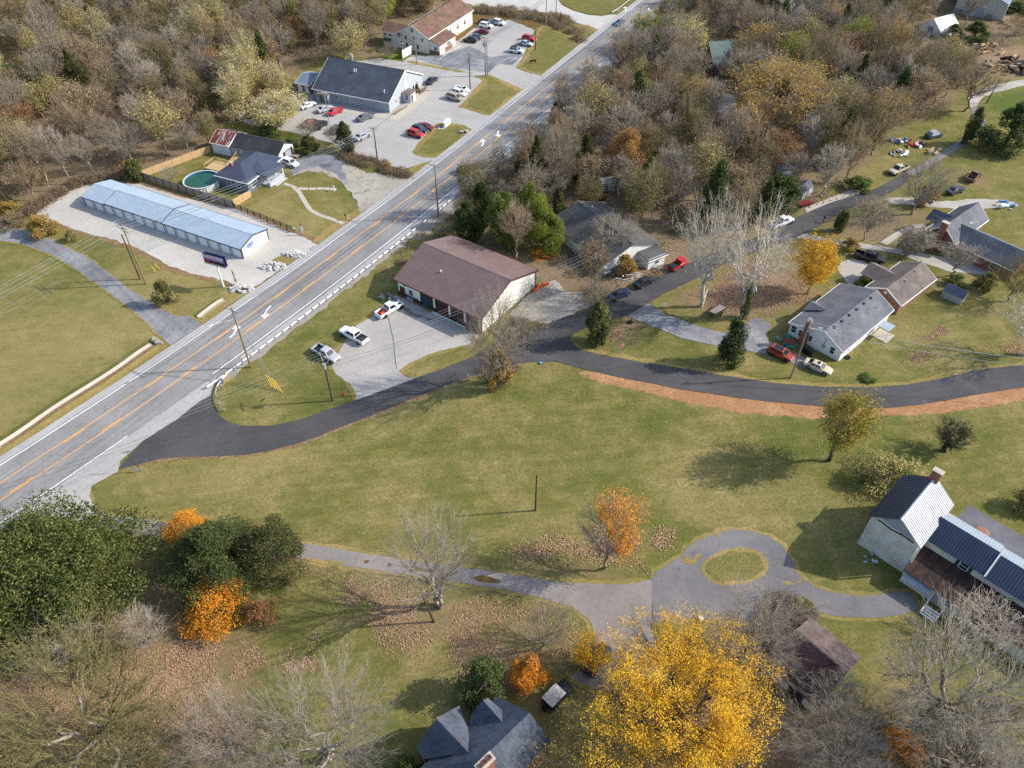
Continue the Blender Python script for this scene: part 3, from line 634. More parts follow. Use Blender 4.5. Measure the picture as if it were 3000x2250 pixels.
def shingle(name,a,b_,c_,course=0.32,wid=0.7,streak=None,contrast=1.0):
 "asphalt shingles: courses run along the thing's x axis"
 m,n,b=base_mat(name,0.92,0,0.15)
 co=coords(n,'Object')
 br=n.nodes.new('ShaderNodeTexBrick');br.inputs['Scale'].default_value=1.0
 br.inputs['Brick Width'].default_value=wid;br.inputs['Row Height'].default_value=course
 br.inputs['Mortar Size'].default_value=0.018;br.inputs['Mortar Smooth'].default_value=0.4;br.offset=0.37
 br.inputs['Color1'].default_value=a;br.inputs['Color2'].default_value=b_
 br.inputs['Mortar'].default_value=tuple(x*0.55 for x in a[:3])+(1,)
 n.links.new(co,br.inputs['Vector'])
 f=noise(n,co,0.35,5,0.6);f2=noise(n,co,5.0,3,0.8)
 c=mix(n,ramp(n,f,[(0.4,(0,0,0,1)),(0.7,(0.7,0.7,0.7,1))]),br.outputs['Color'],c_)
 c=mix(n,0.6,c,ramp(n,f2,[(0.3,(0.7,0.7,0.7,1)),(0.7,(1.3,1.3,1.3,1))]),'MULTIPLY')
 n.links.new(c,b.inputs['Base Color']);bump(n,b,br.outputs['Fac'],0.3,0.02)
shingle('shingle_grey',rgb(104,106,112),rgb(92,94,100),rgb(124,124,128))
shingle('shingle_slate',rgb(84,90,102),rgb(66,70,80),rgb(100,104,112),0.24,0.45)
shingle('shingle_brown',rgb(112,88,76),rgb(98,76,66),rgb(132,108,92))
shingle('shingle_taupe',rgb(110,102,98),rgb(98,90,87),rgb(136,124,114))
shingle('shingle_church',rgb(74,80,90),rgb(66,72,82),rgb(86,92,102),0.35,1.0)
shingle('shingle_dark',rgb(62,62,66),rgb(54,54,58),rgb(78,76,78))
shingle('shingle_old',rgb(88,88,88),rgb(76,76,77),rgb(106,104,100))
shingle('shingle_green',rgb(104,122,118),rgb(96,114,110),rgb(120,134,130))
def brick_mat(name,a,b_,mort):
 m,n,b=base_mat(name,0.9,0,0.15)
 co=coords(n,'Object')
 sx=n.nodes.new('ShaderNodeSeparateXYZ');n.links.new(co,sx.inputs[0])
 ad=n.nodes.new('ShaderNodeMath');ad.operation='ADD';n.links.new(sx.outputs[0],ad.inputs[0]);n.links.new(sx.outputs[1],ad.inputs[1])
 cb=n.nodes.new('ShaderNodeCombineXYZ');n.links.new(ad.outputs[0],cb.inputs[0]);n.links.new(sx.outputs[2],cb.inputs[1])
 br=n.nodes.new('ShaderNodeTexBrick');br.inputs['Scale'].default_value=1.0
 br.inputs['Brick Width'].default_value=0.23;br.inputs['Row Height'].default_value=0.08;br.inputs['Mortar Size'].default_value=0.012
 br.inputs['Color1'].default_value=a;br.inputs['Color2'].default_value=b_;br.inputs['Mortar'].default_value=mort
 n.links.new(cb.outputs[0],br.inputs['Vector'])
 n.links.new(mix(n,0.4,br.outputs['Color'],ramp(n,noise(n,co,1.2),[(0.3,(0.7,0.7,0.7,1)),(0.7,(1.3,1.3,1.3,1))]),'MULTIPLY'),b.inputs['Base Color'])
brick_mat('brick_red',rgb(136,68,54),rgb(118,56,46),rgb(150,130,116))
brick_mat('brick_brown',rgb(132,84,64),rgb(116,70,54),rgb(150,130,112))
def lap_mat(name,a,b_,pitch):
 m,n,b=base_mat(name,0.8,0,0.2)
 co=coords(n,'Object');wv=n.nodes.new('ShaderNodeTexWave');wv.wave_type='BANDS';wv.bands_direction='Z';wv.wave_profile='SAW'
 wv.inputs['Scale'].default_value=1.0/pitch/3.1416*0.5*3.1416/1.0*0.314;n.links.new(co,wv.inputs['Vector'])
 f=noise(n,co,0.7,6,0.65)
 c=ramp(n,f,[(0.35,a),(0.72,b_)])
 c=mix(n,0.35,c,ramp(n,wv.outputs['Fac'],[(0.0,(0.55,0.55,0.55,1)),(0.25,(1,1,1,1)),(1,(1.05,1.05,1.05,1))]),'MULTIPLY')
 n.links.new(c,b.inputs['Base Color'])
lap_mat('lap_white',rgb(228,228,224),rgb(212,212,208),0.2)
lap_mat('lap_old',rgb(208,210,206),rgb(176,174,158),0.22)
FOOT=[]
class House:
 def __init__(s,name,label,cat,o,ang,group=None):
  s.o=Vector((o[0],o[1],0));s.a=ang
  s.root=thing(name,label,cat,(s.o.x,s.o.y,0),ang,group)
  s.c,s.n=math.cos(ang),math.sin(ang)
 def loc(s,p):
  "world point to the house's own frame"
  d=Vector(p)-s.o
  return Vector((d.x*s.c+d.y*s.n,-d.x*s.n+d.y*s.c,p[2]if len(p)>2 else 0))
 def wld(s,x,y):return Vector((s.o.x+x*s.c-y*s.n,s.o.y+x*s.n+y*s.c,0))
 def foot(s,x0,x1,y0,y1):FOOT.append([s.wld(x0,y0),s.wld(x1,y0),s.wld(x1,y1),s.wld(x0,y1)])
 def gable(s,x0,x1,y0,y1,he,hr,wall,roof,ov=0.4,ovg=0.3,yr=None,t=0.14,z0=0.0,he1=None,trim=None,ribs=None,names=('wall','roof'),rooftop=True):
  "gabled block, ridge along x"
  yr=(y0+y1)/2 if yr is None else yr;he1=he if he1 is None else he1
  m=MB();e=[(y0,z0),(y1,z0),(y1,he1),(yr,hr),(y0,he)]
  vs=[(x0,y,z)for y,z in e]+[(x1,y,z)for y,z in e]
  m.add(vs,[(4,3,2,1,0),(5,6,7,8,9),(0,1,6,5),(1,2,7,6),(2,3,8,7),(3,4,9,8),(4,0,5,9)])
  wl=m.build(names[0],wall,s.root);s.foot(x0,x1,y0,y1)
  out=[]
  for ye,hh,sg in((y0,he,-1),(y1,he1,1)):
   sl=(hr-hh)/abs(ye-yr);ya=ye+sg*ov;za=hh-sl*ov
   up_=t+0.03
   q=[(x0-ovg,ya,za+up_),(x1+ovg,ya,za+up_),(x1+ovg,yr,hr+up_),(x0-ovg,yr,hr+up_)]
   m=MB();m.slab(q,t);rf=m.build(names[1],roof,s.root);out.append(rf)
   if ribs:
    pitch,rm,hh_=ribs;r_=MB();n_=int((x1-x0+2*ovg)/pitch)
    nrm=Vector((0,-sl*-sg*-1,1));nrm=Vector((0,sg*sl,1)).normalized()
    for k in range(n_+1):
     x=x0-ovg+0.03+k*(x1-x0+2*ovg-0.06)/n_
     a=Vector((x,ya,za+up_));b=Vector((x,yr,hr+up_));dx=Vector((0.028,0,0))
     r_.hexa([a-dx,a+dx,b+dx,b-dx],[a-dx*0.6+nrm*hh_,a+dx*0.6+nrm*hh_,b+dx*0.6+nrm*hh_,b-dx*0.6+nrm*hh_])
    ro=r_.build('roof_ribs',rm,rf);ro['kind']='stuff'
   if trim:
    m=MB()
    for xx in(x0-ovg-0.05,x1+ovg+0.002):
     m.hexa([(xx,ya,za+up_-0.26),(xx+0.048,ya,za+up_-0.26),(xx+0.048,yr,hr+up_-0.26),(xx,yr,hr+up_-0.26)],[(xx,ya,za+up_+0.03),(xx+0.048,ya,za+up_+0.03),(xx+0.048,yr,hr+up_+0.03),(xx,yr,hr+up_+0.03)])
    yy=ya-(0.1 if sg<0 else-0.002)
    m.box(x0-ovg,x1+ovg,yy,yy+0.098,za+up_-0.2,za+up_+0.01)
    m.build('fascia',trim,rf)
  m=MB();m.slab([(x0-ovg-0.01,yr-0.16,hr+t+0.015),(x1+ovg+0.01,yr-0.16,hr+t+0.015),(x1+ovg+0.01,yr+0.16,hr+t+0.02),(x0-ovg-0.01,yr+0.16,hr+t+0.02)],0.02)
  mm=MB()
  for sg in(-1,1):
   sl=(hr-(he if sg<0 else he1))/abs((y0 if sg<0 else y1)-yr)
   mm.slab([(x0-ovg-0.01,yr+sg*0.2,hr+t+0.06-sl*0.2),(x1+ovg+0.01,yr+sg*0.2,hr+t+0.06-sl*0.2),(x1+ovg+0.01,yr,hr+t+0.06),(x0-ovg-0.01,yr,hr+t+0.06)],0.04)
  mm.build('ridge_cap',roof if not isinstance(trim,tuple)else trim[0],out[0])
  return wl,out
 def on(s,x,y,a,name,mats,fn,parent=None):
  "a piece placed on a wall: fn(mb) draws it with x along the wall, y outwards, z up"
  m=MB();fn(m)
  o=m.build(name,mats,parent or s.root);o.location=(x,y,0);o.rotation_euler=(0,0,a)
  return o
 def window(s,x,y,a,w_,z0,h,frame='trim_white',pane='glass_dark',bars=1):
  def fr(m):
   b=0.09
   m.box(-w_/2-b,-w_/2,0,0.07,z0-b,z0+h+b);m.box(w_/2,w_/2+b,0,0.07,z0-b,z0+h+b)
   m.box(-w_/2,w_/2,0,0.07,z0+h,z0+h+b);m.box(-w_/2,w_/2,0,0.09,z0-b,z0)
   if bars:m.box(-w_/2,w_/2,0,0.05,z0+h/2-0.03,z0+h/2+0.03)
  f=s.on(x,y,a,'window',frame,fr)
  m=MB();m.box(-w_/2,w_/2,-0.02,0.025,z0,z0+h);m.build('pane',pane,f)
  return f
 def door(s,x,y,a,w_,h,mat='door_white',frame='trim_white',name='door',z0=0.0,grooves=0):
  def fr(m):
   m.box(-w_/2,w_/2,-0.02,0.05,z0+0.02,z0+h)
  d=s.on(x,y,a,name,mat,fr)
  m=MB();b=0.1
  m.box(-w_/2-b,-w_/2,0,0.09,z0,z0+h+b);m.box(w_/2,w_/2+b,0,0.09,z0,z0+h+b);m.box(-w_/2,w_/2,0,0.09,z0+h,z0+h+b)
  if grooves:
   for k in range(1,grooves):zz_=z0+h*k/grooves;m.box(-w_/2,w_/2,0.05,0.062,zz_-0.015,zz_+0.015)
  m.build('door_frame',frame,d)
  return d
FRONT,BACK=-math.pi/2+math.pi/2,math.pi
AY0,AY1,AX0,AX1=math.pi,0.0,math.pi/2,-math.pi/2
# ---- self storage
h=House('storage_building','long low storage building with pale blue metal roof and white roll doors','storage building',(-94.2,148.9),R(-27))
SEC=[(0,7.2,2.25,3.25),(7.2,23.6,2.5,3.55),(23.6,44.8,2.4,3.4)]
for x0,x1,he,hr in SEC:
 h.gable(x0+0.01,x1-0.01,0.3,8.0,he,hr,'cream_metal','blue_metal',0.3,0.06,None,0.1,0,None,'blue_trim',(0.6,'blue_metal',0.035))
n_=15
for k in range(n_):
 xc=1.55+k*(44.8-3.0)/(n_-1);he=2.12
 def rd(m,he=he):
  m.box(-1.12,1.12,-0.01,0.03,0.02,he-0.12)
  for q in range(1,9):m.box(-1.12,1.12,0.03,0.042,he*q/9-0.02,he*q/9+0.01)
 d=h.on(xc,0.29,AY0,'roll_door','door_white',rd)
 m=MB();m.box(-1.26,-1.12,0,0.07,0,he);m.box(1.12,1.18,0,0.07,0,he);m.box(-1.26,1.18,0,0.06,he-0.12,he);m.build('door_frame','blue_trim',d)
 if k<n_-1:
  h.on(xc+1.49,0.29,AY0,'pillar_panel','tan_jamb',lambda m:m.box(-0.26,0.26,-0.01,0.035,0,2.1))
for y in(0.3,8.0):h.on(44.8,y,AX1,'corner_trim','blue_trim',lambda m:m.box(-0.09,0.09,-0.02,0.09,0,2.3))
for y in(0.3,8.0):h.on(0,y,AX0,'corner_trim','blue_trim',lambda m:m.box(-0.09,0.09,-0.02,0.09,0,2.2))
M('sign_blue',rgb(20,70,160),None,2,0.5);M('sign_white',rgb(236,238,240),None,2,0.5);M('sign_green',rgb(40,150,120),None,2,0.5)
M('sign_red',rgb(196,40,44),None,2,0.5);M('sign_navy',rgb(30,40,74),None,2,0.5);M('sign_black',rgb(34,30,30),None,2,0.6);M('orange_paint',rgb(226,90,40),None,2,0.5)
def letters(parent,text,size,loc,rot,mat,name='lettering',ext=0.006,align='CENTER'):
 cu=bpy.data.curves.new(name,'FONT');cu.body=text;cu.size=size;cu.extrude=ext;cu.align_x=align;cu.align_y='CENTER';cu.resolution_u=2
 o=bpy.data.objects.new(name,cu);cu.materials.append(MATS[mat]);COL.objects.link(o);o.location=loc;o.rotation_euler=rot
 me=bpy.data.meshes.new_from_object(o.evaluated_get(bpy.context.evaluated_depsgraph_get()));bpy.data.objects.remove(o)
 o=obj(name,me,parent,loc);o.rotation_euler=rot
 return o
sg=h.on(44.8,4.0,AX1,'wall_sign','sign_white',lambda m:m.box(-2.9,2.9,0,0.05,1.15,2.25))
m=MB();m.box(0.35,2.1,0.05,0.062,1.5,2.24);m.build('sign_panel','sign_blue',sg)
m=MB()
for b_ in((-2.9,2.9,2.22,2.27),(-2.9,2.9,1.13,1.18),(-2.9,-2.85,1.18,2.22),(2.85,2.9,1.18,2.22),(0.35,2.9,1.42,1.46)):m.box(b_[0],b_[1],0.05,0.07,b_[2],b_[3])
m.build('sign_border','sign_blue',sg)
letters(sg,'Storage',0.5,(1.22,0.064,1.87),(math.pi/2,0,math.pi),'sign_white')
m=MB()
for k,x in enumerate((-0.1,-0.45,-0.75,-1.2,-1.5,-1.95,-2.3)):m.box(x-0.1,x+0.1,0.05,0.06,1.42,1.72 if k%2 else 1.6)
m.build('sign_marks','sign_navy',sg)['kind']='stuff'
m=MB();m.tube((2.5,0.05,1.85),(2.5,0.062,1.85),0.26,0.26,14);m.build('sign_emblem','band_grey',sg)
# ---- fire station
h=House('garage_hall','large cream metal garage with maroon ribbed roof beside the highway','garage',(-22.2,117.0),R(-35.3))
h.gable(0.35,20.2,0.5,17.6,3.75,6.7,'cream_metal','maroon_roof' if 'maroon_roof' in MATS else M('maroon_roof',rgb(112,93,90),rgb(124,104,100),0.5,0.45,0.05,0.4),0.5,0.4,None,0.1,0,None,'maroon_metal',(0.45,'maroon_roof',0.04))
for x0,x1 in((0.35,5.6),):h.on((x0+x1)/2,0.5,AY0,'wainscot','maroon_metal',lambda m:m.box(-(x1-x0)/2,(x1-x0)/2,0,0.04,0,0.9))
h.door(1.5,0.46,AY0,0.95,2.1,'maroon_metal','maroon_metal')
h.window(3.6,0.5,AY0,0.9,1.1,1.2,'trim_white','glass_dark',1)
h.on(3.4,0.3,AY0,'utility_box','band_grey',lambda m:m.box(-0.7,0.7,-0.2,0.3,0.0,0.55))
bays=[(5.9,9.1),(9.6,12.8),(13.1,16.3),(16.7,19.7)]
for k,(x0,x1)in enumerate(bays):
 wd_=x1-x0
 if k in(0,):
  b=h.on((x0+x1)/2,0.49,AY0,'open_bay','dark_interior',lambda m:m.box(-wd_/2,wd_/2,-0.02,0.012,0.02,3.1))
  m=MB();m.box(-wd_/2,wd_/2,0.015,0.16,2.85,3.1);m.build('door_header','maroon_metal',b)
  m=MB()
  for s_ in(-1,1):m.box(s_*0.9+1.0-0.03-0.9,s_*0.9+1.0+0.03-0.9,0.02,0.08,0.2,2.7)
  for q in range(5):m.box(-0.2,0.9,0.03,0.07,0.4+q*0.45,0.46+q*0.45)
  m.build('shelf_rack',M('rack_blue',rgb(40,120,170),None,3,0.5),b)
 else:
  h.door((x0+x1)/2,0.46,AY0,wd_,3.1,M('bay_maroon',rgb(70,44,40),rgb(58,36,34),1,0.6),'maroon_metal','bay_door',0,5)
for x in(5.75,9.35,12.95,16.5,19.9):
 p_=h.on(x,0.5,AY0,'bay_post','cream_metal',lambda m:m.box(-0.2,0.2,0,0.16,0,3.3))
 m=MB();m.box(-0.22,0.22,0,0.19,0,0.85);m.build('post_base','maroon_metal',p_)
 m=MB();m.hexa([(-0.7,0,3.05),(0.7,0,3.05),(0.7,0.12,3.05),(-0.7,0.12,3.05)],[(-0.9,0,3.25),(0.9,0,3.25),(0.9,0.12,3.25),(-0.9,0.12,3.25)]);m.build('bracket','cream_metal',p_)
h.on(13.0,0.25,AY0,'kerb_strip','trim_white',lambda m:m.box(-4.0,4.0,0.2,0.45,0.02,0.14))
for x,y in((0.35,0.5),(20.2,0.5),(20.2,17.6)):h.on(x,y,AX1 if x>5 else AX0,'corner_trim','maroon_metal',lambda m:m.box(-0.12,0.12,-0.02,0.06,0,3.6))
h.on(20.2,16.4,AX1,'utility_pipe','band_grey',lambda m:m.tube((0,0.2,0),(0,0.2,1.4),0.06).box(-0.2,0.2,0.02,0.3,0.6,1.1))
h.on(7.5,5.0,0,'roof_vent','cream_metal',lambda m:m.tube((0,0,5.2),(0,0,5.75),0.1).tube((0,0,5.75),(0,0,5.85),0.18))
h.on(2.2,0.5,AY0,'wall_lamp','black_metal',lambda m:m.box(-0.12,0.12,0,0.22,2.75,2.95))
# ---- grey church
h=House('church_hall','broad church hall with steep charcoal shingle roof and grey banded siding','church',(-54.0,203.6),R(-22.2))
h.gable(0.4,23.3,0.4,19.6,2.9,7.6,'pale_grey_siding','shingle_church',0.4,0.35,None,0.14,0,None,'trim_white')
for k in range(5):
 z=0.35+k*0.5
 h.on(11.85,0.4,AY0,'siding_band','grey_siding',lambda m,z=z:m.box(-11.4,11.4,0,0.035,z,z+0.12))
for k in range(9):
 z=0.35+k*0.75;half=9.5 if z<2.9 else 9.5*(7.5-z)/4.7
 h.on(23.3,10.0,AX1,'siding_band','band_grey',lambda m,z=z,half=half:m.box(-half,half,0,0.03,z,z+0.16))
h.on(23.3,10.0,AX1,'gable_pilaster','trim_white',lambda m:m.box(-0.8,0.8,0.0,0.12,0,7.2))
h.on(11.5,0.4,AY0,'downpipe','trim_white',lambda m:m.box(-0.06,0.06,0,0.12,0,2.7))
h.on(23.3,0.55,AX1,'downpipe','trim_white',lambda m:m.box(-0.06,0.06,0,0.12,0,2.7))
vb=h.on(24.6,9.0,0,'vestibule','pale_grey_siding',lambda m:m.box(-1.28,1.3,-1.5,1.5,0,2.5))
m=MB();m.slab([(-1.3,-1.8,2.6),(1.6,-1.8,2.6),(1.6,1.8,2.6),(-1.3,1.8,2.6)],0.1);m.build('vestibule_roof','shingle_taupe',vb)
h.door(25.9,9.5,AX1,0.95,2.1,'door_white');h.door(25.9,8.3,AX1,0.95,2.1,'glass_dark')
h.window(24.8,7.5,AY0,0.8,0.9,1.3)
for y in(4.2,6.2,14.0,16.5):h.window(23.3,y,AX1,0.7,1.0,1.2)
h.window(7.3,0.4,AY0,0.9,1.2,0.9);h.window(1.2,0.4,AY0,1.1,0.9,1.4)
pc=h.on(4.0,-0.7,0,'porch','pale_grey_siding',lambda m:(m.box(-1.7,-1.45,-0.6,1.05,0,2.4),m.box(1.45,1.7,-0.6,1.05,0,2.4)))
m=MB();m.slab([(-1.9,-0.8,2.45),(1.9,-0.8,2.45),(1.9,1.4,2.85),(-1.9,1.4,2.85)],0.12);m.build('porch_roof','shingle_taupe',pc)
h.door(3.6,0.36,AY0,1.0,2.1,'door_white');h.door(4.75,0.36,AY0,1.0,2.1,'glass_dark')
for x,y,z in((9.6,7.0,6.2),(10.2,7.0,6.2),(21.0,2.5,4.1)):
 h.on(x,y,0,'vent_pipe','trim_white',lambda m,z=z:m.tube((0,0,z),(0,0,z+0.7),0.13).tube((0,0,z+0.7),(0.25,0,z+0.85),0.13))
h.on(6.5,11.5,0,'flue','galvanised',lambda m:m.tube((0,0,6.5),(0,0,8.6),0.3).tube((0,0,8.6),(0,0,8.9),0.42))
h2=House('church_annex','small grey annex with blue-grey gable roof at the back of the charcoal-roofed church','annex',(-59.5,208.2),R(-21.8))
h2.gable(0.2,4.6,0.2,8.0,2.5,3.6,'grey_siding',M('roof_bluegrey',rgb(120,132,148),rgb(108,120,136),0.6,0.5),0.3,0.2,None,0.1,0,None,'trim_white')
for o_ in list(h2.root.children):pass
h2.door(1.3,0.2,AY0,0.95,2.1,'door_white');h2.door(3.4,0.2,AY0,0.95,2.1,'door_white')
sheet('annex_walk',[h2.wld(0,-2.6),h2.wld(4.8,-2.6),h2.wld(4.8,0),h2.wld(0,0)],Z5,'concrete')
# ---- cream church with brown roof
h=House('meeting_house','tall cream building with brown shingle roof and side wing above the upper lot','church',(-24.9,234.9),R(63.3))
h.gable(0.2,27.4,0.2,11.0,4.5,7.4,'cream_wall','shingle_brown',0.35,0.3,None,0.14,0,None,'trim_white')
m=MB();m.add([(0.2,11.0,0),(7.0,11.0,0),(7.0,16.4,0),(0.2,16.4,0),(0.2,11.0,4.2),(7.0,11.0,4.2),(7.0,16.4,4.2),(0.2,16.4,4.2),(3.6,11.0,5.6),(3.6,16.4,5.6)],[(0,4,7,3),(1,2,6,5),(2,3,7,9,6),(0,1,5,8,4),(4,8,9,7),(5,6,9,8)]);m.build('wing_wall','cream_wall',h.root);h.foot(0,7,11,16.4)
for x0,x1 in((-0.2,3.6),(7.4,3.6)):
 m=MB();m.slab([(x0,9.4,4.2),(x0,16.8,4.2),(x1,16.8,5.82),(x1,9.4,5.82)],0.12);m.build('wing_roof','shingle_brown',h.root)
h.on(-0.2,13.5,AX0,'fascia','trim_white',lambda m:m.box(-3.2,3.0,0.0,0.05,3.95,4.18))
for y,z in((2.2,3.1),(5.0,3.1),(5.6,5.4),(8.0,3.1),(10.5,3.4),(13.6,3.0),(15.4,3.0),(4.0,0.9),(7.8,0.9),(9.8,1.0)):
 h.window(0.2,y,AX0,0.75,z,1.15)
h.on(0.2,14.6,AX0,'door_canopy','black_metal',lambda m:m.hexa([(-1.3,0,1.9),(1.3,0,1.9),(1.3,1.0,1.8),(-1.3,1.0,1.8)],[(-1.3,0,2.35),(1.3,0,2.35),(1.3,1.0,1.9),(-1.3,1.0,1.9)]))
m=MB();m.hexa([(0.6,-3.4,0),(10.0,-3.4,0),(10.0,0.19,0),(0.6,0.19,0)],[(0.6,-3.4,2.9),(10.0,-3.4,2.9),(10.0,0.19,4.1),(0.6,0.19,4.1)]);m.build('lean_to_wall','cream_wall',h.root);h.foot(0,10,-3.4,0)
m=MB();m.slab([(0.3,-3.8,2.95),(10.3,-3.8,2.95),(10.3,0.15,4.3),(0.3,0.15,4.3)],0.13);m.build('lean_to_roof','shingle_brown',h.root)
h.on(5.5,-3.4,AY0,'brick_panel','brick_brown',lambda m:m.box(-2.6,1.8,0,0.04,0,1.3))
h.on(0.6,-1.6,AX0,'brick_panel','brick_brown',lambda m:m.box(-1.8,1.8,0,0.04,0,1.1))
h.window(6.0,-3.4,AY0,2.2,1.45,0.9);h.door(2.3,-3.4,AY0,1.0,2.1,'door_white');h.window(0.6,-2.0,AX0,1.1,1.3,0.9)
for x in(13.5,18.0,22.5):
 h.window(x,0.2,AY0,0.7,1.6,1.6)
 h.on(x,0.2,AY0,'window_hood','tan_jamb',lambda m:m.hexa([(-0.6,0,2.6),(0.6,0,2.6),(0.6,0.7,2.5),(-0.6,0.7,2.5)],[(-0.05,0,3.6),(0.05,0,3.6),(0.05,0.05,3.6),(-0.05,0.05,3.6)]))
for x,y in((8,8.5),(14,8.2),(16,8.0)):h.on(x,y,0,'roof_vent','galvanised',lambda m:m.box(-0.25,0.25,-0.25,0.25,5.7,6.35))
h.on(11.2,0.2,AY0,'downpipe','trim_white',lambda m:m.box(-0.08,0.08,0,0.14,0,4.3))
# ---- house with the black metal roof (hip) and barn
h=House('grey_house','grey house with dark ribbed metal hip roof and brick chimney by the pool','house',(-58.9,153.6),R(66))
L_,W_=13.0,9.3
m=MB();m.box(0.35,L_-0.3,0.35,W_-0.3,0,2.7);m.build('wall','grey_siding',h.root);h.foot(0,L_,0,W_)
hp=4.7;e0=2.75
A,B,C_,D=(0,0,e0),(L_,0,e0),(L_,W_,e0),(0,W_,e0);R1,R2=(4.2,W_/2,hp),(L_-3.0,W_/2,hp)
for nm,q in(('roof',[A,B,R2,R1]),('roof',[C_,D,R1,R2])):
 m=MB();m.slab([(p[0],p[1],p[2]+0.14)for p in q],0.12);m.build(nm,'black_metal',h.root)
for q in([D,A,R1],[B,C_,R2]):
 m=MB();m.add([(p[0],p[1],p[2]+0.14)for p in q]+[(p[0],p[1],p[2]+0.02)for p in q],[(0,1,2),(5,4,3),(0,3,4,1),(1,4,5,2),(2,5,3,0)]);m.build('roof','black_metal',h.root)
m=MB()
for k in range(1,22):
 y=W_*k/22;top=4.2*min(y,W_-y)/(W_/2);zt=e0+(hp-e0)*top/4.2
 m.hexa([(0.02,y-0.05,e0+0.14),(0.02,y+0.05,e0+0.14),(top,y+0.05,zt+0.14),(top,y-0.05,zt+0.14)],[(0.02,y-0.04,e0+0.22),(0.02,y+0.04,e0+0.22),(top,y+0.04,zt+0.2),(top,y-0.04,zt+0.2)])
m.build('roof_ribs',M('rib_plum',rgb(86,82,104),rgb(76,72,92),2,0.4),h.root)['kind']='stuff'
m=MB()
for k in range(1,30):
 x=L_*k/30;tp=W_/2*min(1,x/4.2,(L_-x)/3.0);zt=e0+(hp-e0)*tp/(W_/2)
 m.box(x-0.03,x+0.03,0.02,0.03,e0+0.13,e0+0.15)
 m.hexa([(x-0.03,0.02,e0+0.14),(x+0.03,0.02,e0+0.14),(x+0.03,tp,zt+0.14),(x-0.03,tp,zt+0.14)],[(x-0.02,0.02,e0+0.19),(x+0.02,0.02,e0+0.19),(x+0.02,tp,zt+0.18),(x-0.02,tp,zt+0.18)])
m.build('roof_ribs','black_metal',h.root)['kind']='stuff'
m=MB();m.box(4.6,10.0,-2.2,0.34,0,0.5);m.build('porch_base','pale_grey_siding',h.root)
m=MB()
for x in(4.75,7.3,9.85):m.box(x-0.08,x+0.08,-2.1,-1.94,0.5,2.55)
m.build('porch_posts','trim_white',h.root)
m=MB();m.box(4.7,9.9,-2.12,-2.0,0.52,1.15);m.build('porch_rail','pale_grey_siding',h.root)
pr=[(4.2,-2.7,2.65),(10.4,-2.7,2.65),(7.3,2.4,4.1),(4.2,1.6,3.3),(10.4,1.6,3.3)]
for q in((0,1,2),(3,0,2),(1,4,2)):
 m=MB();p3=[Vector(pr[i])+Vector((0,0,0.16))for i in q];m.add(p3+[p-Vector((0,0,0.12))for p in p3],[(0,1,2),(5,4,3),(0,3,4,1),(1,4,5,2),(2,5,3,0)]);m.build('porch_roof','black_metal',h.root)
m=MB();m.box(-0.02,L_+0.02,-0.14,-0.02,e0-0.1,e0+0.1);m.build('fascia','trim_white',h.root)
m=MB();m.box(-0.14,-0.02,0,W_,e0-0.1,e0+0.1);m.build('fascia','trim_white',h.root)
h.window(2.4,0.35,AY0,1.8,0.9,1.3);h.window(11.4,0.35,AY0,1.0,1.0,1.3);h.door(7.3,0.3,AY0,1.0,2.1,'door_white',z0=0.4)
h.window(0.35,3.0,AX0,0.8,1.0,1.2);h.window(0.35,5.6,AX0,0.8,1.0,1.2)
m=MB();m.box(3.0,3.6,6.2,6.9,3.2,4.9);c_=m.build('chimney','brick_red',h.root)
m=MB();m.box(2.95,3.65,6.15,6.95,4.9,5.0);m.build('chimney_cap','concrete',c_)
sheet('porch_walk',[h.wld(5.6,-3.4),h.wld(9.6,-3.4),h.wld(9.6,-2.2),h.wld(5.6,-2.2)],Z6,'pale_concrete')
h=House('barn','white weathered barn with dark shingle roof rusting at one end','barn',(-73.0,173.2),R(-22))
h.gable(0.3,5.4,0.3,7.0,2.8,4.3,'barn_white','rust_metal',0.3,0.25,None,0.08,0,None,'trim_white')
h.gable(5.42,19.0,0.9,7.0,2.7,4.35,'weathered_board','shingle_dark',0.5,0.25,None,0.12)
for x,w_,mt in((8.0,3.4,'weathered_board'),(11.6,1.8,'barn_red'),(13.4,1.5,'door_white')):h.on(x,0.89,AY0,'barn_door',mt,lambda m,w_=w_:m.box(-w_/2,w_/2,0,0.08,0,2.3))
h.on(19.0,3.95,AX1,'gable_wall','barn_white',lambda m:m.add([(-2.95,0.05,0),(2.95,0.05,0),(2.95,0.05,2.6),(0,0.05,4.2),(-2.95,0.05,2.6)],[(0,1,2,3,4)]))
h.on(19.0,4.6,AX1,'barn_door','timber_dark',lambda m:(m.box(-1.9,-1.2,0.07,0.14,0,2.4),m.box(1.2,1.9,0.07,0.14,0,2.4),m.box(-1.2,1.2,0.07,0.12,2.2,2.4)))
h.on(19.0,4.6,AX1,'barn_door','band_grey',lambda m:m.box(-1.1,1.1,0.06,0.1,0,2.15))
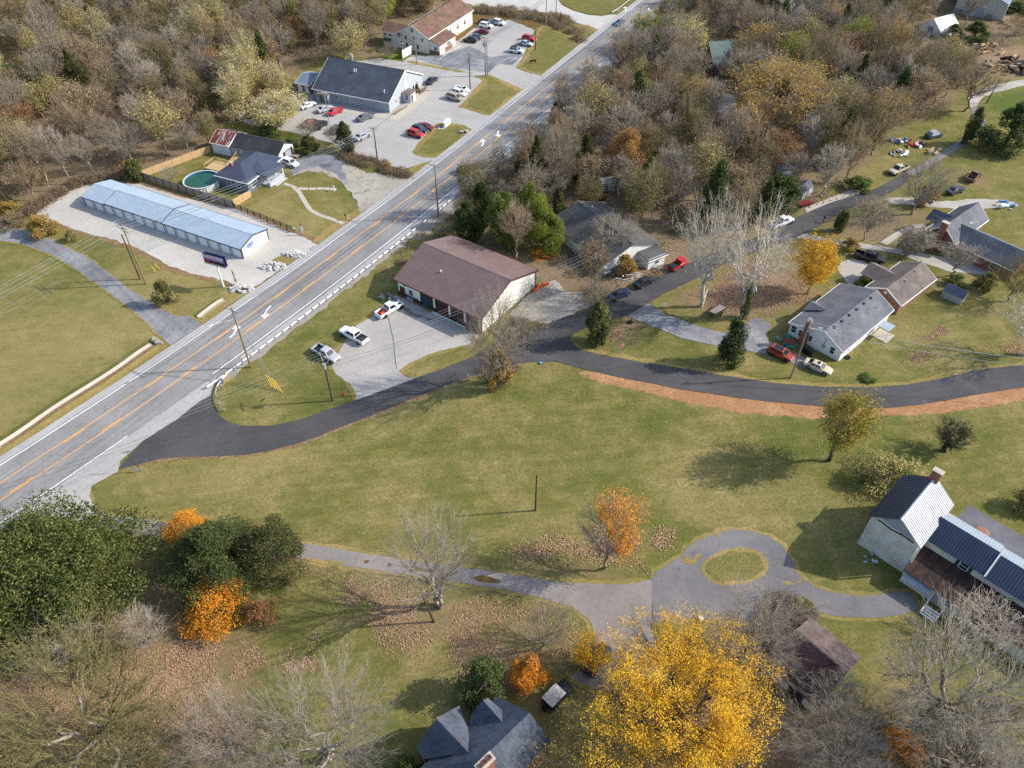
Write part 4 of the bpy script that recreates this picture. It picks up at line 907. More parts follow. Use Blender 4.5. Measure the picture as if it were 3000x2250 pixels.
# ---- white house, brick house
h=House('white_house','white clapboard house with long grey shingle roof beside the curved road','house',P(2457,1064.5),R(42.2))
h.gable(0.3,17.0,0.3,10.4,2.55,4.5,'lap_white','shingle_grey',0.35,0.3,4.2,0.14,0,2.45,'trim_white')
def lp_(p):return h.loc(p)
h.window(0.3,1.9,AX0,0.8,0.9,1.3);h.window(0.3,6.2,AX0,0.6,1.0,1.1);h.window(0.3,8.3,AX0,0.5,0.9,1.2);h.window(0.3,9.6,AX0,0.9,0.9,1.3)
for x in(3.0,6.5,10.5,14.8):h.window(x,0.3,AY0,0.8,1.0,1.1)
h.door(12.4,0.28,AY0,0.95,2.1,'door_white')
m=MB();m.box(-0.55,0.3,6.6,7.9,0,1.9);c_=m.build('chimney','brick_red',h.root)
m=MB();m.hexa([(-0.55,6.6,1.9),(0.3,6.6,1.9),(0.3,7.9,1.9),(-0.55,7.9,1.9)],[(-0.45,6.9,2.6),(0.3,6.9,2.6),(0.3,7.6,2.6),(-0.45,7.6,2.6)]);m.box(-0.42,0.28,6.92,7.58,2.6,5.2);m.build('chimney_stack','brick_red',c_)
m=MB();m.box(-0.5,0.36,6.85,7.65,5.2,5.32);m.tube((0,7.25,5.32),(0,7.25,5.7),0.14);m.build('chimney_cap','galvanised',c_)
for k in range(6):h.on(2.4+2.45*k,3.7,0,'roof_vent','black_metal',lambda m:m.box(-0.2,0.2,-0.2,0.2,4.3,4.68))
h.on(6.0,2.6,0,'vent_pipe','galvanised',lambda m:m.tube((0,0,3.6),(0,0,4.5),0.05));h.on(14,2.0,0,'vent_pipe','galvanised',lambda m:m.tube((0,0,3.4),(0,0,4.1),0.05))
m=MB()
for q in([(4.8,10.9,2.75),(6.6,10.9,3.7),(6.6,7.6,3.75),(5.9,8.2,3.55)],[(8.4,10.9,2.75),(6.6,10.9,3.7),(6.6,7.6,3.75),(7.3,8.2,3.55)]):m.slab([(a,b,c+0.1)for a,b,c in q],0.1)
m.build('cross_gable','shingle_grey',h.root)
m=MB();m.box(11.3,13.6,-2.4,0.2,2.2,2.28);aw=m.build('awning','galvanised',h.root)
m=MB();m.box(11.4,11.46,-2.35,-2.29,0,2.2);m.box(13.44,13.5,-2.35,-2.29,0,2.2);m.build('awning_posts','galvanised',aw)
sheet('patio',[h.wld(10.9,-2.9),h.wld(14.0,-2.9),h.wld(14.0,0),h.wld(10.9,0)],Z5,'concrete',0.1)
h.on(0.28,3.6,AX0,'meter_box','band_grey',lambda m:m.box(-0.25,0.25,0,0.25,1.2,1.8).tube((0,0.1,1.8),(0,0.1,3.2),0.04))
h=House('brick_house','brown brick house with taupe shingle roof behind the white house','house',P(2640,893,2.6)*1,R(40.3))
h.gable(0.2,12.2,0.2,6.8,2.6,4.3,'brick_brown','shingle_taupe',0.4,0.35,None,0.14,0,None,'trim_white')
m=MB();m.add([(3.4,6.8,0),(8.0,6.8,0),(8.0,9.8,0),(3.4,9.8,0),(3.4,6.8,2.6),(8.0,6.8,2.6),(8.0,9.8,2.6),(3.4,9.8,2.6),(5.7,6.8,3.7),(5.7,9.8,3.7)],[(0,4,7,3),(1,2,6,5),(2,3,7,9,6),(0,1,5,8,4),(4,8,9,7),(5,6,9,8)]);m.build('wing_wall','brick_brown',h.root)
for x0 in(3.0,8.4):
 m=MB();m.slab([(x0,10.2,2.55),(5.7,10.2,3.95),(5.7,4.2,3.95),(x0,6.6,2.6)],0.13);m.build('wing_roof','shingle_taupe',h.root)
h.on(5.2,2.6,0,'satellite_dish','trim_white',lambda m:m.lathe([(0.0,3.95),(0.25,4.0),(0.36,4.18)],10));h.on(9.0,2.9,0,'roof_vent','galvanised',lambda m:m.tube((0,0,3.8),(0,0,4.5),0.12))
h.on(0.2,3.5,AX0,'gable_vent','trim_white',lambda m:m.box(-0.25,0.25,0,0.05,3.1,3.5))
h=House('garden_shed','small dark-roofed shed standing on the lawn behind the brick house','shed',P(2812,894),R(-44.2+0))
h.gable(-3.7,0,0,2.9,1.5,2.2,'galvanised','black_metal',0.15,0.12,None,0.07)
# ---- red brick house at the right edge
rb=lambda x,y,z:P(2560+x*440/1269,580+y*330/952,z)
o_=rb(690,385,3.2)
h=House('red_brick_house','red brick house with grey gable roofs and brick end chimney','house',(o_.x,o_.y),R(40))
h.gable(0.3,13.6,0.3,6.2,3.2,5.6,'brick_red','shingle_grey',0.35,0.35,None,0.14,0,None,'trim_white')
m=MB();m.box(-0.55,0.3,2.6,3.9,0,6.5);c_=m.build('chimney','brick_red',h.root)
m=MB();m.box(-0.62,0.37,2.5,4.0,6.5,6.62);m.build('chimney_cap','concrete',c_)
h.window(0.3,1.4,AX0,1.0,0.9,1.6);h.window(0.3,5.0,AX0,1.0,0.9,1.6)
m=MB()
for q in([(4.0,8.6,3.0),(6.3,8.6,4.6),(6.3,3.6,4.7),(4.0,5.8,3.4)],[(8.6,8.6,3.0),(6.3,8.6,4.6),(6.3,3.6,4.7),(8.6,5.8,3.4)]):m.slab([(a,b,c+0.14)for a,b,c in q],0.12)
m.build('porch_roof','shingle_slate',h.root)
m=MB()
for x in(4.2,8.3):m.box(x,x+0.2,8.2,8.4,0,3.0)
m.hexa([(3.95,8.5,2.95),(8.65,8.5,2.95),(8.65,8.62,2.95),(3.95,8.62,2.95)],[(6.25,8.5,4.6),(6.35,8.5,4.6),(6.35,8.62,4.6),(6.25,8.62,4.6)]);m.build('porch_posts','trim_white',h.root)
m=MB();m.add([(1.0,-11.5,0),(9.0,-11.5,0),(9.0,0.29,0),(1.0,0.29,0),(1.0,-11.5,2.7),(9.0,-11.5,2.7),(9.0,0.29,2.7),(1.0,0.29,2.7),(5.0,-11.5,4.6),(5.0,0.29,4.6)],[(0,4,7,3),(1,2,6,5),(2,3,7,9,6),(0,1,5,8,4),(4,8,9,7),(5,6,9,8)]);m.build('wing_wall','brick_red',h.root);h.foot(0,10,-12,0)
for x0,mt in((0.6,'shingle_slate'),(9.4,'shingle_grey')):
 m=MB();m.slab([(x0,-11.8,2.65),(5.0,-11.8,4.78),(5.0,2.6,4.78),(x0,0.6,2.65)],0.13);m.build('wing_roof',mt,h.root)
h.on(0.56,-5.6,AX0,'fascia','trim_white',lambda m:m.box(-6.1,6.1,0,0.05,2.4,2.62))
for y,w_ in((-1.4,1.0),(-3.6,1.1),(-8.2,1.7)):h.window(1.0,y,AX0,w_,0.9,1.4)
m=MB();m.tube((5.2,0.5,4.7),(5.2,0.5,5.6),0.04);m.lathe([(0.0,5.5),(0.25,5.55),(0.34,5.7)],10,5.2,0.3);m.build('satellite_dish','trim_white',h.root)
pp=[rb(x,y,0)for x,y in((50,380),(110,400),(250,305),(330,260),(430,255),(420,225),(330,228),(230,265),(100,345))]
m=MB();m.poly([(p.x,p.y)for p in pp],0.0,0.12);o=m.build('front_walk','concrete');o['kind']='structure'
# ---- derelict dark house behind the garage hall
dk=lambda x,y,z:P(1600+x*440/1269,550+y*330/952,z)
r0,r1,e1,e2=dk(270,118,5.2),dk(690,440,5.2),dk(520,82,2.8),dk(890,330,2.8)
h=House('derelict_house','collapsing house with sagging charcoal roof and debris-strewn end behind the garage hall','derelict house',(r1.x,r1.y),math.atan2(r0.y-r1.y,r0.x-r1.x))
Ld=(r0-r1).length;wr=abs(h.loc(e1).y)+0.3
h.gable(-1.5,Ld,-7.0,6.6,2.7,5.1,'white_siding','shingle_old',0.4,0.35,0.0,0.14,0,None,None)
hm=MB();hm.box(-4.6,-1.4,-6.2,-2.0,0,2.4);hm.build('side_room','white_siding',h.root)
m=MB();m.slab([(-5.0,-6.6,2.35),(-1.0,-6.6,2.75),(-1.0,-1.6,2.75),(-5.0,-1.6,2.35)],0.12);m.build('side_roof','shingle_old',h.root)
m=MB();m.box(-5.08,-5.0,-6.6,-1.6,2.1,2.35);m.build('fascia','trim_white',h.root)
h.window(-4.6,-4.2,AX0,1.0,0.8,1.2)
m=MB()
for k in range(26):
 x,y=random.uniform(-6.5,2.5),random.uniform(0.5,7.5);a=random.uniform(0,6.28);l=random.uniform(0.6,2.2);d=Vector((math.cos(a),math.sin(a),random.uniform(-0.2,0.5)))
 p=Vector((x,y,random.uniform(0.3,2.0)));m.tube(p,p+d*l,0.07,0.07,4)
m.build('fallen_timbers','trim_white',h.root)
m=MB();m.slab([(-2.5,2.0,0.8),(1.8,2.4,2.0),(1.5,5.8,2.2),(-3.0,5.0,0.4)],0.1);m.slab([(3.0,5.2,2.4),(5.5,5.0,3.1),(5.6,7.8,2.0),(3.2,8.0,1.2)],0.08);m.build('collapsed_roof','tar_roof',h.root)
h.on(Ld-3.0,-1.5,0,'roof_vent','trim_white',lambda m:m.tube((0,0,4.6),(0,0,5.2),0.15))
# ---- old farmhouse, lower right
od=lambda x,y,z=0.0:P(2440+x*560/1269,1360+y*420/952,z)
c0=od(600,555,6.6)
h=House('old_farmhouse','abandoned white farmhouse with ribbed metal roofs and long rear wing','house',(c0.x-0.1,c0.y+0.2),R(44))
h.gable(0.15,9.6,0.3,6.8,6.4,8.9,'lap_old','trim_white',0.35,0.3,None,0.08)
for o_ in[c for c in h.root.children if c.name.startswith('roof')and not c.name.startswith('roof_r')]:pass
rf=[c for c in h.root.children if c.name.split('.')[0]=='roof']
M('metal_white',rgb(172,175,178),rgb(154,157,161),0.6,0.35,0.2,0.5);M('metal_white_shade',rgb(62,64,74),rgb(72,74,84),0.6,0.4,0.2,0.5);M('metal_blue_shade',rgb(44,56,76),rgb(54,66,86),0.6,0.6,0.0,0.3);M('metal_pale',rgb(142,154,164),rgb(130,142,152),0.6,0.6,0.0,0.3)
rf[0].data.materials[0]=MATS['metal_white'];rf[1].data.materials[0]=MATS['metal_white_shade']  # slope away from the sun gets a darker copy, shade in its colour
def ribs_on(parent,q,n_,mat,hgt_=0.05,wd=0.035):
 "ribs running from edge q0-q1 up to edge q3-q2"
 q=[Vector(p)for p in q];nr=(q[1]-q[0]).cross(q[3]-q[0]).normalized();nr=nr if nr.z>0 else-nr
 ax=(q[1]-q[0]).normalized()*wd;m=MB()
 for k in range(n_+1):
  t=0.01+0.98*k/n_;a=q[0].lerp(q[1],t);b=q[3].lerp(q[2],t)
  m.hexa([a-ax,a+ax,b+ax,b-ax],[a-ax*0.6+nr*hgt_,a+ax*0.6+nr*hgt_,b+ax*0.6+nr*hgt_,b-ax*0.6+nr*hgt_])
 o=m.build('roof_ribs',mat,parent);o['kind']='stuff';return o
for rr,ye in((rf[0],0.3-0.35),(rf[1],6.8+0.35)):
 za=6.4-0.35*(2.5/3.25)+0.11
 ribs_on(rr,[(-0.15,ye,za),(9.9,ye,za),(9.9,3.55,9.01),(-0.15,3.55,9.01)],26,'metal_white' if rr is rf[0]else 'metal_white_shade',0.06,0.04)
m=MB();m.box(-0.1,0.1,-0.02,0.2,0,6.3);m.build('corner_board','trim_white',h.root)
m=MB();m.add([(0.12,1.2,6.7),(0.12,3.55,8.5),(0.12,5.6,7.0),(0.12,4.6,6.6),(0.12,2.6,6.5)],[(0,1,2,3,4)]);m.build('bare_gable_patch','band_grey',h.root)
m=MB()
for k in range(9):m.box(0.06,0.14,1.0+k*0.55,1.5+k*0.55+random.uniform(0,0.3),6.15+0.1*math.sin(k),6.32+0.1*math.sin(k))
m.build('bare_laths','timber_dark',h.root)
m=MB();m.box(9.0,9.7,3.0,4.2,8.0,10.6);c_=m.build('chimney','brick_red',h.root)
m=MB();m.box(8.9,9.8,2.9,4.3,10.6,10.7);m.box(9.1,9.6,3.2,4.0,10.7,10.72);m.build('chimney_cap','concrete',c_)
for y0,y1,he,hr,x0,x1 in((-7.4,0.29,5.0,6.7,3.2,9.0),(-19.0,-7.42,4.7,6.3,3.2,9.0)):
 xm=(x0+x1)/2;m=MB()
 m.add([(x0,y0,0),(x1,y0,0),(x1,y1,0),(x0,y1,0),(x0,y0,he),(x1,y0,he),(x1,y1,he),(x0,y1,he),(xm,y0,hr),(xm,y1,hr)],[(0,4,7,3),(1,2,6,5),(2,3,7,9,6),(0,1,5,8,4),(4,8,9,7),(5,6,9,8)]);m.build('wing_wall','lap_old',h.root)
 for xe,mt in((x0-0.35,'metal_blue_shade'),(x1+0.3,'metal_pale')):  # blue side lies off the sun: its shade is painted into the metal
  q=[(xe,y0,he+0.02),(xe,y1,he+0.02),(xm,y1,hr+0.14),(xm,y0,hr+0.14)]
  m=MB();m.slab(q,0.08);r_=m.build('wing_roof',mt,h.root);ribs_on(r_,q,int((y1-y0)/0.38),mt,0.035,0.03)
h.foot(0,10,-20,7)
m=MB();m.box(3.1,3.3,-7.5,-7.3,4.2,5.1);m.slab([(2.75,-7.55,5.1),(2.75,-7.35,5.1),(6.1,-7.35,6.92),(6.1,-7.55,6.92)],0.06);m.build('flashing','trim_white',h.root)
m=MB();m.slab([(2.8,0.35,5.2),(2.8,0.9,5.5),(6.1,1.5,7.0),(6.1,0.9,6.9)],0.03);m.slab([(9.3,0.35,5.2),(9.3,0.9,5.5),(6.1,1.5,7.0),(6.1,0.9,6.9)],0.03);m.build('valley_flashing','copper_flash',h.root)
h.window(3.2,-5.0,AX0,1.0,3.6,1.2)
for y in(-4.2,-5.8):h.on(3.2,y,AX0,'shutter','shutter_green',lambda m:m.box(-0.22,0.22,0,0.06,3.5,4.9))
m=MB();m.slab([(-1.6,-19,2.5),(-1.6,0.1,2.6),(3.15,0.1,3.6),(3.15,-19,3.5)],0.12);pr_=m.build('porch_roof','porch_roof',h.root)
m=MB()
for k in range(12):y=-0.8-k*1.55;m.slab([(-1.55,y,2.64),(-1.55,y+0.06,2.64),(3.1,y+0.06,3.62),(3.1,y,3.62)],0.03)
m.build('roof_seams','timber_dark',pr_)['kind']='stuff'
m=MB();m.box(-1.3,-1.1,-19,0.0,0,2.35);m.build('porch_wall','lap_old',h.root)
for y in(-1.4,-6.0,-8.6,-9.8):h.window(-1.3,y,AX0,0.8,1.1,1.0)
h.door(-1.3,-4.6,AX0,1.0,2.0,'band_grey',z0=0.3)
m=MB();m.slab([(-2.3,-3.6,1.9),(-2.3,-0.2,2.0),(-1.3,-0.2,2.4),(-1.3,-3.6,2.3)],0.06);m.build('lean_panel','metal_pale',h.root)
st=thing('porch_steps','broken white wooden steps and rails at the old farmhouse porch','steps',h.wld(-2.6,-5.0),R(44))
for k in range(4):m=MB();m.box(-0.4-k*0.35,-0.1-k*0.35,-0.9,0.9,0.62-k*0.17,0.68-k*0.17);m.build('tread','trim_white',st)
for sgn in(-1,1):
 m=MB()
 for k in range(8):m.box(0.9-k*0.33,0.98-k*0.33,sgn*0.95-0.04,sgn*0.95+0.04,0.2 if k<4 else 0.05,1.35-max(0,k-3)*0.16)
 m.hexa([(-1.6,sgn*0.95-0.06,0.7),(1.0,sgn*0.95-0.06,1.3),(1.0,sgn*0.95+0.06,1.3),(-1.6,sgn*0.95+0.06,0.7)],[(-1.6,sgn*0.95-0.06,0.8),(1.0,sgn*0.95-0.06,1.4),(1.0,sgn*0.95+0.06,1.4),(-1.6,sgn*0.95+0.06,0.8)])
 m.build('railing','trim_white',st)
m=MB();m.box(9.05,14.5,-12,-1.5,0,2.8);m.build('addition_wall','lap_old',h.root);h.foot(9,15,-12,-1)
m=MB();m.slab([(9.1,-12.3,3.4),(14.8,-12.3,2.9),(14.8,-1.2,2.9),(9.1,-1.2,3.4)],0.12);ar=m.build('addition_roof','tar_roof',h.root)
m=MB();m.lathe([(0.0,3.42),(0.5,3.42),(0.9,3.38)],9,11.2,-4.5);m.build('patch','copper_flash',ar)
# ---- shingled house at the bottom edge
bh=lambda x,y,z:P(1200+x*520/1270,1960+y*290/708,z)
ctr=bh(520,600,0)
rt=thing('shingled_house','large slate-shingled house with two cross gables at the bottom edge','house',(ctr.x,ctr.y,0),R(-35))
class WB(MB):
 "shapes given in world points, stored in a root's frame"
 def __init__(s,root):
  super().__init__();s.r=root
 def add(s,vs,fs):
  a=s.r.rotation_euler.z;c,n=math.cos(a),math.sin(a);o=s.r.location
  return super().add([((p[0]-o.x)*c+(p[1]-o.y)*n,-(p[0]-o.x)*n+(p[1]-o.y)*c,p[2])for p in vs],fs)
EV,RG=4.6,8.6
pk=bh(860,312,RG);le=bh(630,195,EV+0.2);re_=bh(1010,520,EV);rn=bh(470,690,RG)
dirr=(rn-pk).normalized();rn=pk+dirr*17;ln=le+Vector((dirr.x,dirr.y,0))*17;rren=re_+Vector((dirr.x,dirr.y,0))*17
for q,nm in(([le,ln,rn,pk],'roof'),([re_,rren,rn,pk],'roof')):
 m=WB(rt);m.slab(q,0.16);m.build(nm,'shingle_slate',rt)
def wall_loop(root,pts,z0,z1s,mat,name='wall'):
 m=WB(root);k=len(pts)
 vs=[(p.x,p.y,z0)for p in pts]+[(p.x,p.y,z)for p,z in zip(pts,z1s)]
 m.add(vs,[(i,(i+1)%k,k+(i+1)%k,k+i)for i in range(k)]);return m.build(name,mat,root)
ins=lambda p,t=0.06:p.lerp((pk+rn)/2,t)
wall_loop(rt,[ins(le),ins(pk,0.03),ins(re_),rren,ln],0,[EV,RG-0.4,EV-0.2,EV,EV],'brick_brown')
FOOT.append([Vector((-14,20,0)),Vector((7,20,0)),Vector((7,39,0)),Vector((-14,39,0))])
def cross(pa,pb,l0,l1,r0_,r1_,name):
 for q in([l0,l1,pb,pa],[r0_,r1_,pb,pa]):
  m=WB(rt);m.slab(q,0.14);m.build(name,'shingle_slate',rt)
 wall_loop(rt,[l0.lerp(pa,.06),pa.lerp(pb,.06),r0_.lerp(pa,.06),r1_,l1],0.0,[l0.z-0.1,pa.z-0.3,r0_.z-0.1,r1_.z-0.3,l1.z-0.3],'brick_brown',name+'_wall')
cross(bh(192,350,7.4),bh(418,592,7.6),bh(45,570,EV),bh(108,645,EV+0.1),bh(355,262,EV),bh(428,428,EV+0.4),'gable_roof')
cross(bh(525,222,7.2),bh(665,382,7.3),bh(440,325,5.4),bh(430,420,5.2),bh(560,205,6.4),bh(668,300,6.4),'dormer_roof')
cb=bh(545,690,8.0)
m=WB(rt);a_=math.atan2(dirr.y,dirr.x);u_=Vector((math.cos(a_),math.sin(a_),0));v_=Vector((-u_.y,u_.x,0));cc_=bh(540,665,9.6);cc_.z=0
def ob(m,c,l,w_,z0,z1):m.hexa([c-u_*l-v_*w_+Vector((0,0,z0)),c+u_*l-v_*w_+Vector((0,0,z0)),c+u_*l+v_*w_+Vector((0,0,z0)),c-u_*l+v_*w_+Vector((0,0,z0))],[c-u_*l-v_*w_+Vector((0,0,z1)),c+u_*l-v_*w_+Vector((0,0,z1)),c+u_*l+v_*w_+Vector((0,0,z1)),c-u_*l+v_*w_+Vector((0,0,z1))])
ob(m,cc_,0.95,0.4,7.0,9.5);c_=m.build('chimney','brick_red',rt)
m=WB(rt);ob(m,cc_,1.05,0.5,9.5,9.62);m.build('chimney_cap','concrete',c_)
for k in(-1,0,1):m=WB(rt);ob(m,cc_+u_*0.6*k,0.22,0.24,9.62,9.8);m.build('flue_tile','brick_brown',c_);m=WB(rt);ob(m,cc_+u_*0.6*k,0.15,0.16,9.81,9.815);m.build('flue_mouth','dark_interior',c_)
# ---- old shed with the brown roof, lower right
sh=lambda x,y,z:P(2200+x*400/1269,1780+y*300/952,z)
ra,rb_,ea,eb=sh(430,215,4.2),sh(890,590,4.2),sh(560,100,2.9),sh(1055,465,2.9)
h=House('old_shed','old shed with faded brown roof among bare trees by the farmhouse drive','shed',(rb_.x,rb_.y),math.atan2(ra.y-rb_.y,ra.x-rb_.x))
Ls=(Vector((ra.x,ra.y))-Vector((rb_.x,rb_.y))).length;wv_=h.loc(ea).y
s1=1 if wv_>0 else-1
if s1<0:h.gable(0.1,Ls-0.1,wv_+0.2,4.8,2.9,4.1,'lap_old','shed_brown',0.3,0.25,0.0,0.1,0,1.9)
else:h.gable(0.1,Ls-0.1,-4.8,wv_-0.2,1.9,4.1,'lap_old','shed_brown',0.3,0.25,0.0,0.1,0,2.9)
rf=[c for c in h.root.children if c.name.split('.')[0]=='roof'];rf[1 if s1<0 else 0].data.materials[0]=MATS['shed_brown_shade']  # shade of the left slope painted as a darker tone than the sunny side
h.on(Ls*0.4,4.8 if s1<0 else-4.8,AY1 if s1<0 else AY0,'shed_door','timber_dark',lambda m:m.box(-1.0,1.0,0,0.06,0,1.7))
# ---- far buildings
h=House('far_warehouse','pale grey metal warehouse with blue-grey roof far beyond the clearing','warehouse',P(2935,62,0),R(58))
h.gable(0,26,0,15,5.0,8.0,'galvanised','roof_bluegrey',0.3,0.3,None,0.12)
h.door(6,0,AY0,3.2,3.2,'door_white');h.door(0,7.5,AX0,3.0,3.2,'band_grey')
h=House('far_hangar','white tent-shaped shelter among the far trees','shelter',P(2752,112,0),R(30))
h.gable(0,9,0,8,1.6,4.6,'trim_white','trim_white',0.1,0.1,None,0.06)
h.door(0,4,AX0,2.2,2.4,'band_grey')
h=House('far_cottage','cottage with pale grey roof half hidden in woods at the top edge','cottage',P(2318,72,0),R(48))
h.gable(0,15,0,11,3.2,6.2,'cream_wall','metal_pale',0.4,0.4,None,0.12,0,None,'trim_white')
for y in(2.5,8.0):h.window(0,y,AX0,1.1,1.0,1.3)
for x in(3,7,11):h.window(x,0,AY0,1.0,1.0,1.3)
h=House('green_roof_house','brick house with green roof half hidden among the bare trees','house',P(2085,222,0),R(8))
h.gable(0,10,0,12,3.4,7.2,'brick_brown','shingle_green',0.4,0.3,None,0.12)
m=MB();m.add([(3,-2.5,0),(7,-2.5,0),(7,0,0),(3,0,0),(3,-2.5,4.0),(7,-2.5,4.0),(7,0,4.0),(3,0,4.0),(5,-2.5,5.6),(5,3.5,5.6)],[(0,1,5,8,4),(0,4,7,3),(1,2,6,5)]);m.build('front_gable','brick_brown',h.root)
for x0 in(2.6,7.4):m=MB();m.slab([(x0,-2.8,3.8),(5,-2.8,5.75),(5,3.4,5.75),(x0,1.0,4.0)],0.1);m.build('gable_roof','shingle_green',h.root)
h.window(5,-2.5,AY0,1.0,2.4,1.4);h.window(1.5,0,AY0,0.9,1.0,1.2);h.window(8.5,0,AY0,0.9,1.0,1.2)
for i_,(nm,lb,q,ang,LL,WW,he,hr,wl,rfm)in enumerate((('small_outbuilding','small white outbuilding with double doors in the woods by the lane',(2,0,640,1160),12,3.6,3.0,2.0,2.6,'white_siding','tar_roof'),('playhouse','small grey-roofed playhouse beside the red wooden deck',(2,0,770,1295),40,4.0,3.0,1.6,2.9,'pale_grey_siding','shingle_grey'),('scrap_trailer','battered camper trailer with peeling white roof beneath the orange tree',(1,0,1690,1245),14,6.5,2.4,2.1,2.3,'weathered_board','weathered_board'))):
 h=House(nm,lb,'shed' if i_<2 else 'trailer',T(*q),R(ang))
 h.gable(0,LL,0,WW,he,hr,wl,rfm,0.12,0.1,None,0.06)
 h.door(LL*0.3,0,AY0,0.8,1.6,'door_white');h.door(LL*0.65,0,AY0,0.8,1.6,'door_white')
m=MB();dkp=T(2,0,790,1325)
dkt=thing('red_deck','low red wooden deck with railing beside the lane','deck',dkp,R(25))
m.box(-1.6,1.6,-1.0,1.0,0.3,0.4);m.build('deck_floor','barn_red',dkt)
for x in(-1.6,-0.5,0.5,1.5):m=MB();m.box(x,x+0.1,-1.0,-0.9,0,1.2);m.build('post','barn_red',dkt)
m=MB();m.box(-1.6,1.6,-1.0,-0.92,1.1,1.2);m.box(-1.6,1.6,-1.0,-0.94,0.7,0.78);m.build('rail','barn_red',dkt)
# ====== vehicles
def paint(name,c,rough=0.3,metal=0.0):
 key='car_'+name
 if key in MATS:return key
 m,n,b=base_mat(key,rough,metal,0.5)
 b.inputs['Coat Weight'].default_value=0.35;b.inputs['Coat Roughness'].default_value=0.12
 f=noise(n,coords(n),2.0,3)
 n.links.new(ramp(n,f,[(0.3,c),(0.8,tuple(x*0.9+0.01 for x in c[:3])+(1,))]),b.inputs['Base Color'])
 return key
for nm,c in(('white',rgb(226,228,230)),('silver',rgb(176,180,186)),('grey',rgb(98,102,110)),('black',rgb(26,27,30)),('red',rgb(186,26,40)),('maroon',rgb(110,22,40)),('navy',rgb(32,42,66)),('blue',rgb(70,92,130)),('tan',rgb(170,154,132)),('beige',rgb(198,184,158)),('orange',rgb(150,48,30)),('teal',rgb(60,84,100)),('brown',rgb(120,88,66)),('charcoal',rgb(58,60,66))):
 paint(nm,c)
M('car_glass',rgb(20,24,30),rgb(30,36,44),0.8,0.05,0.0,0.7)
M('lamp_clear',rgb(220,222,224),None,3,0.15);M('lamp_red',rgb(150,14,20),None,3,0.2);M('rim_metal',rgb(168,170,174),None,3,0.3,0.6);M('liner',rgb(38,38,40),None,3,0.8)
m=MB();m.tube((0,-0.11,0),(0,0.11,0),0.335,0.335,16);tyre_me=m.build('tyre','rubber');WH=tyre_me.data;bpy.data.objects.remove(tyre_me)
m=MB();m.tube((0,0.1,0),(0,0.118,0),0.215,0.19,10);t_=m.build('rim','rim_metal');RIM=t_.data;bpy.data.objects.remove(t_)
SPEC={'sedan':dict(L=4.8,st=[(-2.4,.45,.84,.74),(-2.3,.3,.98,.85),(-1.7,.22,1.0,.9),(-0.6,.2,.97,.91),(0.8,.2,.95,.91),(1.6,.22,.89,.88),(2.2,.3,.76,.8),(2.4,.42,.62,.66)],cab=(-1.75,-0.95,0.35,1.1,1.44,.82,.62),wb=(-1.35,1.42)),'suv':dict(L=4.7,st=[(-2.34,.5,.95,.78),(-2.25,.32,1.1,.87),(-1.6,.26,1.1,.93),(-0.4,.24,1.08,.93),(0.9,.24,1.06,.93),(1.6,.27,1.0,.9),(2.15,.34,.88,.82),(2.34,.48,.72,.7)],cab=(-2.2,-1.75,0.45,1.15,1.68,.84,.68),wb=(-1.35,1.4)),'hatch':dict(L=4.1,st=[(-2.05,.5,.95,.74),(-1.96,.3,1.05,.83),(-1.3,.24,1.05,.88),(0.0,.22,1.02,.88),(1.0,.24,1.0,.87),(1.6,.3,.92,.8),(2.0,.42,.78,.68)],cab=(-1.95,-1.6,0.25,0.95,1.6,.8,.68),wb=(-1.25,1.25)),'van':dict(L=5.1,st=[(-2.55,.5,.95,.84),(-2.45,.3,1.08,.92),(-1.4,.25,1.08,.96),(0.2,.24,1.06,.96),(1.3,.26,1.0,.94),(2.0,.32,.9,.87),(2.5,.46,.74,.74)],cab=(-2.4,-2.1,0.75,1.6,1.74,.88,.74),wb=(-1.5,1.5)),'pickup':dict(L=5.8,st=[(-0.75,.45,1.12,.95),(0.4,.42,1.12,.96),(1.2,.42,1.12,.96),(2.0,.45,1.08,.94),(2.65,.5,1.0,.9),(2.85,.55,.86,.8)],cab=(-0.7,-0.55,0.75,1.35,1.86,.86,.7),wb=(-1.75,1.95),bed=(-2.85,-0.78)),'crew':dict(L=5.9,st=[(-1.15,.45,1.14,.96),(0.0,.42,1.14,.97),(1.2,.42,1.13,.97),(2.1,.45,1.1,.95),(2.75,.5,1.02,.9),(2.95,.55,.88,.8)],cab=(-1.1,-1.0,0.75,1.4,1.9,.87,.72),wb=(-1.85,1.95),bed=(-2.95,-1.18)),}
VEH={}
def panel(q,u0,u1,v0,v1,off=0.012,th=0.01):
 q=[Vector(p)for p in q]
 def at(u,v):return q[0].lerp(q[1],u).lerp(q[3].lerp(q[2],u),v)
 n=(q[1]-q[0]).cross(q[3]-q[0]).normalized()
 a=[at(u0,v0),at(u1,v0),at(u1,v1),at(u0,v1)]
 return[p+n*(off-th)for p in a],[p+n*off for p in a]
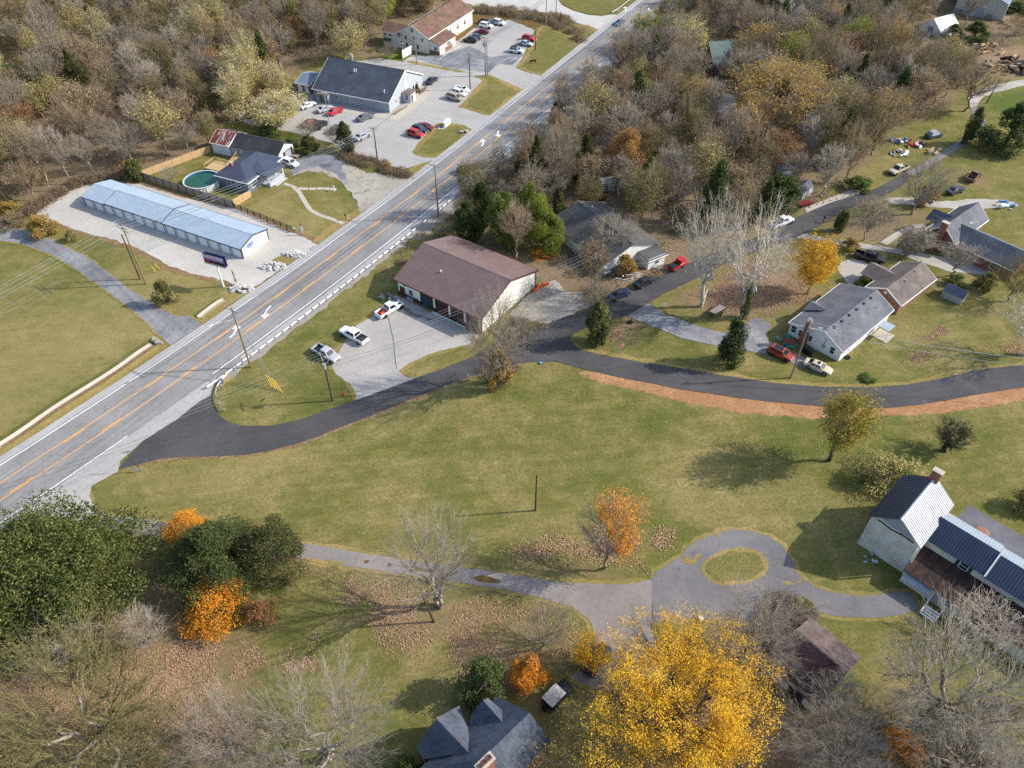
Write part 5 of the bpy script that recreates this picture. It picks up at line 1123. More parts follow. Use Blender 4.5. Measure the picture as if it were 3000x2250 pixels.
def veh_meshes(kind):
 if kind in VEH:return VEH[kind]
 S_=SPEC[kind];out=[]
 m=MB();rings=[]
 for x,zl,zb,w_ in S_['st']:
  zm=zl+(zb-zl)*0.55
  rings.append([(x,-w_*.86,zl),(x,-w_,zl+.12),(x,-w_*1.01,zm),(x,-w_*.93,zb-.04),(x,-w_*.5,zb+.02),(x,w_*.5,zb+.02),(x,w_*.93,zb-.04),(x,w_*1.01,zm),(x,w_,zl+.12),(x,w_*.86,zl)])
 k=10
 vs=[p for r in rings for p in r];fs=[]
 for i in range(len(rings)-1):
  for q in range(k):fs.append((i*k+q,i*k+(q+1)%k,(i+1)*k+(q+1)%k,(i+1)*k+q)[::-1])
 fs+=[tuple(range(k)),tuple(range((len(rings)-1)*k,len(rings)*k))[::-1]]
 m.add(vs,fs)
 xb0,xb1,xf1,xf0,zr,wb_,wt=S_['cab']
 bx=[s for s in S_['st']]
 def zbelt(x):
  for(xa,_,za,_),(xc,_,zc,_)in zip(bx[:-1],bx[1:]):
   if xa<=x<=xc:return za+(zc-za)*(x-xa)/(xc-xa)-.02
  return bx[0][2]-0.02
 zb0,zf0=zbelt(xb0),zbelt(xf0)
 lo=[(xb0,-wb_,zb0),(xf0,-wb_,zf0),(xf0,wb_,zf0),(xb0,wb_,zb0)]
 hi=[(xb1,-wt,zr-.03),(xf1,-wt,zr-.03),(xf1,wt,zr-.03),(xb1,wt,zr-.03)]
 m.add(lo+hi,[(0,1,5,4),(1,2,6,5),(2,3,7,6),(3,0,4,7)])
 xm0,xm1=xb1*.8+xf1*.2,xb1*.2+xf1*.8
 m.add(hi+[(xm0,-wt*.6,zr+.02),(xm1,-wt*.6,zr+.02),(xm1,wt*.6,zr+.02),(xm0,wt*.6,zr+.02)],[(0,1,5,4),(1,2,6,5),(2,3,7,6),(3,0,4,7),(4,5,6,7)])
 for sg in(-1,1):m.box(xf0-.42,xf0-.24,sg*(wb_+.2)-.1,sg*(wb_+.2)+.1,zf0+.02,zf0+.17)
 if 'bed' in S_:
  a,b=S_['bed'];w_=.95
  m.box(a,b,-w_,-w_+.12,.5,1.13);m.box(a,b,w_-.12,w_,.5,1.13);m.box(a,a+.08,-w_+.12,w_-.12,.5,1.1);m.box(b-.06,b,-w_+.12,w_-.12,.5,1.13)
  m.box(a-.14,a,-w_*.95,w_*.95,.48,.66)
 m.cur=1
 for x in S_['wb']:
  for sg in(-1,1):m.tube((x,sg*.5,.36),(x,sg*(.93 if kind in('suv','van')else.91 if kind in('sedan','hatch')else.99)+sg*.012,.38),.42,.42,14)
 if 'bed' in S_:
  a,b=S_['bed'];m.box(a+.08,b-.06,-.83,.83,.62,.68)
 body=m.build('body',['car_white','liner']);bm=body.data;bpy.data.objects.remove(body)
 def pm(name,qs,mat):
  m=MB()
  for lo_,hi_ in qs:m.hexa(lo_,hi_)
  o=m.build(name,mat);d=o.data;bpy.data.objects.remove(o);return(name,d)
 R_=[lo[1],lo[0],hi[0],hi[1]]
 side_r=[lo[0],lo[1],hi[1],hi[0]];side_l=[lo[2],lo[3],hi[3],hi[2]];front=[lo[1],lo[2],hi[2],hi[1]];rear=[lo[3],lo[0],hi[0],hi[3]]
 out.append(pm('windshield',[panel(front,.06,.94,.06,.92)],'car_glass'))
 out.append(pm('rear_window',[panel(rear,.08,.92,.12 if kind not in('sedan',)else.06,.88)],'car_glass'))
 one=kind=='pickup'
 for sd_,fl in((side_r,0),(side_l,1)):
  if one:out.append(pm('side_window',[panel(sd_,.12,.84,.12,.88)]if not fl else[panel(sd_,.16,.88,.12,.88)],'car_glass'))
  else:
   u=((.1,.46),(.5,.86))if not fl else((.14,.5),(.54,.9))
   for uu in u:out.append(pm('side_window',[panel(sd_,uu[0],uu[1],.12,.86)],'car_glass'))
 xf,zlf,zbf,wf=S_['st'][-1];xr,zlr,zbr,wr_=S_['st'][0]
 if 'bed' in S_:xr,zbr,wr_=S_['bed'][0],1.1,.95
 for sg in(-1,1):
  m=MB();m.box(xf-.16,xf+.012,sg*wf*.78-.14,sg*wf*.78+.14,zbf-.2,zbf-.04);o=m.build('headlight','lamp_clear');out.append(('headlight',o.data));bpy.data.objects.remove(o)
  m=MB();m.box(xr-.012,xr+.1,sg*wr_*.86-.11,sg*wr_*.86+.11,zbr-.32,zbr-.06);o=m.build('taillight','lamp_red');out.append(('taillight',o.data));bpy.data.objects.remove(o)
 m=MB();m.box(xf-.1,xf+.01,-wf*.5,wf*.5,zlf+.04,zbf-.12);o=m.build('grille','liner');out.append(('grille',o.data));bpy.data.objects.remove(o)
 VEH[kind]=(bm,out);return VEH[kind]
BODYCOL={}
def vehicle(kind,col,r,f,label,group=None,extra=None,name=None,cat=None,z=0.04):
 "r, f: rear and front end of the vehicle in the photograph"
 a,b=T(*r,0.7),T(*f,0.7);c=(a+b)/2;ang=math.atan2(b.y-a.y,b.x-a.x)
 bm,parts=veh_meshes(kind)
 key=(kind,col)
 if key not in BODYCOL:
  d=bm.copy();d.materials[0]=MATS['car_'+col];BODYCOL[key]=d
 nm=name or{'sedan':'sedan_car','suv':'suv','hatch':'hatchback_car','van':'minivan','pickup':'pickup_truck','crew':'pickup_truck'}[kind]
 t=thing(nm,label,cat or{'sedan':'car','suv':'suv','hatch':'car','van':'van','pickup':'pickup truck','crew':'pickup truck'}[kind],(c.x,c.y,z),ang,group)
 obj('body',BODYCOL[key],t)
 for n_,d in parts:obj(n_,d,t)
 S_=SPEC[kind];yy=.82 if kind in('sedan','hatch','suv')else.87
 for x in S_['wb']:
  for sg in(-1,1):
   o=obj('wheel',WH,t,(x,sg*yy,.335),0 if sg>0 else math.pi);obj('rim',RIM,o)
 if extra:extra(t)
 return t
def bed_cover(t):m=MB();m.box(-2.85,-1.2,-.84,.84,1.1,1.16);c=m.build('bed_cover','liner',t);m=MB();[m.box(-2.85+.55*k,-2.82+.55*k,-.84,.84,1.16,1.175)for k in(1,2)];m.build('cover_seam','gutter_black',c)
def sunroof(t):m=MB();m.box(-0.35,0.2,-.35,.35,1.44,1.475);m.build('sunroof','car_glass',t)
def glass_roof(t):m=MB();m.box(-1.3,0.3,-.5,.5,1.68,1.712);m.build('glass_roof','car_glass',t)
def roof_rack(t):m=MB();[m.box(-1.6,0.3,s*.6-.03,s*.6+.03,1.72,1.77)for s in(-1,1)];m.build('roof_rack','galvanised',t)
PK='cars parked on the church lots'
V=vehicle
V('suv','charcoal',(1,0,770,1112),(1,0,835,1078),'dark grey suv driving up the highway past the utility pole',None,roof_rack)
V('sedan','blue',(1,0,1818,128),(1,0,1786,158),'blue car coming down the highway by the concrete lot entrance')
V('suv','red',(1,0,440,853),(1,0,525,878),'bright red boxy car at the near end of three parked by the grass island',PK)
V('suv','navy',(1,0,465,825),(1,0,555,853),'dark blue suv between the red car and the maroon car',PK)
V('sedan','maroon',(1,0,503,806),(1,0,592,832),'maroon car beside the dark blue suv near the church sign',PK)
V('sedan','grey',(1,0,118,770),(1,0,190,743),'grey sedan alone beside the church side wall',PK)
V('sedan','silver',(1,0,102,897),(1,0,168,862),'silver sedan beside the pointed cedar near the utility pole',PK)
V('van','tan',(1,0,688,615),(1,0,782,643),'tan minivan, nearest of three parked by the grass bank',PK,roof_rack)
V('suv','white',(1,0,725,588),(1,0,805,615),'white van-like suv between the tan minivan and white sedan',PK)
V('sedan','white',(1,0,738,562),(1,0,826,588),'white sedan with dark sunroof, farthest of three by the grass bank',PK,sunroof)
V('sedan','navy',(1,0,562,535),(1,0,610,502),'dark blue sedan parked by the church entrance shrubs',PK)
V('suv','black',(1,0,872,262),(1,0,800,252),'black suv by the walk of the cream church',PK)
V('sedan','teal',(1,0,897,242),(1,0,842,228),'dark teal car tucked behind the black suv on the upper lot',PK)
V('sedan','maroon',(1,0,948,206),(1,0,872,200),'maroon sedan in the row on the upper church lot',PK)
V('suv','white',(1,0,900,158),(1,0,978,172),'large white suv, second from the end of the upper row',PK)
V('suv','white',(1,0,993,138),(1,0,1050,152),'white suv alone at the far end of the upper row',PK)
V('pickup','black',(1,0,925,140),(1,0,965,150),'black pickup behind the large white suv',PK)
V('suv','red',(1,0,1185,240),(1,0,1250,255),'red suv by the pole on the upper lot edge',PK)
V('sedan','silver',(1,0,1157,272),(1,0,1233,287),'silver sedan between the red suv and white suv',PK)
V('suv','white',(1,0,1097,320),(1,0,1172,332),'white suv with black roof on the patched asphalt',PK,lambda t:MB().box(-1.7,0.4,-.66,.66,1.69,1.715).build('black_roof','liner',t))
V('sedan','red',(0,0,2136,735),(0,0,2206,703),'bright red sedan in front of the church porch',PK)
V('sedan','silver',(0,0,2072,715),(0,0,2140,690),'silver sedan beside the bright red sedan',PK)
V('sedan','white',(0,0,1965,690),(0,0,2022,668),'white sedan near the annex, half behind the pale tree',PK)
V('suv','black',(0,0,2040,830),(0,0,2110,785),'black suv beside the lamp pole behind the barn trees',PK)
V('sedan','maroon',(0,0,1970,812),(0,0,2040,775),'dark maroon car showing through the bare shrubs behind the barn',PK)
V('suv','charcoal',(0,0,2155,855),(0,0,2212,815),'charcoal suv just left of the pointed cedar',PK)
V('suv','black',(0,0,1600,750),(0,0,1690,735),'black suv behind the pale yellow tree at the lot corner',PK)
V('suv','white',(0,0,1845,1040),(0,0,1918,1068),'white hatchback beside the grey house with dark metal roof')
V('pickup','white',(1,1,240,385),(1,1,385,300),'white work pickup with orange tools in its bed by the garage hall',None,lambda t:[MB().box(-2.3,-1.5,-.5,-.1,.68,1.05).build('toolbox','orange_paint',t),MB().box(-1.4,-1.0,-.1,.6,.68,1.0).build('toolbox','orange_paint',t),MB().tube((-2.5,.4,.8),(-1.2,-.4,1.2),.08).build('tool','sign_red',t),MB().box(1.55,2.3,-.75,-.35,1.08,1.135).build('hood_panel','liner',t),MB().box(1.55,2.3,.35,.75,1.08,1.135).build('hood_panel','liner',t)])
V('crew','white',(1,1,160,555),(0,1,2212,470),'white crew-cab pickup with black bed cover on the station apron',None,bed_cover)
V('pickup','silver',(0,1,2040,590),(0,1,2190,675),'silver pickup with empty bed at the grass edge of the apron')
V('sedan','black',(1,1,1905,195),(1,1,2022,135),'black sedan parked on the road by the picket fence')
V('sedan','navy',(1,1,1755,265),(1,1,1855,222),'dark blue sedan parked behind the ivy tree')
V('suv','orange',(2,1,560,595),(2,1,712,665),'burnt orange suv beside the teal patio chairs',None,glass_roof)
V('sedan','beige',(2,1,795,680),(2,1,965,750),'beige sedan with sunroof at the end of the white house drive',None,sunroof)
V('crew','black',(2,1,1130,-15),(2,1,1300,30),'black pickup parked behind the brown brick house')
V('pickup','white',(2,0,600,1455),(2,0,690,1420),'white pickup on the lane below the round holly tree')
V('pickup','beige',(2,0,1440,1080),(2,0,1360,1115),'old tan pickup at the edge of the lane')
V('pickup','brown',(2,0,1855,1170),(2,0,1920,1110),'rusty brown pickup on the leafy patch')
V('sedan','navy',(2,0,1725,1245),(2,0,1808,1215),'dark blue sedan on the grass below the rusty pickup')
V('sedan','teal',(2,0,1590,880),(2,0,1672,862),'abandoned car under a silver tarpaulin in the scrap yard',None,lambda t:MB().hexa([(-1.8,-1,.9),(.9,-1,.9),(.9,1,.9),(-1.8,1,.9)],[(-1.4,-.7,1.6),(.4,-.7,1.6),(.4,.7,1.6),(-1.4,.7,1.6)]).build('tarpaulin','galvanised',t))
V('suv','black',(1,2,1590,1040),(1,2,1715,870),'black suv under the yellow branches of the forecourt')
t=V('hatch','black',(1,2,1300,1290),(1,2,1500,1085),'black off-road vehicle with pale canvas roof parked in the leaves',None,None,'jeep','jeep')
m=MB();m.slab([(-1.9,-.85,1.74),(.5,-.85,1.78),(.5,.85,1.78),(-1.9,.85,1.74)],.06);m.build('canvas_roof','pale_concrete',t)
m=MB();m.box(-2.5,-2.05,-.3,.3,.6,1.2);m.build('spare_wheel','rubber',t)
m=MB();m.box(.95,1.9,-.72,.72,1.0,1.04);m.build('hood_panel','liner',t)
a=T(1,1,2130,85,.6);b=T(2,1,10,35,.6)
t=thing('red_utility_truck','small red utility truck half hidden by white sycamore branches','truck',((a.x+b.x)/2,(a.y+b.y)/2,0.04),math.atan2(b.y-a.y,b.x-a.x))
m=MB();m.box(-2.0,2.0,-.8,.8,.45,1.0);m.box(.2,1.4,-.75,.75,1.0,1.8);m.build('body','car_red',t)
m=MB();m.box(-2.0,.1,-.8,.8,1.0,1.12);m.build('flat_bed','liner',t)
m=MB();m.box(1.4,1.42,-.65,.65,1.15,1.7);m.build('windshield','car_glass',t)
for x in(-1.3,1.2):
 for s_ in(-1,1):o=obj('wheel',WH,t,(x,s_*.75,.335),0 if s_>0 else math.pi);obj('rim',RIM,o)
def trailer(c,ang,L,W_,label,mat='timber_grey'):
 t=thing('utility_trailer',label,'trailer',c,ang)
 m=MB();m.box(-L/2,L/2,-W_/2,W_/2,.55,.65);m.build('deck',mat,t)
 m=MB();m.box(-L/2,L/2,-W_/2-.03,-W_/2+.03,.65,.95);m.build('side_rail','timber_dark',t)
 m=MB();m.box(-L/2,L/2,W_/2-.03,W_/2+.03,.65,.95);m.build('side_rail','timber_dark',t)
 m=MB();m.box(L/2,L/2+1.2,-.05,.05,.5,.6);m.build('drawbar','timber_dark',t)
 m=MB();m.hexa([(-L/2-.9,-W_/2,.9),(-L/2,-W_/2,.5),(-L/2,W_/2,.5),(-L/2-.9,W_/2,.9)],[(-L/2-.86,-W_/2,.96),(-L/2+.02,-W_/2,.56),(-L/2+.02,W_/2,.56),(-L/2-.86,W_/2,.96)]);m.build('ramp','timber_dark',t)
 for s_ in(-1,1):o=obj('wheel',WH,t,(0,s_*(W_/2+.15),.335),0 if s_>0 else math.pi);obj('rim',RIM,o)
trailer(T(2,1,225,365),R(40),3.0,1.7,'small flat wooden trailer under the white sycamores')
trailer(T(0,0,1890,1025),R(-10),3.6,1.8,'flat trailer parked at the barn door end')
# ====== trees and shrubs
def bark(name,a,b_,dark=0.5):
 m,n,b=base_mat(name,0.95,0,0.1)
 oi=n.nodes.new('ShaderNodeObjectInfo')
 c=ramp(n,noise(n,coords(n),1.6,5,0.7),[(0.3,a),(0.7,b_)])
 c=mix(n,0.5,c,ramp(n,oi.outputs['Random'],[(0.0,(0.7,0.68,0.66,1)),(1.0,(1.35,1.3,1.25,1))]),'MULTIPLY')
 n.links.new(c,b.inputs['Base Color'])
bark('bark_grey',rgb(160,151,138),rgb(130,121,109))
bark('bark_pale',rgb(178,169,154),rgb(146,137,123))
bark('bark_brown',rgb(156,140,118),rgb(126,110,92))
bark('bark_dark',rgb(102,92,83),rgb(80,71,63))
bark('bark_white',rgb(222,216,204),rgb(172,162,148))
bark('bark_olive',rgb(138,130,92),rgb(108,100,70))
def leaf(name,cols,trans=0.35,var=0.3,rough=0.7):
 m=bpy.data.materials.new(name);m.use_nodes=True;MATS[name]=m;n=m.node_tree
 n.nodes.remove(n.nodes['Principled BSDF']);out=n.nodes['Material Output']
 g=n.nodes.new('ShaderNodeNewGeometry');oi=n.nodes.new('ShaderNodeObjectInfo')
 c=ramp(n,g.outputs['Random Per Island'],[((k+0.5)/len(cols),c_)for k,c_ in enumerate(cols)])
 lo,hi=1-var,1+var
 c=mix(n,1.0,c,ramp(n,oi.outputs['Random'],[(0,(lo,lo,lo,1)),(1,(hi,hi,hi,1))]),'MULTIPLY')
 d=n.nodes.new('ShaderNodeBsdfDiffuse');t=n.nodes.new('ShaderNodeBsdfTranslucent');mx=n.nodes.new('ShaderNodeMixShader');mx.inputs[0].default_value=trans
 n.links.new(c,d.inputs[0]);n.links.new(c,t.inputs[0]);n.links.new(d.outputs[0],mx.inputs[1]);n.links.new(t.outputs[0],mx.inputs[2])
 n.links.new(mx.outputs[0],out.inputs['Surface'])
leaf('leaf_gold',[rgb(238,186,44),rgb(244,200,66),rgb(214,156,40),rgb(228,188,84)],0.3,0.05)
leaf('leaf_amber',[rgb(236,166,48),rgb(222,142,46),rgb(242,184,66),rgb(206,132,54)],0.3,0.06)
leaf('leaf_orange',[rgb(216,150,66),rgb(226,170,78),rgb(192,122,62),rgb(206,150,84)],0.3,0.08)
leaf('leaf_rust',[rgb(178,128,84),rgb(156,108,72),rgb(190,144,96),rgb(144,112,82)],0.25,0.15)
leaf('leaf_lime',[rgb(148,156,66),rgb(128,140,60),rgb(168,168,78),rgb(112,126,58)],0.3,0.1)
leaf('leaf_paleyellow',[rgb(188,176,112),rgb(172,160,102),rgb(202,188,128),rgb(152,144,90)],0.3,0.12)
leaf('leaf_olive',[rgb(128,122,72),rgb(112,108,64),rgb(144,134,82),rgb(100,98,60)],0.3,0.2)
leaf('leaf_ochre',[rgb(188,152,80),rgb(170,136,72),rgb(200,166,92),rgb(150,126,74)],0.3,0.12)
leaf('leaf_mustard',[rgb(176,160,74),rgb(158,146,66),rgb(196,176,86),rgb(142,134,66)],0.3,0.08)
leaf('leaf_tan',[rgb(158,138,110),rgb(142,122,98),rgb(172,150,118),rgb(128,114,88)],0.25,0.2)
leaf('leaf_evergreen',[rgb(80,92,54),rgb(92,104,62),rgb(68,80,48),rgb(106,114,70)],0.15,0.12)
leaf('leaf_cedar',[rgb(82,88,54),rgb(96,98,58),rgb(70,78,50),rgb(108,104,64)],0.15,0.2)
leaf('leaf_magnolia',[rgb(62,73,38),rgb(84,93,48),rgb(50,60,34),rgb(124,126,74),rgb(72,83,44)],0.1,0.03)
leaf('leaf_green',[rgb(88,104,54),rgb(102,116,60),rgb(74,90,50),rgb(118,124,70)],0.3,0.15)
leaf('leaf_ivy',[rgb(66,80,50),rgb(80,92,56),rgb(56,70,46),rgb(96,104,66)],0.2,0.15)
leaf('leaf_dark',[rgb(60,62,40),rgb(72,70,46),rgb(50,54,36)],0.2,0.2)
leaf('brush_brown',[rgb(146,126,102),rgb(132,114,92),rgb(160,138,112),rgb(120,108,84)],0.25,0.2)
leaf('fallen_leaf',[rgb(184,148,122),rgb(162,126,102),rgb(204,174,146),rgb(148,116,94),rgb(206,172,124)],0.1,0.05)
leaf('fallen_gold',[rgb(202,172,112),rgb(180,146,100),rgb(212,188,134),rgb(166,134,98)],0.1,0.05)
def tubes_mesh(name,seg,mat,sides=3):
 "seg: N x 8 array of p0, p1, r0, r1 -> one mesh of prisms"
 seg=np.asarray(seg,float)
 if len(seg)==0:return None
 p0,p1,r0,r1=seg[:,0:3],seg[:,3:6],seg[:,6],seg[:,7]
 d=p1-p0;d/=(np.linalg.norm(d,axis=1,keepdims=True)+1e-9)
 ref=np.where(np.abs(d[:,2:3])>0.9,[[1.0,0,0]],[[0,0,1.0]])
 a=np.cross(d,ref);a/=(np.linalg.norm(a,axis=1,keepdims=True)+1e-9);b=np.cross(d,a)
 N=len(seg);V=np.zeros((N,2*sides,3))
 for k in range(sides):
  t=2*math.pi*k/sides;o=a*math.cos(t)+b*math.sin(t)
  V[:,k]=p0+o*r0[:,None];V[:,sides+k]=p1+o*r1[:,None]
 F=np.array([[k,(k+1)%sides,sides+(k+1)%sides,sides+k]for k in range(sides)])
 F=(F[None]+(np.arange(N)*2*sides)[:,None,None]).reshape(-1,4)
 return fast_mesh(name,V.reshape(-1,3),F,[mat])
def fast_mesh(name,V,F,mats,midx=None):
 me=bpy.data.meshes.new(name);nv,nf=len(V),len(F);fs=F.shape[1]
 me.vertices.add(nv);me.vertices.foreach_set('co',np.ascontiguousarray(V,dtype=np.float32).ravel())
 me.loops.add(nf*fs);me.loops.foreach_set('vertex_index',np.ascontiguousarray(F,dtype=np.int32).ravel())
 me.polygons.add(nf);me.polygons.foreach_set('loop_start',np.arange(0,nf*fs,fs,dtype=np.int32));me.polygons.foreach_set('loop_total',np.full(nf,fs,dtype=np.int32))
 for m in mats:me.materials.append(MATS[m])
 if midx is not None:me.polygons.foreach_set('material_index',np.asarray(midx,dtype=np.int32))
 me.update(calc_edges=True);me.validate()
 return me
def leaves_arr(P_,size,rng,flat=0.3,elong=1.7):
 "leaf quads at points P_: folded rhombus, random turn"
 N=len(P_);d=rng.normal(size=(N,3));d[:,2]*=(1-flat);d/=np.linalg.norm(d,axis=1,keepdims=True)
 u=rng.normal(size=(N,3));u[:,2]+=flat*2.5;s_=np.cross(d,u);s_/=(np.linalg.norm(s_,axis=1,keepdims=True)+1e-9)
 L=size*rng.uniform(0.65,1.35,(N,1));w_=L/elong
 V=np.stack([P_-d*L*0.5,P_+s_*w_*0.5,P_+d*L*0.5,P_-s_*w_*0.5],1)
 F=(np.arange(N)*4)[:,None]+np.arange(4)
 return V.reshape(-1,3),F
def kmeans(rng,X,k):
 k=min(k,len(X));c=X[rng.choice(len(X),k,replace=False)]
 for _ in range(4):
  l=((X[:,None]-c[None])**2).sum(2).argmin(1)
  c=np.array([X[l==q].mean(0)if(l==q).any()else c[q]for q in range(k)])
 return l,c
def grow(rng,H,Wd,r0,n,base=0.2,fan=0.35,wig=0.05,split=1,twig=2,flatb=0.1,low=0.2,f=(0.5,0.5,0.55)):
 "limbs reach for twig ends spread through a crown; each limb divides into fans. Returns segments per level and the ends"
 N=n[0]*n[1]*n[2]*n[3]
 d=rng.normal(size=(N,3));d/=np.linalg.norm(d,axis=1,keepdims=True);rad=rng.uniform(0.12,1,N)**(1/2.6)
 rad*=1+0.16*np.sin(d[:,0]*5+rng.uniform(0,6))*np.cos(d[:,1]*4+rng.uniform(0,6))+0.1*np.sin(d[:,2]*7)
 lob=rng.normal(size=(9,3));lob/=np.linalg.norm(lob,axis=1,keepdims=True);rad*=(rng.uniform(0.66,1.16,9))[(d@lob.T).argmax(1)]
 e=d*rad[:,None];e/=np.percentile(np.abs(e[:,:2]),98.5);cz=(low+1)/2
 e[:,2]=np.where(e[:,2]<0,e[:,2]*(1-flatb),e[:,2]);pin=1-fan*np.clip(-e[:,2],0,1)
 E=np.stack([e[:,0]*pin*Wd/2,e[:,1]*pin*Wd/2,(cz+e[:,2]*(1-cz))*H],1)
 segs={}
 def br(p,q,d0,ra,rb,lv,ns):
  L=np.linalg.norm(q-p);c=p+d0*L*0.42;pts=[p]
  for k in range(1,ns+1):
   t=k/ns;x=p*(1-t)**2+c*2*t*(1-t)+q*t*t
   if k<ns:x=x+rng.normal(size=3)*wig*L
   pts.append(x)
  rr=np.linspace(ra,rb,ns+1)
  for k in range(ns):segs.setdefault(lv,[]).append(np.concatenate([pts[k],pts[k+1],[rr[k],rr[k+1]]]))
  v=pts[-1]-pts[-2];return pts,v/(np.linalg.norm(v)+1e-9)
 tips=[]
 lab0=kmeans(rng,E,split)[0]if split>1 else np.zeros(N,int)
 for s_ in range(split):
  Es=E[lab0==s_];m_=Es.mean(0);b0=np.array([m_[0]*0.06,m_[1]*0.06,-0.1])if split>1 else np.array([0,0,-0.1])
  t0=b0+np.array([m_[0]*(0.2 if split>1 else 0.1),m_[1]*(0.2 if split>1 else 0.1),H*base])
  rs=r0/math.sqrt(split);_,d0=br(b0,t0,np.array([0,0,1.0]),rs,rs*0.8,0,5)
  l1,c1=kmeans(rng,Es,n[0])
  for a in range(len(c1)):
   X1=Es[l1==a]
   if len(X1)==0:continue
   st=t0-d0*rng.uniform(0,0.25)*H*base;n1=st+(c1[a]-st)*f[0]
   P1,d1=br(st,n1,d0*0.6+np.array([0,0,0.3]),rs*0.6,rs*0.34,1,4);l2,c2=kmeans(rng,X1,n[1])
   for b in range(len(c2)):
    X2=X1[l2==b]
    if len(X2)==0:continue
    s2=P1[-1-int(rng.uniform(0,3.2)*rng.uniform(0,1))];n2=s2+(c2[b]-s2)*f[1]
    P2,d2=br(s2,n2,d1,rs*0.26,rs*0.13,2,3);l3,c3=kmeans(rng,X2,n[2])
    for c in range(len(c3)):
     X3=X2[l3==c]
     if len(X3)==0:continue
     s3=P2[-1-int(rng.uniform(0,2.6)*rng.uniform(0,1))];n3=s3+(c3[c]-s3)*f[2]
     P3,d3=br(s3,n3,d2,rs*0.1,rs*0.055,3,2)
     for x in X3:
      P4,d4=br(P3[-1]if rng.uniform()<0.6 else P3[-2],x,d3,rs*0.045,0.006,4,2);tips+=[P4[-1],P4[-2]]
      for _ in range(twig):
       o=P4[-2]+(P4[-1]-P4[-2])*rng.uniform(-0.5,0.8);v=d4+rng.normal(size=3)*0.55;L=np.linalg.norm(P4[-1]-P4[0])*rng.uniform(0.3,0.6)
       segs.setdefault(5,[]).append(np.concatenate([o,o+v/np.linalg.norm(v)*L,[0.01,0.005]]))
 return segs,np.array(tips)
PROTO={}
def make_tree(key,seed,H,Wd,r0,bk,twig_bk=None,lf=None,nleaf=0,lsize=0.3,n=(6,6,6,6),jit=0.4,tr=0.016,flat=0.3,clump=0,cap=None,nf=0.55,**kw):
 rng=np.random.default_rng(seed);twig_r=tr
 segs,tips=grow(rng,H,Wd,r0,n,**kw)
 segs={k:np.array(v)for k,v in segs.items()}
 lv=sorted(segs);wood=[segs[k]for k in lv if k<=1];twig=[segs[k]for k in lv if k>=2]
 tm=[]
 trunk=tubes_mesh('trunk',np.concatenate(wood),bk,6)
 Vs,Fs,mi,mats,off=[],[],[],[],0
 if twig:
  tw=np.concatenate(twig)
  if twig_r:tw[:,6]=np.maximum(tw[:,6],twig_r);tw[:,7]=np.maximum(tw[:,7],twig_r*0.55)
  me=tubes_mesh('tmp',tw,twig_bk or bk,3)
  co=np.zeros(len(me.vertices)*3);me.vertices.foreach_get('co',co);Vs.append(co.reshape(-1,3))
  f=np.zeros(len(me.loops),int);me.loops.foreach_get('vertex_index',f);f=f.reshape(-1,4);Fs.append(f);mi+=[0]*len(f);off=len(co)//3
  mats.append(twig_bk or bk);bpy.data.meshes.remove(me)
 if lf and nleaf:
  src=tips[rng.integers(0,len(tips),nleaf)]
  if clump:
   fv=np.array([mnoise.noise(Vector(q*nf)+Vector((seed,0,0)))+0.5*mnoise.noise(Vector(q*1.4))+rng.normal()*0.12 for q in tips]);keep=np.argsort(-fv)[:max(5,int(len(tips)*clump))];src=tips[keep[rng.integers(0,len(keep),nleaf)]]
  if cap is not None:src=src[cap(src,H,Wd)]
  Pp=src+rng.normal(size=src.shape)*jit
  Pp=Pp[Pp[:,2]>0.1]
  v,f=leaves_arr(Pp,lsize,rng,flat);Vs.append(v);Fs.append(f+off);mi+=[len(mats)]*len(f);mats.append(lf)
 crown=fast_mesh('crown',np.concatenate(Vs),np.concatenate(Fs),mats,mi)
 PROTO[key]=(trunk,crown,H,Wd);return PROTO[key]
def blob_points(rng,n,H,Wd,shape,lumps=14,base=0.08,shell=0.55,lobe=0.34):
 "points through a lumpy crown volume; shape(z 0..1) gives its relative radius"
 cs=[]
 for k in range(lumps):
  z=base+(1-base)*(k+rng.uniform(0,1))/lumps;a=rng.uniform(0,6.28)+k*2.4;r=shape(z)*rng.uniform(0.35,0.8)
  cs.append((math.cos(a)*r,math.sin(a)*r,z,max(0.12,lobe*rng.uniform(0.7,1.25)*(0.5+0.5*shape(z)))))
 cs=np.array(cs);k=rng.integers(0,lumps,n);d=rng.normal(size=(n,3));d/=np.linalg.norm(d,axis=1,keepdims=True)
 rad=cs[k,3]*(shell+(1-shell)*rng.uniform(0,1,n))*(1+0.25*np.sin(d[:,0]*7+k)*np.cos(d[:,1]*6-k))
 p=cs[k,:3]*1.0;p[:,:2]+=d[:,:2]*rad[:,None];p[:,2]+=d[:,2]*rad*0.55
 p[:,:2]*=(Wd/2)/np.percentile(np.hypot(p[:,0],p[:,1]),97);p[:,2]=np.clip(p[:,2],0.01,1.4)/np.percentile(p[:,2],99.5)*H
 return p
BUSHY=set()
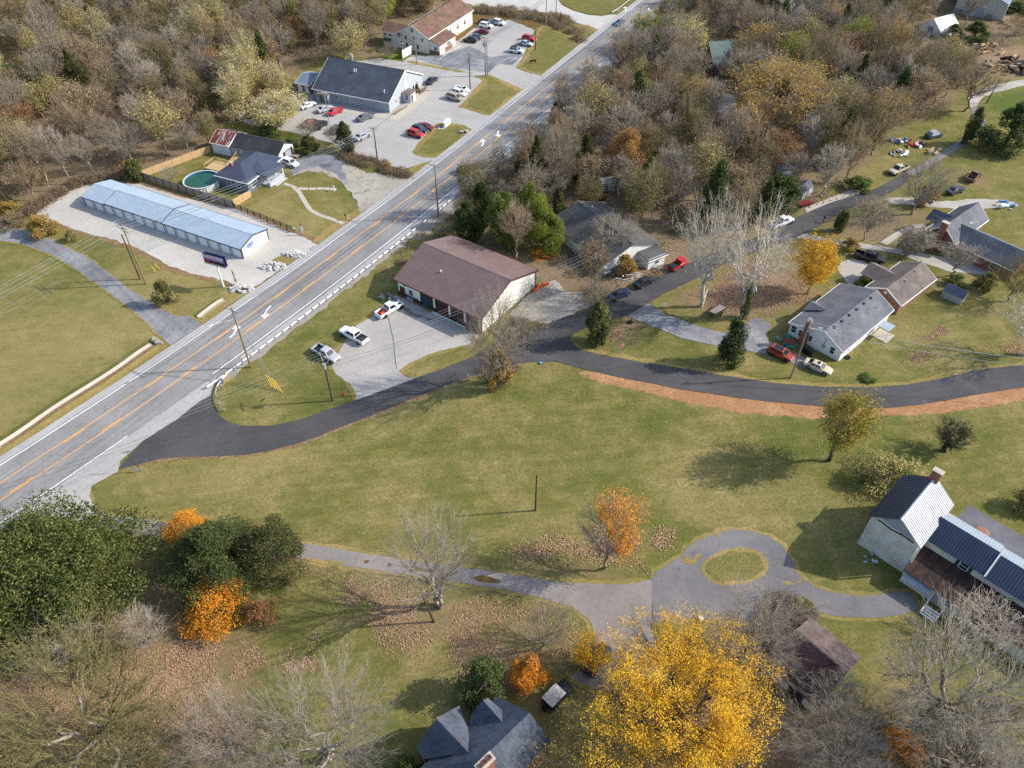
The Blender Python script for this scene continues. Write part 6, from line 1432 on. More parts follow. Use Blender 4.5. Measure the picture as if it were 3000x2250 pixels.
def make_bushy(key,seed,H,Wd,lf,nleaf,lsize,shape,lumps=16,bk='bark_dark',base=0.1,flat=0.3,shell=0.55,lf2=None,frac2=0.0,r0=0.18,twigs=0,elong=1.7,lobe=0.34):
 BUSHY.add(key);rng=np.random.default_rng(seed);p=blob_points(rng,nleaf,H,Wd,shape,lumps,base,shell,lobe)
 seg=[[0,0,-0.05,0,0,H*0.8,r0,r0*0.3]]
 for k in range(14):
  z=H*(0.12+0.6*k/14);a=rng.uniform(0,6.28);L=Wd*0.4*rng.uniform(0.6,1)
  seg.append([0,0,z,math.cos(a)*L,math.sin(a)*L,z+L*0.45,r0*0.35,0.02])
 trunk=tubes_mesh('trunk',seg,bk,5)
 v,f=leaves_arr(p,lsize,rng,flat,elong)
 mats=[lf];mi=np.zeros(len(f),int)
 if lf2:mats.append(lf2);mi=(rng.uniform(0,1,len(f))<frac2*(0.3+1.4*(np.sin(p[:,0]*1.3+seed)*np.cos(p[:,1]*1.1)>0.2))).astype(int)
 Vs,Fs,M2=[v],[f],[mi]
 if twigs:
  tg=[]
  for q in p[rng.integers(0,len(p),twigs)]:
   e=q+rng.normal(size=3)*0.35+np.array([q[0],q[1],0.6])*0.06;tg.append(np.concatenate([q*np.array([.6,.6,.8]),e,[0.025,0.01]]))
  me=tubes_mesh('tmp',tg,bk,3);co=np.zeros(len(me.vertices)*3);me.vertices.foreach_get('co',co);ff=np.zeros(len(me.loops),int);me.loops.foreach_get('vertex_index',ff)
  Vs.append(co.reshape(-1,3));Fs.append(ff.reshape(-1,4)+len(v));mats.append(bk);M2.append(np.full(len(ff)//4,len(mats)-1));bpy.data.meshes.remove(me)
 crown=fast_mesh('crown',np.concatenate(Vs),np.concatenate(Fs),mats,np.concatenate(M2))
 PROTO[key]=(trunk,crown,H,Wd);return PROTO[key]
def plant(key,loc,H=None,Wd=None,label='',cat='tree',group=None,name='bare_tree',rz=None,tilt=(0,0)):
 trunk,crown,h0,w0=PROTO[key]
 t=thing(name,label,cat,(loc[0],loc[1],0.0),random.uniform(0,6.28)if rz is None else rz,group)
 t.rotation_euler.x,t.rotation_euler.y=tilt
 sz=(H/h0)if H else 1.0;sx=(Wd/w0)if Wd else sz
 t.scale=(sx,sx,sz)
 obj('trunk',trunk,t);obj('crown',crown,t)
 return t
 # ---- prototypes
oak=make_tree
for k in range(5):
 oak('wood%d'%k,100+k,13,(7,8.5,7.5,6.5,9)[k],0.18,('bark_brown','bark_grey','bark_brown','bark_pale','bark_grey')[k],None,(None,'leaf_tan','leaf_olive',None,'leaf_tan')[k],(0,900,1200,0,500)[k],0.3,(5,5,5,6),tr=0.022,base=0.3,fan=0.8,low=0.22)
for k in range(3):
 oak('haze%d'%k,140+k,12,(7.5,8.5,7.5)[k],0.18,'bark_brown',None,('leaf_olive','leaf_tan','leaf_paleyellow')[k],3400,0.29,(5,5,5,5),tr=0.02,base=0.28,fan=0.7,clump=0.8)
oak('w_orange',160,13,8,0.2,'bark_brown',None,'leaf_rust',3600,0.34,(5,5,5,4),tr=0.024,base=0.3,fan=0.65,clump=0.6)
oak('w_ochre',161,13,8.5,0.2,'bark_pale',None,'leaf_ochre',4600,0.34,(5,5,5,4),tr=0.024,base=0.3,fan=0.65,clump=0.6)
oak('w_yellow',162,12,9,0.2,'bark_pale',None,'leaf_paleyellow',5600,0.32,(6,5,5,4),tr=0.024,base=0.25,clump=0.7)
oak('w_lime',163,13,9,0.22,'bark_brown',None,'leaf_lime',6500,0.36,(6,5,5,4),tr=0.024,base=0.25,clump=0.8,jit=0.55)
oak('bare_big',11,15,15,0.34,'bark_grey','bark_grey',n=(7,6,6,6),tr=0.012)
oak('bare_twin',12,14,14,0.4,'bark_grey','bark_grey',n=(5,6,6,7),split=2,base=0.24,fan=0.95,low=0.24,tr=0.011)
oak('bare_round',13,13,16,0.4,'bark_dark','bark_pale','leaf_olive',500,0.22,(7,6,6,6),tr=0.012,wig=0.1,base=0.25)
oak('bare_olive',14,14,18,0.4,'bark_grey','bark_olive','leaf_olive',2200,0.22,(7,6,6,7),tr=0.011,wig=0.08)
oak('bare_pale',15,14,16,0.27,'bark_pale','bark_grey',n=(7,7,6,6),tr=0.0095,wig=0.08)
oak('shrub_bare',16,6,6.5,0.16,'bark_grey',None,'leaf_tan',150,0.2,(4,5,6,7),split=3,base=0.06,fan=0.8,low=0.08,tr=0.01,jit=0.2)
oak('sapling',17,8,5,0.16,'bark_brown','bark_pale',n=(4,5,6,6),split=2,base=0.1,fan=0.8,low=0.1,tr=0.012)
oak('sycamore',18,17,17,0.46,'bark_white','bark_white','leaf_tan',900,0.26,(6,5,5,4),tr=0.018,wig=0.14,base=0.3,fan=0.5,low=0.3)
oak('sycamore_gold',19,19,18,0.36,'bark_white','bark_pale','leaf_ochre',11000,0.36,(6,6,5,5),tr=0.02,wig=0.1,clump=0.6,jit=0.5,cap=lambda s,H,W:s[:,2]>H*0.42)
oak('gold_big',20,15,17,0.36,'bark_dark','bark_dark','leaf_gold',64000,0.155,(8,7,6,4),tr=0.012,clump=0.56,jit=0.34,wig=0.08,low=0.12,nf=0.34)
oak('gold_small',21,8,6,0.16,'bark_brown','bark_brown','leaf_gold',4600,0.2,(5,5,5,4),tr=0.011,clump=0.5,jit=0.3)
oak('orange_yard',22,9,8,0.2,'bark_brown','bark_grey','leaf_amber',10000,0.19,(6,6,6,6),tr=0.011,clump=0.7,jit=0.28,cap=lambda s,H,W:(s[:,0]+s[:,2]*0.55>H*0.3)&(s[:,2]>H*0.3))
oak('orange_full',23,9,8,0.2,'bark_brown','bark_brown','leaf_gold',12000,0.22,(6,6,5,5),tr=0.012,clump=0.8,jit=0.33)
oak('green_gold',24,11,8,0.3,'bark_dark','bark_brown','leaf_mustard',7600,0.25,(6,6,5,4),tr=0.014,clump=0.6,base=0.25,low=0.22)
oak('lime_sparse',25,12,13,0.24,'bark_brown','bark_brown','leaf_mustard',9000,0.2,(6,6,6,5),tr=0.012,clump=0.5)
oak('dead_small',26,5.5,5,0.36,'bark_dark','bark_dark','leaf_ivy',900,0.2,(5,5,5,5),tr=0.014,wig=0.16,jit=0.2,clump=0.25)
leaf_done=True
con=lambda z:max(0.0,1.02-z)**0.75
egg=lambda z:max(0.05,math.sin(min(1,z*0.92+0.1)*math.pi))**0.6
dome=lambda z:math.sqrt(max(0.02,1-(z*0.98)**2))
col=lambda z:(0.75+0.25*math.sin(z*3))*(1-max(0,z-0.75)*2.6)
make_bushy('cedar',40,8,4.2,'leaf_cedar',9000,0.3,con,26,shell=0.5,elong=2.4,lobe=0.3)
make_bushy('cedar2',41,9,5,'leaf_evergreen',9000,0.32,con,26,shell=0.5,elong=2.4,lobe=0.32)
make_bushy('evergreen_round',42,7,7,'leaf_evergreen',11000,0.3,egg,30,elong=2.0)
make_bushy('spruce',43,12,12,'leaf_evergreen',42000,0.3,lambda z:(max(0,1.0-z)**0.6),70,shell=0.45,elong=3.0,lf2='leaf_cedar',frac2=0.25,lobe=0.26)
make_bushy('magnolia',44,12,20,'leaf_magnolia',60000,0.27,dome,90,shell=0.6,lf2='leaf_olive',frac2=0.12,lobe=0.24)
make_bushy('yew',45,12,10,'leaf_cedar',20000,0.3,egg,46,shell=0.5,elong=2.4,lf2='leaf_dark',frac2=0.3,lobe=0.28)
make_bushy('holly',46,6,3.6,'leaf_ivy',9000,0.22,col,26,shell=0.6,lobe=0.4)
make_bushy('bush_green',47,2.4,3.4,'leaf_green',3500,0.2,dome,16,r0=0.06)
make_bushy('bush_ochre',48,3,3.4,'leaf_ochre',4200,0.2,egg,18,r0=0.06,lf2='leaf_olive',frac2=0.5,twigs=80)
make_bushy('bush_olive',49,3.2,4,'leaf_olive',4200,0.22,egg,18,r0=0.06,twigs=80,lf2='leaf_paleyellow',frac2=0.4)
make_bushy('bush_orange',50,4,4.6,'leaf_amber',11000,0.15,dome,24,r0=0.08,lf2='leaf_rust',frac2=0.35,twigs=120)
make_bushy('maple',59,6,8,'leaf_amber',15000,0.19,dome,34,r0=0.1,lf2='leaf_ochre',frac2=0.2,twigs=160)
make_bushy('bush_rust',51,3,3.6,'leaf_rust',3000,0.16,egg,16,r0=0.06,twigs=120)
make_bushy('ivy_column',52,7,2.6,'leaf_ivy',6500,0.24,col,22,r0=0.2,lf2='leaf_olive',frac2=0.3,lobe=0.45)
make_bushy('lime_full',53,12,10,'leaf_lime',30000,0.28,egg,44,lf2='leaf_green',frac2=0.25,lobe=0.3,twigs=120)
make_bushy('vine_lime',60,12,8,'leaf_green',20000,0.3,egg,40,lf2='leaf_lime',frac2=0.4,lobe=0.3,twigs=120)
make_bushy('vine_tree',54,11,8,'leaf_ivy',17000,0.32,egg,36,lf2='leaf_green',frac2=0.2,lobe=0.32,twigs=120)
make_bushy('oak_orange',55,13,10,'leaf_rust',19000,0.28,egg,40,lf2='leaf_ochre',frac2=0.45,lobe=0.3,twigs=200,bk='bark_brown')
make_bushy('bush_pale',56,5,6,'leaf_paleyellow',6000,0.2,egg,26,lf2='leaf_green',frac2=0.45,twigs=160,bk='bark_brown')
make_bushy('brush',57,2.2,5,'brush_brown',2600,0.3,dome,18,bk='bark_brown',twigs=260,elong=4.0,lf2='leaf_olive',frac2=0.2,r0=0.04)
make_bushy('thicket',58,3.2,6,'leaf_olive',3400,0.3,dome,18,bk='bark_brown',twigs=260,lf2='brush_brown',frac2=0.5,r0=0.05)
# ---- trees one by one: (prototype, name, base tile point, photo row of the top (source px), crown width m, label, category)
def src_row(j,y):return 750*j+y/2.212
TL=[('magnolia','magnolia_tree',(-150,1500,375,1870),None,11,'huge dark broadleaf evergreen at the highway corner','tree'),('spruce','spruce_tree',(488,1500,770,1770),None,10,'wide blue-green conifer above the orange maple','tree'),('yew','cedar_tree',(700,1488,888,1735),None,9,'dark olive conifer leaning on the blue-green conifer','tree'),('maple','maple_tree',(538,1690,728,1860),None,5,'orange-yellow maple glowing under the wide conifer','tree'),('maple','maple_tree',(480,1494,610,1610),None,5,'small orange maple peeking out behind the wide conifer by the drive','tree'),('bush_rust','rusty_shrub',(719,1712,814,1862),None,4,'rusty thin shrub under the dark olive conifer','shrub'),('bare_twin','bare_tree',(1287,1778),1423,14.5,'bare grey twin-trunked tree beside the lower drive','tree'),('shrub_bare','bare_shrub',(1597,1886),1722,7,'bare grey shrub at the bend of the forecourt','shrub'),('orange_yard','orange_tree',(1771,1666),1423,9,'half-bare tree with orange leaves on one side in the big lawn','tree'),('gold_big','golden_tree',(1730,1800,2262,2335),None,14,'large golden yellow tree in full colour by the forecourt','tree'),('gold_small','golden_tree',(1669,1845,1785,1970),None,5.5,'small golden tree overhanging the black suv','tree'),('lime_sparse','yellow_green_tree',(1606,2065,1900,2300),None,10,'thin yellow-green tree between the slate roof and golden tree','tree'),('evergreen_round','evergreen_tree',(1350,1925,1493,2085),None,7,'dense green evergreen beside the slate roof','tree'),('bush_orange','orange_shrub',(1490,1898,1601,2055),None,5,'orange and olive shrub between the evergreen and the jeep','shrub'),('bare_olive','bare_tree',(338,2225),1790,22,'spreading olive-twigged tree in the bottom left leaf bed','tree'),('bare_pale','bare_tree',(500,1975,770,2310),None,12,'pale grey bare tree with a thick white limb near the bottom edge','tree'),('bare_pale','bare_tree',(690,1960,1180,2340),None,12,'pale bushy bare tree left of the slate-roofed house','tree'),('bush_pale','yellow_shrub',(-60,2130,80,2300),None,5,'pale yellow bush in the bottom left corner','shrub'),('bush_pale','yellow_shrub',(-40,1735,52,1885),None,5,'yellow bush at the left edge below the dark evergreen','shrub'),('sapling','bare_shrub',(45,1800,290,1930),None,6,'upright pale twigs rising left in front of the huge evergreen','shrub'),('sapling','bare_shrub',(335,1780,485,1900),None,6,'upright pale twigs at the right end of the huge evergreen','shrub'),('bare_big','bare_tree',(2181,1926),1670,13,'bare grey tree in front of the turning loop','tree'),('bare_round','bare_tree',(2130,1800,2330,1990),None,7,'crooked bare tree tangled over the old shed','tree'),('bare_round','bare_tree',(2700,2110),1775,20,'broad bare tree with dark leaning trunk below the farmhouse','tree'),('sapling','bare_tree',(2375,1930,2530,2110),None,6,'upright bare sapling in front of the old shed wall','tree'),('bare_pale','bare_tree',(2290,2050,2600,2290),None,9,'bare brown tree at the bottom edge below the old shed','tree'),('sapling','bare_tree',(2790,1745,2995,1890),None,6,'thin bare sapling against the farmhouse porch','tree'),('bush_orange','orange_shrub',(2590,2140,2700,2240),None,2.5,'low orange shrub at the bottom edge','shrub'),('bush_olive','yellow_shrub',(2,2,780,640),src_row(2,560),5.0,'sparse yellow-green weeds by the loop and shed','shrub'),('bare_big','bare_tree',(1457,1138),815,13,'bare tree with ivy-skirted trunk at the road junction','tree'),('bush_ochre','ivy_skirt',(1,1,1020,860),src_row(1,600),4.6,'yellow-green ivy mound at the foot of the junction tree','ivy'),('ivy_column','ivy_tree',(1,1,1655,565),src_row(1,290),4.2,'ivy-clad leaning trunk at the fork of the black road','tree'),('shrub_bare','bare_shrub',(1675,795,1815,915),None,6,'grey bare shrub around the transformer pole','shrub'),('bush_ochre','ochre_shrub',(1,1,1830,120),src_row(1,-20),4.5,'ochre shrub beside the white picket fence','shrub'),('holly','holly_tree',(2131,1066),935,4.6,'single cone-shaped dark green holly beside the white house drive','tree'),('sycamore','sycamore_tree',(2054,897),545,14,'white-limbed sycamore nearest the road junction','tree'),('sycamore','sycamore_tree',(2176,929),560,17,'white-limbed sycamore with ivy on its trunk by the leaf bed','tree'),('ivy_column','ivy_clump',(2,1,392,398),src_row(1,180),1.8,'dark ivy wrapped round the foot of the sycamore','ivy'),('orange_full','orange_tree',(2366,861),688,8.5,'bright yellow-orange tree beside the brown brick house','tree'),('green_gold','yellow_tree',(2427,1349),1110,8.8,'lone tree with yellow-green leaves beside the curved road','tree'),('dead_small','dead_tree',(2764,1321),1222,6.5,'small dark dead tree standing alone on the right lawn','tree'),('bush_pale','pale_shrub',(2520,1318,2696,1460),None,4.5,'pale green bush behind the old farmhouse','shrub'),('bush_green','green_shrub',(2,1,1190,800),src_row(1,755),3.0,'low green shrub on the lawn at the road bend','shrub'),('bush_green','green_shrub',(2,1,1165,215),src_row(1,130),3.4,'round green bush at the corner of the brown brick house','shrub'),('bush_ochre','yellow_shrub',(2,0,1090,1620),src_row(0,1540),3.8,'round yellow-green bush by the gravel lane and black pickup','shrub'),('vine_tree','holly_tree',(2222,510,2352,625),None,7,'big round dark-green holly beside the lane','tree'),('bush_green','green_shrub',(2,0,1130,1230),src_row(0,1130),6.5,'spreading green shrub along the lane bend','shrub'),('bare_big','bare_tree',(2,0,1480,1390),src_row(0,980),12,'dark-trunked bare tree between the lane and gravel turnout','tree'),('bush_ochre','yellow_shrub',(2,0,1560,1330),src_row(0,1190),5.0,'yellow sapling leaves around the dark-trunked tree','shrub'),('wood1','bare_tree',(2,0,1170,1560),src_row(0,1240),9.0,'green-tinged bare tree beside the gravel lane','tree'),('ivy_column','ivy_tree',(2,0,1010,1500),src_row(0,1360),2.6,'short ivy-choked trunk beside the lane','tree'),('shrub_bare','bare_shrub',(2,0,1440,1660),src_row(0,1470),6.5,'bare shrub below the curved front walk','shrub'),('wood3','bare_tree',(2,1,1740,130),src_row(0,1540),7.5,'thin bare tree before the red brick wing','tree'),('bush_green','green_shrub',(2,1,1760,180),src_row(1,110),4.5,'dark green shrub behind the garden shed','shrub'),('bush_olive','olive_shrub',(2,1,1950,200),src_row(1,90),5.0,'olive shrub below the red brick wing','shrub'),('sycamore','sycamore_tree',(2,1,2200,640),src_row(1,200),14,'white-limbed tree leaning in from the right edge','tree'),('bare_olive','bare_tree',(2930,720,3060,900),None,10,'tall olive-green tree at the right edge above the road','tree'),('sycamore_gold','sycamore_tree',(2150,150,2436,370),None,17,'tall sycamore with white limbs and golden crown in the woods','tree'),('orange_full','orange_tree',(2152,268,2266,385),None,9,'deep orange tree left of the white-limbed golden sycamore','tree'),('w_ochre','ochre_tree',(2160,48,2296,180),None,12,'rounded ochre tree between the green roof and far cottage','tree'),('oak_orange','oak_tree',(1770,368,1905,575),None,13,'big orange and yellow oak in the woods below the guardrail','tree'),('lime_full','lime_tree',(1500,525,1612,745),None,13,'bright lime-green tree, tallest in the row beside the garage hall','tree'),('lime_full','lime_tree',(1560,600,1655,785),None,9,'yellow-lime tree at the garage end of the lime-green row','tree'),('vine_lime','lime_tree',(1425,535,1530,765),None,12,'mid-green tree between the vine-covered and lime-green trees','tree'),('vine_tree','vine_tree',(1322,560,1415,760),None,9,'dark vine-covered tree between guardrail and lime-green tree','tree'),('w_lime','yellow_green_tree',(1,0,1985,330),src_row(0,60),11,'green tree by the far guardrail, nearest the highway','tree'),('w_lime','yellow_green_tree',(1,0,2160,300),src_row(0,80),12,'yellow-olive tree in the clump above the highway bend','tree'),('w_yellow','yellow_green_tree',(2,0,30,420),src_row(0,110),12,'olive-yellow tree right of the clump above the highway','tree'),('w_orange','rust_tree',(1,0,2090,160),src_row(0,25),9,'rust-topped tree at the top of the highway clump','tree'),('cedar','cedar_tree',(1,0,1580,1110),src_row(0,850),5.0,'pointed cedar beside an ivy trunk in the roadside woods','tree'),('cedar','cedar_tree',(1,0,1270,1110),src_row(0,1000),4.0,'small cedar on the roadside bank, left of two','tree'),('cedar2','cedar_tree',(1,0,1345,1110),src_row(0,1005),4.0,'small cedar on the roadside bank, right of two','tree'),('ivy_column','ivy_tree',(1,0,1160,1120),src_row(0,980),2.4,'leaning vine-covered stump by the guardrail','tree'),('ivy_column','ivy_tree',(1,0,1390,1180),src_row(0,1030),2.4,'ivy trunk under a bare tree in the roadside woods','tree'),('ivy_column','ivy_tree',(1,0,1530,1220),src_row(0,980),2.8,'forked ivy trunk in front of the pointed cedar','tree'),('bare_big','bare_tree',(1,0,1395,1200),src_row(0,800),11,'tall bare tree with ivy foot beside the guardrail','tree'),('bush_ochre','yellow_shrub',(1,0,1660,1310),src_row(0,1230),4.0,'yellow shrub on the ridge side of the derelict house','shrub'),('bare_round','bare_tree',(1,0,1740,1640),src_row(0,1330),12,'dark bare tree over the derelict roof','tree'),('cedar2','cedar_tree',(0,0,1740,900),src_row(0,790),7.0,'dark cedar behind the barn roof','tree'),('cedar','cedar_tree',(0,0,2010,985),src_row(0,865),5.5,'dark cedar at the barn gable end','tree'),('cedar2','cedar_tree',(0,0,1900,960),src_row(0,880),5.0,'low evergreen beside the barn gable','tree'),('cedar','cedar_tree',(1,0,35,980),src_row(0,780),5.6,'pointed olive cedar at the edge of the church lot','tree'),('w_yellow','pale_yellow_tree',(718,252,896,385),None,9,'pale yellow tree at the corner of the church lot','tree'),('shrub_bare','bare_shrub',(0,0,2000,880),src_row(0,760),7.0,'bare shrub in front of the parked maroon car','shrub'),('shrub_bare','bare_shrub',(0,0,2170,930),src_row(0,790),6.0,'bare shrub below the charcoal suv','shrub'),('w_ochre','golden_tree',(0,0,1720,520),src_row(0,200),9.5,'golden tree standing out in the woods left of the church','tree'),('w_orange','orange_tree',(0,0,1420,560),src_row(0,275),6.5,'narrow orange tree in the middle of the woods','tree'),('w_orange','orange_tree',(0,0,1915,310),src_row(0,70),8.0,'rusty orange tree high in the woods above the church','tree'),('w_yellow','yellow_tree',(1,0,70,390),src_row(0,130),11,'yellow tree behind the church roof','tree'),('w_lime','yellow_tree',(0,0,1010,390),src_row(0,240),9,'yellow-green tree in the middle of the upper woods','tree'),('w_lime','yellow_tree',(0,0,130,180),src_row(0,40),12,'yellow-green tree at the upper left of the woods','tree'),('w_ochre','ochre_tree',(0,0,410,560),src_row(0,420),8,'ochre tree beside the dark evergreen clump','tree'),('cedar2','evergreen_tree',(0,0,110,560),src_row(0,395),11,'green evergreen, tallest of the clump at the left edge','tree'),('evergreen_round','evergreen_tree',(0,0,200,660),src_row(0,520),9,'green evergreen in the front of the left clump','tree'),('cedar2','evergreen_tree',(0,0,330,690),src_row(0,480),9,'green evergreen at the right of the left clump','tree'),('evergreen_round','evergreen_tree',(0,0,40,700),src_row(0,600),8,'green evergreen at the very left edge of the woods','tree'),('cedar2','evergreen_tree',(0,0,560,510),src_row(0,410),6,'small dark evergreen among the bare woods','tree'),('w_yellow','pale_yellow_tree',(0,0,190,1010),src_row(0,780),12,'tan-yellow tree at the front left of the woods','tree'),('bare_pale','bare_tree',(0,0,860,1060),src_row(0,740),13,'pale bare tree at the wood edge above the storage yard','tree'),('ivy_column','ivy_tree',(0,0,885,1170),src_row(0,1030),4.0,'green vine-clad stump by the corner of the plank fence','tree'),('bush_ochre','yellow_shrub',(0,0,300,1520),src_row(0,1385),6.5,'yellow-green bush beside the weathered drive','shrub'),('bush_olive','small_shrub',(0,0,470,1560),src_row(0,1490),2.4,'small round bush on the strip by the storage yard','shrub'),('bush_ochre','orange_shrub',(0,0,85,1390),src_row(0,1300),5.0,'orange-yellow bush at the foot of the left utility pole','shrub'),('brush','red_brown_brush',(0,0,90,1470),src_row(0,1370),6.0,'red-brown brush between the left pole and the drive','shrub'),('bush_olive','olive_shrub',(0,1,1095,310),src_row(1,140),4.2,'olive bush on the grass by the highway signs','shrub'),('shrub_bare','bare_shrub',(0,0,1110,1180),src_row(0,1060),4.5,'bare shrub inside the plank fence by the pool','shrub'),('shrub_bare','bare_tree',(1,0,310,380),src_row(0,270),6.0,'small bare tree on the lawn by the white board sign','tree'),('cedar','evergreen_shrub',(1,0,492,598),src_row(0,540),1.6,'cone-shaped evergreen at the church gable','shrub'),('bush_ochre','yellow_shrub',(1,0,295,1100),src_row(0,1050),2.2,'small yellow bush on the verge by the driveway','shrub'),('cedar2','dark_tree',(2,0,2080,960),src_row(0,650),13,'big dark cedar at the right edge beyond the lane','tree'),('ivy_column','ivy_tree',(2,0,1835,930),src_row(0,690),3.2,'vine-covered trunk beside the worn road bend','tree'),('cedar2','dark_tree',(2,0,1880,260),src_row(0,130),9,'dark cedar in front of the far warehouse','tree'),('cedar2','dark_tree',(2,0,1740,250),src_row(0,150),7,'dark cedar beside the white shelter','tree'),('cedar2','dark_tree',(2,0,2150,80),src_row(0,0),9,'dark cedar at the top right behind the warehouse','tree'),('cedar2','dark_tree',(2,0,1140,240),src_row(0,110),7,'dark evergreen in the upper middle of the right woods','tree'),('w_lime','yellow_green_tree',(2,0,1690,430),src_row(0,280),12,'yellow-green thicket tree below the white shelter','tree'),('w_lime','yellow_green_tree',(2,0,1500,440),src_row(0,300),11,'yellow-green tree at the left of the bright thicket','tree'),('bare_pale','bare_tree',(2,0,1000,200),src_row(0,-30),11,'white-stemmed bare tree at the top of the right woods','tree'),('bare_pale','bare_tree',(2,0,800,330),src_row(0,80),10,'white-stemmed bare tree above the golden sycamore','tree'),('wood0','bare_tree',(2,0,1830,720),src_row(0,390),13,'leaning bare trees by the gravel lane bend','tree'),('bush_olive','yellow_shrub',(2,1,2230,1640),src_row(1,1500),5,'yellow bush behind the farmhouse addition','shrub'),('brush','dead_brush',(2,2,1900,1480),src_row(2,1390),4,'dead brush beside the stump in the bottom right','shrub'),('bush_green','green_shrub',(1,2,440,1720),src_row(2,1540),4,'dark green shrub against the slate-roofed house','shrub'),('bush_rust','rusty_shrub',(0,0,820,1130),src_row(0,1040),3,'small rusty shrub at the wood edge by the fence corner','shrub'),('bush_orange','orange_shrub',(1,0,1290,1650),src_row(0,1590),5,'orange shrub behind the garage hall roof','shrub'),]
TL+=[('bare_round','bare_tree',(2640,2090,3020,2320),None,9,'tangled bare tree in the bottom right corner','tree'),('bare_pale','bare_tree',(2330,2130,2640,2330),None,7,'thicket of bare brown stems at the bottom edge right of the golden tree','tree'),('bare_olive','bare_tree',(100,2080,560,2380),None,9,'low olive-twigged tree at the bottom left edge','tree'),('shrub_bare','bare_shrub',(2280,1760,2420,1860),None,3.5,'bare thorn shrub between the loop and the old shed','shrub'),('sapling','bare_tree',(2640,640,2760,760),None,6,'small bare tree beside the curved front walk','tree')]
TL+=[('vine_tree','vine_tree',(1375,520,1450,690),None,10,'tall dark vine-hung tree behind the vine-covered tree','tree'),('ivy_column','ivy_tree',(1560,590,1585,690),None,8,'dark ivy spire in front of the lime-green row','tree')]
PLACED=[]
def solve_h(p,row,Wd,cf=0.6,bf=0.42):
 "height whose crown silhouette reaches photo row"
 hr=hgt(p,row);th=math.atan2(CAMH,math.hypot(p.x,p.y));E_=hr*math.cos(th);lo,hi=0.3,40.0
 while Wd>0.8 and Wd/2*math.sin(th)>0.8*E_:Wd*=0.93
 for _ in range(30):
  H=(lo+hi)/2;v=cf*H*math.cos(th)+math.hypot(Wd/2*math.sin(th),bf*H*math.cos(th))
  lo,hi=(H,hi)if v<E_ else(lo,H)
 return max(H,0.6),Wd
for key,name,b_,row,wd_,lab,cat in TL:
 if len(b_)==4 and row is None:
  x0,y0,x1,y1=b_;H=wd_;p=P((x0+x1)/2,(y0+y1)/2,(0.44 if key in BUSHY else 0.58)*H);W_=(x1-x0)/FPX*math.sqrt(p.x**2+p.y**2+(CAMH-p.z)**2)
  p.z=0;plant(key,p,H,W_,lab,cat,None,name,None if key!='orange_yard' else 0.3);wd_=W_
 else:
  p=T(*b_)if len(b_)==4 else P(*b_);hh,W_=solve_h(p,row,wd_);plant(key,p,hh,W_,lab,cat,None,name,None if key!='orange_yard' else 0.3)
 PLACED.append((p.x,p.y,wd_*0.3 if cat=='tree' else 1.0))
 # ---- woodland, tree by tree
def inside(poly,x,y):
 c=False;k=len(poly)
 for i in range(k):
  a,b=poly[i],poly[(i+1)%k]
  if(a[1]>y)!=(b[1]>y)and x<(b[0]-a[0])*(y-a[1])/(b[1]-a[1])+a[0]:c=not c
 return c
LANES=[([T(2,0,*q)for q in((-300,1700),(420,1600),(700,1510),(990,1360),(1280,1250),(1460,1130),(1750,965),(1900,870),(1925,760),(1880,690),(1900,630),(2100,550),(2400,510))],5.0),([T(2,0,*q)for q in((200,640),(290,720),(320,900))],4.5)]
CLEAR=[(T(1,0,1480,80),14),(T(2,0,2150,400),26),(T(2,0,1600,900),9),(T(2,0,1450,960),8),(T(2,0,1640,1060),6),(T(2,0,250,1180),6),(T(2,0,900,1180),5),(T(2,0,700,1150),4),(T(1,0,1680,1200),3),(T(2,1,60,-40),10),(T(1,1,1750,110),7),(T(1,1,1400,100),8),(T(1,0,1750,1600),5),(T(2,0,820,1330),5),(T(2,0,2050,50),24),(T(2,0,1650,230),14),(T(2,0,760,150),6),(T(2,0,200,520),6)]
def seg_d(p,a,b):
 d=b-a;u=max(0,min(1,((p[0]-a.x)*d.x+(p[1]-a.y)*d.y)/(d.x**2+d.y**2+1e-9)))
 return math.hypot(p[0]-a.x-u*d.x,p[1]-a.y-u*d.y)
def free(x,y,gap):
 for q in FOOT:
  if inside([(v.x,v.y)for v in inflate(q,2.2)],x,y):return False
 for pl,r in LANES:
  for a,b in zip(pl[:-1],pl[1:]):
   if seg_d((x,y),a,b)<r:return False
 for c,r in CLEAR:
  if math.hypot(x-c.x,y-c.y)<r:return False
 if 0<y<420 and-13.0<(x-hx(y))*math.cos(math.atan(hdx(y)))<10.5:return False
 for a,b,r in PLACED:
  if(x-a)**2+(y-b)**2<(gap*0.5+r)**2:return False
 return True
def forest(poly,n,gap,weights,labels,group,hmin,hmax,seed,zones):
 rng=random.Random(seed);pts=[(p.x,p.y)for p in poly]
 xs=[p[0]for p in pts];ys=[p[1]for p in pts];cnt=0;tries=0
 keys=list(weights);wts=[weights[k]for k in keys];spots=[]
 while cnt<n and tries<n*60:
  tries+=1;x,y=rng.uniform(min(xs),max(xs)),rng.uniform(min(ys),max(ys))
  u,v=proj((x,y,0))
  if not(-160<u<3160 and-60<v<2400):continue
  if not inside(pts,x,y)or not free(x,y,gap):continue
  PLACED.append((x,y,gap*0.5));spots.append((x,y));cnt+=1
 for x,y in spots:
  key=rng.choices(keys,wts)[0];hh=rng.uniform(hmin,hmax)
  nm,lb=labels[key];lb=lb+' '+min(zones,key=lambda z:math.hypot(z[0].x-x,z[0].y-y))[1]
  plant(key,(x,y),hh,PROTO[key][3]*(hh/PROTO[key][2])**0.6*rng.uniform(0.75,1.25),lb,'tree',group,nm,rng.uniform(0,6.28))
 return cnt
